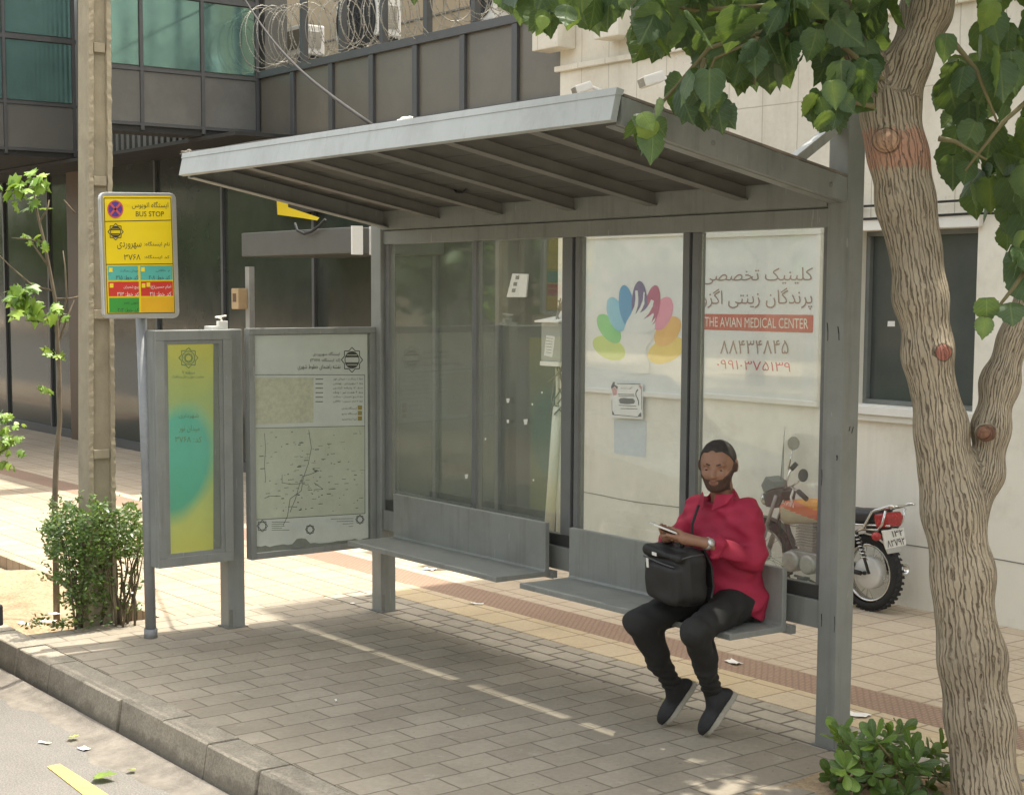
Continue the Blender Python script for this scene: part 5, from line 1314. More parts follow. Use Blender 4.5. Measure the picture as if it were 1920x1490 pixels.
# ---- glossy shrub at the foot of the big tree
sb = Vector((0.36, -0.30, 0.0))
shrub = thing('shrub', 'low glossy leaved green shrub in front of the right shelter post', 'shrub', tuple(sb))
lf = Leaves('oval', 31); r = lf.rng; st = MB()
m_leafG = leafmat('glossy shrub leaves', [(0.0, (0.022, 0.050, 0.014)), (0.5, (0.055, 0.115, 0.025)), (0.85, (0.11, 0.20, 0.035)), (1.0, (0.20, 0.31, 0.05))], 0.25, 0.32, 0.3)
shoots = [(1575, 1378, .95), (1580, 1385, .9), (1602, 1398, .5), (1640, 1385, .65), (1668, 1378, .75), (1662, 1405, .7), (1650, 1412, .85), (1690, 1372, .6), (1708, 1405, .4), (1745, 1412, .45), (1765, 1400, .5), (1585, 1440, .65), (1600, 1432, .45), (1560, 1455, .3), (1640, 1445, .4), (1690, 1440, .55), (1705, 1455, .75), (1720, 1430, .4), (1752, 1440, .6), (1620, 1470, .3), (1660, 1480, .35), (1700, 1490, .3), (1740, 1475, .3), (1770, 1455, .35), (1600, 1495, .25), (1640, 1510, .25), (1690, 1520, .25), (1740, 1510, .2), (1780, 1490, .3), (1675, 1430, .8), (1615, 1420, .35), (1630, 1400, .45)]
for u, v, tn in shoots:
    d = r.uniform(5.55, 6.0); p = Vector(at_d(u, v, d))
    base = Vector((sb.x+r.normal()*0.06, sb.y+r.normal()*0.06, 0.0)); mid = base.lerp(p, 0.55)+Vector((r.normal()*0.02, r.normal()*0.02, 0.03))
    st.tube([base, mid, p], [0.007, 0.005, 0.003], 6)
    ax_ = ((p-mid).normalized()+Vector((0, 0, 0.8))).normalized()
    n = int(r.integers(9, 13))
    for k in range(n):
        a = k*2.4+r.normal()*0.3; el = r.uniform(0.05, 1.0) if k > 3 else r.uniform(0.8, 1.3)
        s1 = ax_.cross(Vector((0.3, 0.2, 1))).normalized(); s2 = ax_.cross(s1)
        tip = (s1*math.cos(a)+s2*math.sin(a))*math.cos(el)+ax_*math.sin(el)
        nr = ax_*math.cos(el)-(s1*math.cos(a)+s2*math.sin(a))*math.sin(el)
        lf.leaf(p-ax_*0.035*k/n, tip, nr, r.uniform(0.055, 0.092), float(np.clip(r.normal(tn, 0.15), 0, 1)), 0.2, 0.35)
st.build('stems', m_twig, shrub); lf.build('foliage', m_leafG, shrub)

# ------------------------------------------------------------------ litter and fallen leaves
def scrap(u, v, s_, lab, m=m_paper, z=0.0, rot=0.0, asp=0.6, name='paper_scrap', cat='litter'):
    c = at(u, v, 'z', z); mb = MB(); cs_, sn_ = math.cos(rot), math.sin(rot); rr = random.Random(int(u*7+v)); vs = []
    G = 5
    for i in range(G):
        for j in range(G):
            x, y = (i/(G-1)-0.5)*s_*2*(1+0.1*rr.uniform(-1, 1)), (j/(G-1)-0.5)*s_*2*asp*(1+0.1*rr.uniform(-1, 1))
            vs.append((c.x+x*cs_-y*sn_, c.y+x*sn_+y*cs_, z+0.006+0.25*s_*rr.random()*(0.3+abs(i-2)/2*0.5)))
    mb.add(vs, [(i*G+j, (i+1)*G+j, (i+1)*G+j+1, i*G+j+1) for i in range(G-1) for j in range(G-1)], True)
    tag(mb.build(name, m, loc=tuple(c)), lab, cat)
m_litter = mat('white litter', (0.78, 0.77, 0.72), 0.7, var=0.06)
scrap(805, 1068, 0.05, 'flat white paper on the cream tiles behind the left bench, just right of the post', m_litter, 0, 0.3)
scrap(893, 1133, 0.042, 'small white paper scrap on the brown ribbed strip between the benches', m_litter, 0, 0.5, 0.35)
scrap(691, 1116, 0.018, 'round white scrap on the paving left of the rear left post', m_litter, 0, 0.0, 1.0)
scrap(661, 1132, 0.012, 'tiny white scrap on the paving between the two left posts', m_litter, 0, 0.0, 1.0)
scrap(1375, 1243, 0.05, 'white paper lid on the ribbed strip right of the seated man', m_litter, 0, -0.2, 0.5)
scrap(1608, 1342, 0.05, 'crumpled white tissue on the ribbed strip behind the right post', m_litter, 0, 0.4, 0.7)
scrap(158, 1405, 0.03, 'white scrap on the road close to the kerb', m_litter, RZ, 0.2, 0.6)
scrap(84, 1394, 0.03, 'narrow white scrap on the road near the left edge', m_litter, RZ, 0.5, 0.3)
scrap(45, 1171, 0.055, 'white paper strip lying on the dry soil bed at the left', m_litter, -0.02, 0.2, 0.25)
scrap(92, 1166, 0.045, 'crumpled white paper at the foot of the sapling', m_litter, -0.02, 0.6, 0.5)
scrap(102, 1152, 0.03, 'little white scrap on the soil right beside the sapling stem', m_litter, -0.02, 0.1, 0.8)
scrap(630, 1315, 0.02, 'short white sliver on the shaded pavers in front of the left bench', m_litter, 0, -0.4, 0.25)
m_fall = leafmat('fallen leaves', [(0.0, (0.10, 0.20, 0.02)), (1.0, (0.40, 0.42, 0.12))], 0.2)
def fallen(u, v, L, tone, lab, z, rot, kind='heart', tip_z=0.08):
    c = at(u, v, 'z', z+0.012); lf = Leaves(kind, int(u)); lf.leaf(c, (math.cos(rot), math.sin(rot), tip_z), (0.1, 0.1, 1), L, tone, -0.25, -0.25)
    tag(lf.build('fallen_leaf', m_fall, loc=tuple(c)), lab, 'leaf')
fallen(176, 1458, 0.095, 0.15, 'large fresh green leaf lying on the road beside the yellow marking', RZ, 0.9)
fallen(128, 1382, 0.06, 0.8, 'pale curled leaf on the road near the kerb foot', RZ, 0.6, 'palm')
fallen(242, 1442, 0.04, 0.6, 'small yellow green leaf on the road, close to the kerb', RZ, 0.3)
fallen(1240, 1314, 0.035, 0.5, 'yellow green leaf on the pavers beside the raised shoe of the man', 0, 0.8)
fallen(866, 1329, 0.02, 0.6, 'tiny yellow leaf in the middle of the shaded platform', 0, 0.4)

# ------------------------------------------------------------------ the seated man
pn_ = thing('person', 'man in a red jacket and black trousers sitting on the right bench with a phone', 'person', (-0.47, -0.2, 0.0))
m_skin = mat('brown skin', (0.26, 0.135, 0.082), 0.55, var=0.08, scale=30)
m_hair = mat('short black hair', (0.030, 0.024, 0.020), 0.75, var=0.3, scale=80, bmp=0.5, bscale=200)
m_beard = mat('dark stubble', (0.070, 0.040, 0.028), 0.8, var=0.3, scale=120)
m_jack = mat('red jacket cloth', (0.31, 0.012, 0.042), 0.75, var=0.14, scale=9, bmp=0.35, bscale=14)
m_trou = mat('black trousers', (0.014, 0.014, 0.013), 0.8, var=0.25, scale=10, bmp=0.4, bscale=16)
HC = np.array([-0.475, -0.215, 1.142])
hf = np.array([0.52, -0.84, -0.16]); hf /= np.linalg.norm(hf)
hx = np.cross(hf, [0, 0, 1.0]); hx /= np.linalg.norm(hx); hz = np.cross(hx, hf)
HR = np.stack([hx, hf, hz], 1)                    # columns: side, forward, up
hl = lambda P: (P-HC)@HR
def skull(q): 
    d = sd_ell(q, (0, -0.012, 0.022), (0.073, 0.090, 0.084))
    d = smin(d, sd_ell(q, (0, 0.022, -0.030), (0.058, 0.064, 0.066)), 0.03)
    return smin(d, sd_ell(q, (0, 0.048, -0.076), (0.032, 0.030, 0.022)), 0.025)
def head_fn(P):
    q = hl(P); d = skull(q)
    for s_ in (-1, 1):
        d = smin(d, sd_ell(q, (s_*0.028, 0.068, 0.026), (0.024, 0.014, 0.009)), 0.012)       # brow
        d = -smin(-d, sd_ell(q, (s_*0.031, 0.086, 0.006), (0.017, 0.014, 0.011)), 0.010)     # eye socket
        d = smin(d, sd_ell(q, (s_*0.034, 0.062, -0.022), (0.020, 0.016, 0.016)), 0.016)      # cheek
        d = smin(d, sd_ell(q, (s_*0.075, -0.012, 0.002), (0.010, 0.020, 0.030)), 0.008)      # ear
    d = smin(d, sd_cap(q, (0, 0.078, 0.012), (0, 0.098, -0.020), 0.007, 0.012), 0.010)
    for s_ in (-1, 1): d = smin(d, sd_ell(q, (s_*0.010, 0.088, -0.024), (0.008, 0.008, 0.007)), 0.006)
    d = smin(d, sd_ell(q, (0, 0.080, -0.044), (0.022, 0.010, 0.006)), 0.005)
    d = smin(d, sd_ell(q, (0, 0.078, -0.056), (0.019, 0.010, 0.007)), 0.005)
    d = -smin(-d, sd_ell(q, (0, 0.090, -0.0495), (0.020, 0.007, 0.0022)), 0.003)
    n = sd_cap(P, HC+HR@np.array([0, -0.028, -0.04]), (-0.482, -0.160, 0.93), 0.048, 0.050)
    return smin(d, n, 0.02)
# arms inside the sleeves, hands round the phone
EL, ER = np.array([-0.288, -0.185, 0.765]), np.array([-0.648, -0.275, 0.80])
WL, WR = np.array([-0.335, -0.415, 0.853]), np.array([-0.545, -0.43, 0.842])
SL, SR = np.array([-0.352, -0.155, 0.948]), np.array([-0.604, -0.195, 0.945])
PL, PR = np.array([-0.395, -0.472, 0.868]), np.array([-0.492, -0.485, 0.868])
pa = np.array([-0.42, -0.80, 0.36]); pa /= np.linalg.norm(pa)          # long axis of the phone
pw = np.cross(pa, [0, 0, 1.0]); pw /= np.linalg.norm(pw); pnm = np.cross(pw, pa)
if pnm[2] < 0: pnm = -pnm
PC = np.array([-0.462, -0.520, 0.905])
def hand(P, palm, wrist, fingers, thumb):
    d = sd_cap(P, wrist, palm, 0.021, 0.024)
    pd = palm-wrist; pd = pd/np.linalg.norm(pd)
    d = smin(d, sd_ell(P, palm+pd*0.012, (0.026, 0.026, 0.020)), 0.015)
    for ch, r in fingers:
        for a, b in zip(ch, ch[1:]): d = smin(d, sd_cap(P, a, b, r, r*0.92), 0.0035)
    for a, b in zip(thumb, thumb[1:]): d = smin(d, sd_cap(P, a, b, 0.0088, 0.0080), 0.005)
    return d
B_ = lambda o, a, w, n: o+pa*a+pw*w+pnm*n
sw = 1.0 if pw[0] > 0 else -1.0
fR = []; fL = []
for i in range(4):
    a = -0.042+i*0.0175; ln = (0.9, 1.0, 1.0, 0.85)[i]
    fR.append(([B_(PR, 0.012+i*0.004, -sw*0.004, 0.004), B_(PC, a, -sw*0.020, -0.016), B_(PC, a+0.002, -sw*0.040*ln, -0.008), B_(PC, a+0.003, -sw*0.037, 0.009)], 0.0083))
    fL.append(([B_(PL, 0.008+i*0.004, sw*0.004, 0.0), B_(PC, a-0.014, sw*0.036, -0.020), B_(PC, a-0.012, sw*0.012*ln, -0.030), B_(PC, a-0.011, -sw*0.006, -0.027)], 0.0082))
tR = [PR+np.array([0.01, 0.0, 0.012]), B_(PC, -0.050, -sw*0.022, 0.010), B_(PC, -0.022, -sw*0.010, 0.012)]
tL = [PL+np.array([-0.005, 0.0, 0.015]), B_(PC, -0.046, sw*0.036, 0.012), B_(PC, -0.012, sw*0.014, 0.012)]
def body_fn(P):
    d = head_fn(P)
    d = smin(d, hand(P, PR, WR, fR, tR), 0.0005); d = smin(d, hand(P, PL, WL, fL, tL), 0.0005)
    for s_, e_2, w_2 in ((SL, EL, WL), (SR, ER, WR)):
        d = smin(d, sd_cap(P, s_, e_2, 0.032, 0.028), 0.02); d = smin(d, sd_cap(P, e_2, w_2, 0.032, 0.021), 0.01)
    t = smin(sd_cap(P, (-0.47, -0.13, 0.60), (-0.48, -0.16, 0.86), 0.08, 0.065), sd_cap(P, SL, SR, 0.03, 0.03), 0.04)
    return smin(d, t, 0.03)
surf_obj('body', body_fn, (-0.74, -0.62, 0.46), (-0.20, -0.02, 1.28), 0.006, m_skin, pn_)
def fine(name, fn, lo, hi, h, m, par): return surf_obj(name, fn, lo, hi, h, m, par)
def hair_fn(P):
    q = hl(P); d = skull(q)-0.0032+0.0010*np.sin(q[..., 0]*160)*np.sin(q[..., 1]*140)
    line = 0.074+0.004*np.sin(q[..., 0]*150)-0.062*np.clip((0.055-q[..., 1])/0.1, 0, 1)**0.8-0.035*np.clip(-q[..., 1]/0.06, 0, 1)      # hairline, lower to the back
    side = np.abs(q[..., 0])
    line = line+0.004-0.03*np.clip((side-0.05)/0.02, 0, 1)*np.clip((0.045-q[..., 1])/0.03, 0, 1)
    return np.maximum(d, line-q[..., 2])
body = [o for o in pn_.children if o.name.startswith('body')][0]
hlo, hhi = HC-0.13, HC+0.13
fine('hair', hair_fn, hlo, hhi, 0.0045, m_hair, pn_)
def beard_fn(P):
    q = hl(P); d = head_fn(P)-0.0022
    side = np.abs(q[..., 0])
    top = -0.036+0.030*np.clip((side-0.036)/0.026, 0, 1)+0.03*np.clip((side-0.06)/0.01, 0, 1)*np.clip((0.035-q[..., 1])/0.02, 0, 1)
    k = np.maximum(d, q[..., 2]-top)
    k = np.maximum(k, -q[..., 1]-0.002); k = np.maximum(k, -0.10-q[..., 2])
    return np.maximum(k, -sd_ell(q, (0, 0.09, -0.0500), (0.021, 0.03, 0.0105)))
fine('beard', beard_fn, hlo, hhi, 0.0045, m_beard, pn_)
for s_ in (-1, 1):
    e = Vector(HC+HR@np.array([s_*0.031, 0.0665, 0.006])); mb = MB()
    mb.lathe([(0.0088*math.sin(a), -0.0088*math.cos(a)) for a in np.linspace(0.01, math.pi-0.01, 10)], e, Vector(hf), 14)
    eo = mb.build('eye', mat('eye white', (0.36, 0.31, 0.27), 0.35), pn_)
    mb = MB(); mb.lathe([(0.0, 0.0098), (0.0050, 0.0086), (0.0056, 0.0074)], e-Vector(HR@np.array([0,0,0.0018])), Vector(hf), 12); mb.build('iris', m_black, eo)
    mb = MB(); up_e = (Vector(hz)*0.86+Vector(hf)*0.5).normalized()
    mb.lathe([(0.0094*math.sin(a), 0.0094*math.cos(a)) for a in np.linspace(0.01, 1.18, 8)], e+Vector(hf)*0.0008, up_e, 14); mb.build('eyelid', m_skin, eo)
    mb = MB(); P_ = [Vector(HC+HR@np.array([s_*x, y, z])) for x, y, z in ((0.013, 0.0800, 0.024), (0.028, 0.0790, 0.0285), (0.044, 0.0680, 0.025))]
    mb.tube(P_, [0.0030, 0.0036, 0.0018], 6); mb.build('eyebrow', m_hair, pn_)
m_lip = mat('lip', (0.20, 0.085, 0.065), 0.5)
surf_obj('lips', lambda P: smin(sd_ell(hl(P), (0, 0.0825, -0.0450), (0.0185, 0.0085, 0.0040)), sd_ell(hl(P), (0, 0.0810, -0.0545), (0.0165, 0.0090, 0.0050)), 0.001), hlo, hhi, 0.003, m_lip, pn_)
def folds(P, a, f): return a*(np.sin(P[..., 2]*f+6*P[..., 0]+3*np.sin(P[..., 1]*13))*np.sin(P[..., 0]*f*0.6-P[..., 1]*f*0.5+1.3))
def jack_fn(P):
    d = sd_cap(P, (-0.405, -0.135, 0.50), (-0.405, -0.165, 0.88), 0.108, 0.092)
    d = smin(d, sd_cap(P, (-0.535, -0.155, 0.50), (-0.55, -0.185, 0.88), 0.105, 0.090), 0.05)
    d = smin(d, sd_cap(P, (-0.47, -0.185, 0.62), (-0.475, -0.205, 0.84), 0.11, 0.08), 0.05)
    d = smin(d, sd_cap(P, SL+np.array([0.0, 0, -0.008]), SR+np.array([0, 0, -0.008]), 0.058, 0.056), 0.05)
    d = smin(d, sd_cap(P, (-0.482, -0.165, 0.95), (-0.480, -0.185, 1.025), 0.078, 0.064), 0.025)
    for s_, e_2, w_2 in ((SL, EL, WL), (SR, ER, WR)):
        w3 = e_2+(w_2-e_2)*0.80
        d = smin(d, smin(sd_cap(P, s_, e_2, 0.060, 0.050), sd_cap(P, e_2, w3, 0.050, 0.039), 0.02), 0.02)
        wv = w_2-e_2; wv = wv/np.linalg.norm(wv); d = smin(d, np.maximum(sd_cap(P, e_2, w_2, 0.05, 0.046), np.maximum((P-w3)@wv-0.004, -((P-w3)@wv)-0.022)), 0.004)
    d = smin(d, sd_ell(P, (-0.462, -0.130, 0.575), (0.178, 0.128, 0.085)), 0.03)
    d = d+folds(P, 0.0075, 46)+folds(P+0.3, 0.004, 90)+0.004*np.sin((P[..., 0]*40+P[..., 2]*55+P[..., 1]*30))*np.exp(-((P[..., 2]-0.79)/0.07)**2)
    hem = 0.528+0.06*np.clip((-0.12-P[..., 1])/0.12, 0, 1.6)-0.03*np.clip((P[..., 0]+0.42)/0.12, 0, 1)
    d = np.maximum(d, hem-P[..., 2])
    neck = np.maximum(sd_cap(P, (-0.480, -0.185, 0.97), (-0.472, -0.225, 1.12), 0.052, 0.075), 0.985-P[..., 2])
    d = np.maximum(d, P[..., 2]-1.048+0.25*(P[..., 1]+0.185)*-1.0*0-0.35*np.clip(P[..., 1]+0.185, -0.1, 0.1))
    return np.maximum(d, -neck)
jk = surf_obj('jacket', jack_fn, (-0.80, -0.60, 0.48), (-0.16, 0.03, 1.10), 0.0065, m_jack, pn_)
mb = MB(); P_ = [Vector((-0.505, -0.292, 0.98)), Vector((-0.515, -0.318, 0.90)), Vector((-0.50, -0.335, 0.80)), Vector((-0.49, -0.335, 0.70))]
mb.tube(P_, [0.006, 0.006, 0.006, 0.006], 5); mb.build('zip', m_black, jk)
for s_, c_ in ((1, (-0.435, -0.248, 1.005)), (-1, (-0.515, -0.262, 1.000))):
    mb = MB(); c_ = Vector(c_); mb.poly([c_+Vector(q) for q in ((-0.022*s_, -0.018, -0.045), (0.035*s_, 0.012, -0.012), (0.045*s_, 0.045, 0.028), (-0.012*s_, -0.004, 0.022))]); mb.build('collar', m_jack, jk, fix=False)
def trou_fn(P):
    d = None
    for h_, k_, a_, in (((-0.545, -0.165, 0.575), (-0.600, -0.545, 0.498), (-0.617, -0.325, 0.205)), ((-0.39, -0.155, 0.575), (-0.282, -0.525, 0.510), (-0.432, -0.27, 0.205))):
        h_, k_, a_ = map(np.array, (h_, k_, a_))
        e = smin(sd_cap(P, h_, k_, 0.088, 0.056), sd_cap(P, k_, a_, 0.056, 0.040), 0.018)
        e = smin(e, sd_ell(P, k_*0.55+a_*0.45+np.array([0.0, 0.022, 0.0]), (0.043, 0.046, 0.10)), 0.03)
        lowz = np.clip((0.36-P[..., 2])/0.12, 0, 1)
        e = e+folds(P, 0.004, 60)+lowz*0.004*np.sin(P[..., 2]*190+8*P[..., 0])
        e = np.maximum(e, 0.188-P[..., 2]+0.2*(P[..., 1]-a_[1]))
        d = e if d is None else smin(d, e, 0.02)
    d = smin(d, sd_ell(P, (-0.468, -0.125, 0.59), (0.165, 0.115, 0.10)), 0.04)
    return np.maximum(d, 0.4945-P[..., 2]-9*np.clip(-0.40-P[..., 1], 0, 1)-9*np.clip(0.47-P[..., 2], 0, 1)*(P[..., 1] < -0.12))
surf_obj('trousers', trou_fn, (-0.72, -0.66, 0.15), (-0.16, 0.02, 0.72), 0.0065, m_trou, pn_)
m_shoe = mat('black mesh shoe', (0.017, 0.017, 0.018), 0.7, var=0.3, scale=60, bmp=0.3, bscale=150)
m_sole = mat('pale rubber sole', (0.36, 0.335, 0.275), 0.8, var=0.15, scale=20)
for nm, an, hee, toe in (('R', (-0.618, -0.318, 0.195), (-0.592, -0.248, 0.192), (-0.664, -0.322, 0.040)), ('L', (-0.432, -0.265, 0.195), (-0.388, -0.212, 0.186), (-0.446, -0.292, 0.040))):
    an, hee, toe = map(np.array, (an, hee, toe)); ax_ = (toe-hee)/np.linalg.norm(toe-hee)
    dn = np.array([0.62, 0.78, -0.1]); dn -= ax_*(dn@ax_); dn /= np.linalg.norm(dn); sd_ = np.cross(ax_, dn)
    FR = np.stack([sd_, ax_, dn], 1); mid = (hee+toe)/2
    L2 = np.linalg.norm(toe-hee)/2+0.022
    def shoe_fn(P, mid=mid, FR=FR, L2=L2, an=an, toe=toe):
        q = (P-mid)@FR
        d = sd_ell(q, (0.0, 0.02, -0.004), (0.037, L2*0.92, 0.040)); d = smin(d, sd_ell(q, (0.002, L2*0.55, 0.006), (0.040, 0.055, 0.030)), 0.02)
        d = smin(d, sd_cap(P, an, (an*0.6+mid*0.4), 0.040, 0.038), 0.03); d = smin(d, sd_ell(q, (0, -L2*0.7, -0.004), (0.030, 0.032, 0.034)), 0.02)
        return np.maximum(d, q[..., 2]-0.010)
    def sole_fn(P, mid=mid, FR=FR, L2=L2):
        q = (P-mid)@FR; y = q[..., 1]/L2
        w = 0.034+0.008*np.clip(y, -1, 1)-0.006*np.clip(0.35-np.abs(y+0.1), 0, 1)*2
        r = np.sqrt((q[..., 0]/w)**2+np.maximum(np.abs(y)-0.0, 0)**4)-1.0
        return np.maximum(r*0.03, np.abs(q[..., 2]-0.021+0.010*np.clip(y-0.5, 0, 1))-0.0125-0.0015*np.sign(np.sin(q[..., 1]*330)))
    lo_, hi_ = np.minimum(an, toe)-0.10, np.maximum(hee, an)+0.09
    so = surf_obj('shoe', shoe_fn, lo_, hi_, 0.0045, m_shoe, pn_)
    surf_obj('sole', sole_fn, lo_, hi_, 0.0045, m_sole, so)
    mb = MB()
    for k in range(4):
        c = mid-ax_*0.03+ax_*0.022*k-dn*0.0405
        mb.tube([Vector(c+sd_*0.018+dn*0.010), Vector(c), Vector(c-sd_*0.018+dn*0.010)], 0.0025, 5)
    mb.build('laces', mat('grey lace', (0.20, 0.20, 0.20), 0.8), so)
wv = WL-EL; wv /= np.linalg.norm(wv); wc = EL+(WL-EL)*0.97
mb = MB(); mb.lathe([(0.0235, -0.008), (0.0265, -0.007), (0.0265, 0.007), (0.0235, 0.008)], Vector(wc), Vector(wv), 20)
fd = Vector((0.45, -0.75, 0.45)); fd = (fd-Vector(wv)*fd.dot(Vector(wv))).normalized(); mb.lathe([(0, 0.031), (0.014, 0.031), (0.017, 0.027), (0.017, 0.022)], Vector(wc), fd, 18)
mb.build('wristwatch', m_alu, pn_)
ph = thing('smartphone', 'white smartphone held in both hands by the seated man', 'phone', tuple(PC))
mb = MB(); mb.obox(PC, Vector(pa*0.064), Vector(pw*0.033), Vector(pnm*0.0042)); mb.build('phone_body', mat('white phone shell', (0.68, 0.67, 0.63), 0.3), ph, bevel=0.0035)
mb = MB(); mb.obox(PC+pnm*0.0046, Vector(pa*0.057), Vector(pw*0.030), Vector(pnm*0.0004)); mb.build('screen', dark_glass('phone screen', (0.05, 0.06, 0.07), 0.06), ph)
# backpack on his lap
BC = np.array([-0.470, -0.452, 0.712]); bt = rad(-8)
bz = np.array([0.02, -0.10, 1.0]); bz /= np.linalg.norm(bz); bx = np.array([math.cos(bt), math.sin(bt), 0]); bx -= bz*(bx@bz); bx /= np.linalg.norm(bx); by = np.cross(bz, bx)
BR = np.stack([bx, by, bz], 1)
bl = lambda x, y, z: Vector(BC+BR@np.array([x, y, z]))
bp_ = thing('backpack', 'black backpack with a white zip pull standing on the lap of the seated man', 'backpack', tuple(BC))
m_bag = mat('black nylon', (0.013, 0.0125, 0.012), 0.6, var=0.25, scale=18, bmp=0.35, bscale=220)
def bag_fn(P):
    q = (P-BC)@BR
    d = sd_box(q, (0, 0.012, 0), (0.130, 0.074, 0.124), 0.058)
    d = smin(d, sd_box(q, (0.0, -0.060, -0.022), (0.112, 0.030, 0.084), 0.028), 0.014)
    d = smin(d, sd_box(q, (0.0, -0.050, 0.094), (0.125, 0.03, 0.022), 0.02), 0.010)
    d = d-0.004*np.exp(-((np.abs(q[..., 1]+0.02)-0.0)/0.004)**2)
    return d+0.03*np.clip(q[..., 2]-0.06, 0, 1)+folds(P, 0.005, 38)+0.006*np.sin(q[..., 0]*17+1)*np.sin(q[..., 2]*21)
bagb = surf_obj('bag_body', bag_fn, BC-0.21, BC+0.21, 0.006, m_bag, bp_)
mb = MB(); mb.tube([bl(-0.05, 0.0, 0.118), bl(-0.045, -0.005, 0.150), bl(-0.01, -0.008, 0.162), bl(0.03, -0.008, 0.160), bl(0.05, -0.004, 0.145), bl(0.055, 0.0, 0.118)], 0.009, 8); mb.build('handle', m_bag, bp_)
mb = MB(); mb.obox(bl(-0.073, -0.0885, 0.048), Vector(bx*0.006), Vector(by*0.003), Vector(bz*0.020)); mb.build('zip_pull', m_white, bp_, bevel=0.002)
mb = MB(); mb.obox(bl(-0.025, -0.086, 0.094), Vector(bx*0.015), Vector(by*0.0015), Vector(bz*0.0065)); mb.build('label_patch', m_white, bp_)
mb = MB(); mb.tube([bl(x, -0.0885+0.004*abs(x)/0.1, 0.066-0.004*math.sin(x*18)) for x in np.linspace(-0.105, 0.105, 12)], 0.0035, 5)
mb.tube([bl(x, y, 0.108-0.2*abs(y)) for x, y in ((0.13, -0.06), (0.143, -0.02), (0.143, 0.04))], 0.0035, 5); mb.build('zip', mat('grey zip', (0.06, 0.06, 0.06), 0.4), bp_)
for s_ in (-1, 1):
    mb = MB(); P_ = [bl(s_*0.07, 0.082, 0.10), bl(s_*0.085, 0.105, 0.03), bl(s_*0.10, 0.10, -0.06), bl(s_*0.115, 0.075, -0.10)]
    for a, b in zip(P_, P_[1:]): mb.bar(a, b, 0.045, 0.010, up=tuple(by))
    mb.build('shoulder_strap', m_bag, bp_, bevel=0.003)

# ------------------------------------------------------------------ motorcycle by the white wall
RC = np.array([-1.762, 2.375, 0.228]); FC = np.array([-2.585, 2.335, 0.228])
mo = thing('motorcycle', 'orange and red motorcycle parked along the white wall, seen from its rear left', 'motorcycle', (RC[0], RC[1], 0))
m_tyre = mat('tyre rubber', (0.022, 0.021, 0.020), 0.85, var=0.3, scale=30)
m_chr = mat('chrome', (0.62, 0.61, 0.58), 0.16, 0.95, var=0.06, scale=20)
m_eng = mat('engine alloy', (0.36, 0.355, 0.33), 0.45, 0.5, var=0.15, scale=20, dirt=(0.12, 0.1, 0.08))
m_fr = mat('black frame paint', (0.022, 0.022, 0.022), 0.4)
m_tank = mat('orange red tank paint', (0.55, 0.115, 0.03), 0.28, var=0.1, scale=8)
m_tank2 = mat('beige tank panel', (0.40, 0.36, 0.24), 0.35)
m_lens = mat('red lens', (0.36, 0.03, 0.03), 0.25, var=0.15, scale=30)
m_hub = mat('pale drum', (0.62, 0.61, 0.57), 0.45, 0.2, var=0.08)
def wheel(c, ax, r, drum):
    c, ax = Vector(c), Vector(ax).normalized(); a0 = Vector((0, 0, 1)); a1 = ax.cross(a0).normalized()
    w = MB(); pr_ = []
    for k in range(13):
        t = math.pi*(k/12)*1.25-0.39; pr_.append((r*0.835+r*0.165*math.sin(t) if True else 0, -r*0.155*math.cos(t)))
    w.lathe(pr_, c, ax, 40)
    for k in range(40):
        a = 2*math.pi*k/40; d_ = a0*math.cos(a)+a1*math.sin(a); tg = a1*math.cos(a)-a0*math.sin(a)
        for s_ in (-1, 1): w.obox(c+d_*r*0.985+ax*s_*r*0.075, d_*r*0.02, tg*r*0.035+ax*s_*0.004, ax*r*0.055)
    t = w.build('wheel', m_tyre, mo)
    w = MB(); w.lathe([(r*0.70, -r*0.11), (r*0.745, -r*0.12), (r*0.76, -r*0.10), (r*0.70, -r*0.04), (r*0.70, r*0.04), (r*0.76, r*0.10), (r*0.745, r*0.12), (r*0.70, r*0.11), (r*0.68, 0.0), (r*0.70, -r*0.11)], c, ax, 40)
    w.build('rim', m_chr, t)
    w = MB()
    for k in range(18):
        a = 2*math.pi*k/18; s_ = 1 if k % 2 else -1; b = a+0.5*(1 if k % 4 < 2 else -1)
        w.tube([c+(a0*math.cos(a)+a1*math.sin(a))*r*0.2+ax*s_*r*0.12, c+(a0*math.cos(b)+a1*math.sin(b))*r*0.70], r*0.007, 4)
    w.build('spokes', m_chr, t)
    w = MB(); w.lathe([(0, -r*0.2), (r*0.12, -r*0.2), (drum*0.9, -r*0.15), (drum, -r*0.12), (drum, r*0.12), (drum*0.9, r*0.15), (0, r*0.17)], c, ax, 28); h_ = w.build('hub', m_hub, t)
    w = MB(); w.lathe([(0, -r*0.26), (r*0.05, -r*0.26), (r*0.05, -r*0.18)], c, ax, 10); w.build('axle_nut', m_fr, h_)
wheel(RC, (0.03, 1, 0), 0.228, 0.098); 
FA = Vector((-0.22, 1, 0)).normalized()
wheel(FC, FA, 0.228, 0.05)
mq = lambda u, v, y=2.33: at(u, v, 'y', y)
def mtube(name, pts, r, m, par=mo, n=8): return MB().tube(pts, r, n).build(name, m, par)
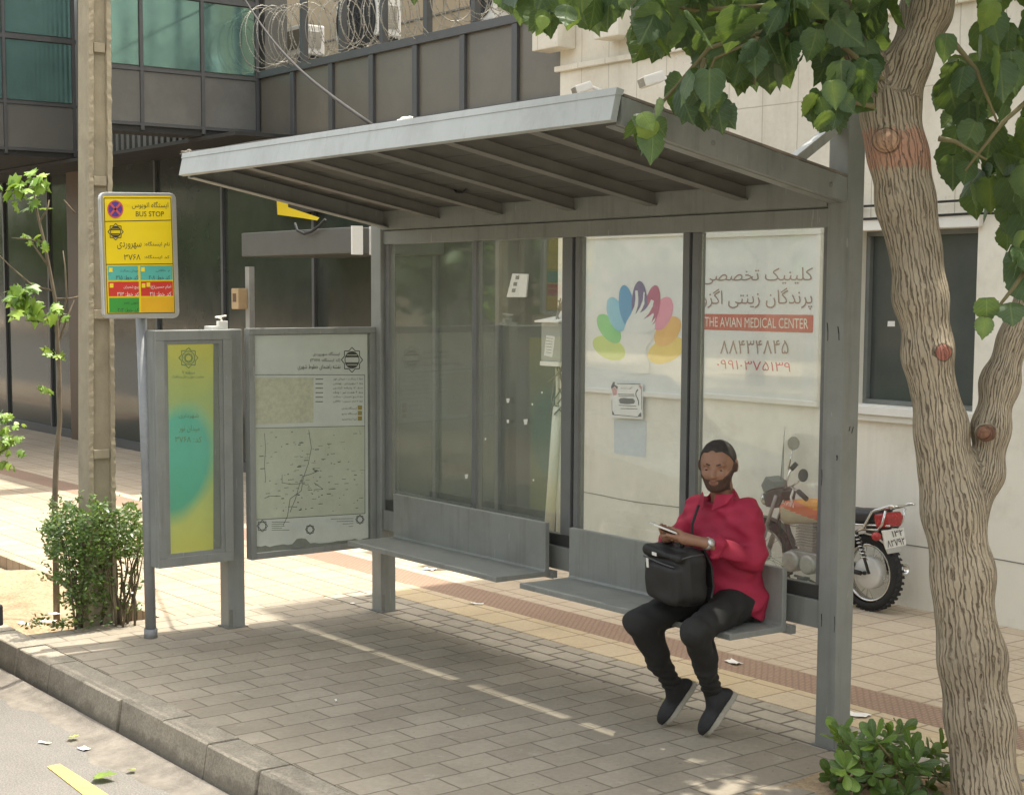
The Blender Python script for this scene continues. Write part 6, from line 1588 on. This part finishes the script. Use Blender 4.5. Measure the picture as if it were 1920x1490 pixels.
# frame, swing arm, shocks
mb = MB(); mb.tube([mq(1466, 950), mq(1480, 1000), mq(1494, 1035), (-2.05, 2.34, 0.20), (-1.92, 2.34, 0.20)], 0.016, 8); mb.tube([mq(1466, 945), (-2.0, 2.34, 0.50), (-1.62, 2.36, 0.53)], 0.014, 8); mb.tube([(-2.0, 2.34, 0.5), (-1.95, 2.34, 0.2)], 0.014, 8); mb.build('frame', m_fr, mo)
mb = Parts()
for y in (2.30, 2.45): mb.new(); mb.tube([(-1.97, y, 0.24), (RC[0]-0.01, y, RC[2])], 0.014, 8)
mb.build('swing_arm', m_fr, mo)
for y in (2.285, 2.465):
    mb = MB(); mb.tube([(-1.70, y, 0.235), (-1.80, y, 0.47)], 0.009, 8); sh_ = mb.build('shock_absorber', m_fr, mo)
    mb = MB(); A, Bq = Vector((-1.735, y, 0.315)), Vector((-1.795, y, 0.455))
    mb.tube([A.lerp(Bq, t)+Vector((0.016*math.cos(t*44), 0.016*math.sin(t*44), 0)) for t in np.linspace(0, 1, 70)], 0.0042, 5); mb.build('spring', m_chr, sh_)
# tank
def tank_fn(P):
    q = P-np.array([-2.20, 2.335, 0.545]); c, s = math.cos(-0.16), math.sin(-0.16); x = q[..., 0]*c-q[..., 2]*s; z = q[..., 0]*s+q[..., 2]*c
    w = 0.088-0.09*np.clip(x, 0, 1)
    d = sd_box(np.stack([x, q[..., 1], z], -1), (0, 0, 0), (0.205, 0.085, 0.075), 0.055)
    return d+0.03*np.clip(x, 0, 1)+0.10*np.clip(x-0.02, 0, 1)*np.clip(z, 0, 1)*2
surf_obj('tank', tank_fn, (-2.5, 2.2, 0.40), (-1.9, 2.47, 0.70), 0.009, [m_tank, m_tank2, mat('amber stripe', (0.62, 0.27, 0.02), 0.3)], mo,
         matfn=lambda c: np.where((c[:, 2]-0.545-(c[:, 0]+2.20)*-0.20 < -0.018) & (np.abs(c[:, 0]+2.22) < 0.15), 1, np.where((c[:, 2]-0.545-(c[:, 0]+2.2)*-0.2 > 0.045), 2, 0)))
mb = MB(); y_ = 2.2440
fit_text(mb, 'AVIN', (-2.355, 2.246, 0.578), (-2.255, 2.246, 0.562), (-2.355, 2.246, 0.606), 0.03); mb.build('tank_lettering', m_white, mo)
# seat
def seat_fn(P):
    q = P-np.array([-1.865, 2.355, 0.555]); z = q[..., 2]-0.10*np.clip(q[..., 0]-0.02, 0, 0.16)-0.14*np.clip(-q[..., 0]-0.13, 0, 1)
    return sd_box(np.stack([q[..., 0], q[..., 1], z], -1), (0, 0, 0), (0.235, 0.075, 0.045), 0.035)
surf_obj('seat', seat_fn, (-2.10, 2.2, 0.45), (-1.44, 2.5, 0.69), 0.009, mat('black seat vinyl', (0.020, 0.020, 0.021), 0.5, var=0.2, scale=30), mo)
mb = MB(); mb.tube([(-2.0, 2.275, 0.512), (-1.78, 2.275, 0.517), (-1.56, 2.285, 0.535)], 0.006, 6); mb.build('seat_trim', m_chr, mo)
mb = MB()
for y in (2.268, 2.445):
    mb.tube([(-1.80, y, 0.47), (-1.74, y, 0.50), (-1.675, y, 0.605), (-1.65, y, 0.618), (-1.62, y+0.01, 0.626), (-1.56, y+0.015, 0.650), (-1.53, y+0.02, 0.648)], 0.0085, 7); mb.tube([(-1.58, y, 0.622), (-1.60, y, 0.54), (-1.63, y, 0.505), (-1.745, y, 0.495)], 0.0075, 7)
for x, z in ((-1.54, 0.648), (-1.59, 0.636), (-1.64, 0.622)): mb.tube([(x, 2.275, z), (x, 2.46, z)], 0.007, 6)
mb.build('rack', m_chr, mo)
# tail
mb = MB(); mb.box((-1.74, 2.29, 0.47), (-1.657, 2.43, 0.59)); mb.build('tail_bracket', m_fr, mo, bevel=0.01)
mb = MB(); mb.prism([(-1.655, 0.512), (-1.585, 0.522), (-1.572, 0.580), (-1.595, 0.606), (-1.675, 0.592)], 'y', 2.275, 2.425); mb.build('tail_light', m_lens, mo, bevel=0.012)
mb = MB(); c = Vector((-1.615, 2.235, 0.472)); mb.lathe([(0, -0.022), (0.022, -0.018), (0.027, 0.0), (0.022, 0.018), (0, 0.022)], c, (1, -0.2, 0), 14); ind = mb.build('indicator', m_lens, mo)
mb = MB(); mb.tube([c, c+Vector((0.0, 0.07, 0.02))], 0.006, 6); mb.build('stalk', m_fr, ind)
mb = MB(); mb.prism([(-1.76, 0.475), (-1.68, 0.47), (-1.61, 0.43), (-1.575, 0.37), (-1.588, 0.365), (-1.62, 0.42), (-1.685, 0.455), (-1.76, 0.46)], 'y', 2.305, 2.425); mb.build('rear_fender', m_alu, mo, bevel=0.004)
# number plate facing backwards
pq = lambda x, y: at(1560+x/5.3188, 880+y/5.3188, 'x', -1.59)
pl_c = [pq(500, 610), pq(715, 580), pq(742, 752), pq(540, 795)]
def plq(a, b, off=0.0):
    p = pl_c[0]*(1-a)*(1-b)+pl_c[1]*a*(1-b)+pl_c[2]*a*b+pl_c[3]*(1-a)*b
    return Vector((p.x+off, p.y, p.z))
mb = MB(); V_ = [plq(0, 0), plq(1, 0), plq(1, 1), plq(0, 1)]; W_ = [Vector((p.x-0.008, p.y, p.z)) for p in V_]
mb.add(V_+W_, [(0, 1, 2, 3), (7, 6, 5, 4), (0, 4, 5, 1), (1, 5, 6, 2), (2, 6, 7, 3), (3, 7, 4, 0)], False); npl = mb.build('number_plate', m_white, mo, bevel=0.002)
mb = MB(); fit_text(mb, '۱۳۲', plq(0.40, 0.42, 0.003), plq(0.92, 0.42, 0.003), plq(0.40, 0.08, 0.003), 0.03); fit_text(mb, '۸۲۷۹۲', plq(0.08, 0.93, 0.003), plq(0.95, 0.93, 0.003), plq(0.08, 0.55, 0.003), 0.03); mb.build('plate_number', m_ink, npl)
# exhaust on the far side
mb = MB(); mb.tube([(-2.12, 2.44, 0.33), (-2.16, 2.47, 0.22), (-2.10, 2.50, 0.19), (-2.03, 2.52, 0.207)], 0.014, 8); mb.build('exhaust_pipe', m_chr, mo)
mb = MB(); mb.lathe([(0.016, 0), (0.034, 0.06), (0.036, 0.40), (0.037, 0.44), (0.030, 0.445), (0.028, 0.42), (0.0, 0.41)], (at(1700, 1062, 'y', 2.52).x-0.445, 2.52, 0.205), (1, 0, 0.09), 18); mb.build('silencer', m_chr, mo)
# engine
mb = MB()
for i in range(9): mb.box((-2.27, 2.285, 0.325+i*0.017), (-2.13, 2.395, 0.334+i*0.017))
mb.box((-2.25, 2.30, 0.30), (-2.15, 2.38, 0.49)); mb.build('cylinder', m_eng, mo)
mb = MB(); mb.lathe([(0, -0.012), (0.055, -0.012), (0.066, 0.0), (0.066, 0.19), (0.06, 0.20), (0, 0.20)], (-2.275, 2.245, 0.232), (0, 1, 0), 24); mb.lathe([(0, -0.008), (0.05, -0.008), (0.06, 0.0), (0.06, 0.19), (0, 0.20)], (-2.145, 2.25, 0.228), (0, 1, 0), 24); mb.box((-2.30, 2.27, 0.19), (-2.02, 2.40, 0.30)); mb.build('crankcase', m_eng, mo, bevel=0.006)
mb = MB(); mb.tube([(-2.22, 2.23, 0.155), (-2.10, 2.22, 0.15), (-2.05, 2.22, 0.135)], 0.008, 6); mb.box((-2.13, 2.15, 0.145), (-2.09, 2.22, 0.165)); mb.tube([(-2.0, 2.28, 0.16), (-2.1, 2.2, 0.08), (-2.15, 2.17, 0.01)], 0.008, 6); mb.build('foot_rest', m_fr, mo)
mb = MB(); mb.box((-2.0, 2.285, 0.34), (-1.86, 2.30, 0.46)); mb.build('side_panel', mat('dark side panel', (0.03, 0.03, 0.03), 0.35), mo, bevel=0.006)
# front fork, fender, lamp, bars
top = np.array([-2.435, 2.335, 0.62]); FAn = np.array(FA)
for s_ in (-1, 1):
    mb = MB(); a = FC+FAn*s_*0.065; b = top+FAn*s_*0.065; mb.tube([Vector(a), Vector(a*0.5+b*0.5)], 0.017, 8); mb.tube([Vector(a*0.5+b*0.5), Vector(b)], 0.012, 8); mb.build('fork_leg', m_eng, mo)
mb = MB()
for k in range(12):
    a0_ = math.radians(5+k*10); a1_ = math.radians(5+(k+1)*10)
    d0, d1 = [np.array([math.cos(a)*0.976, math.cos(a)*0.215, math.sin(a)]) for a in (a0_, a1_)]
    r0 = 0.247
    for (u_, v_2) in (((-0.032, 0.008), (0.0, 0.0)), ((0.0, 0.0), (0.032, 0.008))):
        P4 = [FC+d0*(r0-u_[1])+FAn*u_[0], FC+d1*(r0-u_[1])+FAn*u_[0], FC+d1*(r0-v_2[1])+FAn*v_2[0], FC+d0*(r0-v_2[1])+FAn*v_2[0]]
        mb.add([Vector(p) for p in P4], [(0, 1, 2, 3)], True)
mb.build('front_fender', mat('dark front fender', (0.14, 0.13, 0.11), 0.4), mo)
def pxprism(pl, y0, y1):
    b = MB(); b.prism([(mq(u, v).x, mq(u, v).z) for u, v in pl], 'y', y0, y1); return b
pxprism([(1437, 908), (1446, 892), (1461, 902), (1463, 914), (1442, 922)], 2.28, 2.40).build('instrument_cowl', mat('dusty grey cowl', (0.13, 0.128, 0.11), 0.55), mo, bevel=0.004)
pxprism([(1441, 923.5), (1464, 915.5), (1478, 921), (1474, 944), (1462, 951), (1447, 948)], 2.275, 2.405).build('lamp_case', mat('dusty black plastic', (0.045, 0.043, 0.036), 0.55), mo, bevel=0.004)
mb = MB(); mb.lathe([(0.0, 0.018), (0.028, 0.014), (0.040, 0.0), (0.043, -0.012), (0.032, -0.05), (0.0, -0.055)], mq(1434, 934), (-1, -0.1, 0.05), 22); mb.build('headlight', m_chr, mo)
mb = MB(); gl_, gr_ = mq(1512, 935, 2.16), mq(1494, 868, 2.56); mb.tube([gl_, mq(1497, 921, 2.19), mq(1482, 912, 2.25), mq(1470, 918, 2.33), mq(1474, 905, 2.42), mq(1480, 885, 2.52), gr_], 0.0085, 8); mb.build('handlebar', m_chr, mo)
mb = MB(); mb.tube([gl_, mq(1497, 921, 2.19)], 0.016, 10); mb.build('grip', m_black, mo)
mb = MB(); mb.tube([gr_, mq(1483, 880, 2.535)], 0.016, 10); mb.build('grip', m_black, mo)
mb = MB(); mb.tube([mq(1488, 917, 2.22), mq(1483, 932, 2.2), mq(1485, 942, 2.19)], 0.007, 6); mb.build('lever', m_white, mo)
for c, st_, rx, rz, m2 in ((mq(1506, 891, 2.19), mq(1483, 913, 2.24), 0.030, 0.040, m_fr), (mq(1488, 831, 2.56), mq(1478, 880, 2.53), 0.038, 0.044, m_fr)):
    mb = MB(); fac = (Vector(CAM)-c).normalized() if rz > 0.042 else Vector((0.45, -0.75, 0.2)).normalized()
    s1 = fac.cross(Vector((0, 0, 1))).normalized(); s2 = s1.cross(fac)
    rim_ = [c+s1*rx*math.cos(a)+s2*rz*math.sin(a) for a in np.linspace(0, 2*math.pi, 22)[:-1]]
    bk = c-fac*0.016; n_ = len(rim_); mb.add(rim_+[bk], [(i, (i+1) % n_, n_) for i in range(n_)], True); mr = mb.build('mirror', m2, mo)
    mb = MB(); mb.poly([p+fac*0.002 for p in rim_]); mb.build('mirror_glass', m_chr if rz > 0.042 else m_fr, mr, fix=False)
    mb = MB(); mb.tube([c-fac*0.012, c.lerp(st_, 0.5)+Vector((0, 0, -0.01)), st_], 0.0055, 6); mb.build('stalk', m_chr, mr)
mb = MB(); mb.tube([mq(1464, 905, 2.36), mq(1467, 860, 2.37), mq(1472, 800, 2.38)], [0.006, 0.004, 0.0025], 6); mb.tube([mq(1468, 905, 2.40), mq(1470, 815, 2.40)], 0.003, 5); mb.build('flag_rod', mat('rod grey', (0.25, 0.24, 0.2), 0.5), mo)
mb = MB(); mb.tube([mq(1463, 975, 2.30), mq(1461, 1000, 2.27), mq(1467, 1020, 2.28), mq(1468, 1035, 2.30)], 0.005, 5); mb.tube([mq(1470, 940, 2.27), mq(1458, 980, 2.25), mq(1463, 1010, 2.27)], 0.004, 5); mb.build('cables', m_black, mo)

# ------------------------------------------------------------------ the other side of the street (seen only in the glass)
fb = thing('far_building', 'long tan brick building on the far side of the street, reflected in the glass', 'building', (-30, -27, RZ))
MB().box((-95, -36, RZ), (30, -27, 9.0)).build('wall', brickmat('tan brick', (0.23, 0.18, 0.125), (0.27, 0.21, 0.15), (0.2, 0.17, 0.13), 0.25, 0.08, 0.01, damt=0.4), fb)
mb = MB()
for i in range(12):
    for z in (0.6, 3.8, 6.4): MB().box((-92+i*10, -26.99, z), (-86+i*10, -26.95, z+2.0)).build('window', m_dglass, fb)
m_leafF = leafmat('far leaves', [(0.0, (0.02, 0.045, 0.015)), (0.5, (0.04, 0.08, 0.022)), (1.0, (0.08, 0.14, 0.03))], 0.2)
def far_tree(x, y, h, seed):
    t = thing('street_tree', 'one of the leafy trees lining the far side of the street', 'tree', (x, y, RZ), 'trees across the street')
    mb = MB(); mb.tube([(x, y, RZ), (x+0.1, y, h*0.4), (x-0.1, y+0.1, h*0.8)], [0.2, 0.15, 0.06], 8); mb.build('trunk', m_sbark, t)
    lf = Leaves('heart', seed); r = lf.rng
    for _ in range(60):
        c = np.array([x, y, h*0.66])+r.normal(0, 1, 3)*np.array([1.5, 1.5, h*0.15])
        for _ in range(14):
            q = c+r.normal(0, 0.4, 3); lf.leaf(q, rdir(r, 0.6), Vector(r.normal(0, 1, 3)), r.uniform(0.3, 0.5), float(np.clip(r.beta(2, 2.5), 0, 1)))
    lf.build('crown', m_leafF, t)
for i, x in enumerate(range(-72, 4, 6)): far_tree(x+1.3*math.sin(i*2.1), -18.6+0.5*math.sin(i), 6.3+0.9*math.sin(i*1.7), 100+i)

# ------------------------------------------------------------------ scuffs and bolts on the shelter
mb = Parts()
for (u, v, du, dv, ax, w) in ((1551, 605, 1, 34, 'y', 0.004), (1571, 612, 2, 26, 'y', 0.005), (1569, 853, 0, 10, 'y', 0.007), (1541, 880, -1, 30, 'y', 0.003), (1540, 1150, 0, 24, 'y', 0.004), (1565, 1155, -1, 30, 'y', 0.003)):
    mb.new(); a, b = at(u, v, ax, -0.0012), at(u+du, v+dv, ax, -0.0012); mb.bar(a, a.lerp(b, 0.5)+Vector((0.002, 0, 0)), w, 0.0005, up=(0, 1, 0)); mb.bar(a.lerp(b, 0.5)+Vector((0.002, 0, 0)), b, w*0.7, 0.0005, up=(0, 1, 0))
for (u, v, du, dv) in ((1594, 799, -2, 9), (1600, 800, -3, 12)):
    mb.new(); mb.bar(at(u, v, 'x', 0.0022), at(u+du, v+dv, 'x', 0.0022), 0.004, 0.0005, up=(1, 0, 0))
mb.build('scuff_mark', m_black, sh)
mb = Parts()
for y in (-1.12, -0.75, -0.38, -0.10):
    mb.new(); z = 2.325+(2.555-2.325)*(-y)/1.2277-0.055
    mb.lathe([(0, 0.005), (0.008, 0.004), (0.010, 0.0)], (-0.0005, y, z), (1, 0, 0), 10)
mb.build('bolt', m_steel_d, sh)
# small sticker on the clinic window
mb = MB(); plate(mb, [(1665, 602), (1678, 602), (1678, 612), (1664, 612)], lambda u, v, o=0: Vector((at(u, v, 'y', WY+0.098).x, WY+0.098-o, at(u, v, 'y', WY+0.098).z)), 0.0, 0.001); mb.build('sticker', m_white, w_)

# ------------------------------------------------------------------ parked car, only its bumper corner reaches into the picture
px_ = at(7, 1150, 'y', -2.28)
ca = thing('parked_car', 'dark car standing by the kerb, only its bumper corner visible at the left edge', 'car', (px_.x-2.1, -3.1, RZ))
m_car = mat('dark car paint', (0.03, 0.033, 0.04), 0.25); x1 = px_.x
zb = px_.z
mb = MB(); prof = [(x1-4.1, RZ+0.25), (x1-0.16, RZ+0.25), (x1-0.14, RZ+0.62), (x1-0.35, RZ+0.78), (x1-1.2, RZ+0.90), (x1-1.9, RZ+1.36), (x1-3.2, RZ+1.40), (x1-3.9, RZ+0.95), (x1-4.15, RZ+0.85)]
mb.prism(prof, 'y', -3.86, -2.40); mb.build('body', m_car, ca, bevel=0.05)
mb = MB(); mb.box((x1-0.9, -3.92, zb-0.06), (x1, -2.28, zb+0.045)); mb.build('bumper', m_black, ca, bevel=0.012)
for y in (-2.62, -3.64):
    mb = MB(); mb.box((x1-0.17, y-0.17, RZ+0.52), (x1-0.128, y+0.17, RZ+0.66)); mb.build('headlight', dark_glass('headlight glass', (0.5, 0.5, 0.48), 0.1), ca, bevel=0.012)
for x in (x1-0.85, x1-3.35):
    for y in (-2.42, -3.84):
        mb = MB(); mb.lathe([(0.0, -0.09), (0.18, -0.09), (0.28, -0.08), (0.29, 0.0), (0.28, 0.08), (0.18, 0.09), (0.0, 0.09)], (x, y, RZ+0.29), (0, 1, 0), 28); wh = mb.build('wheel', m_tyre, ca)
        mb = MB(); mb.lathe([(0.0, 0.096), (0.17, 0.094), (0.18, 0.088)], (x, y, RZ+0.29), (0, 1 if y > -3 else -1, 0), 24); mb.build('rim', m_alu, wh)
mb = MB(); mb.box((x1-2.9, -2.398, RZ+0.98), (x1-1.9, -2.394, RZ+1.28)); mb.build('window', m_dglass, ca)
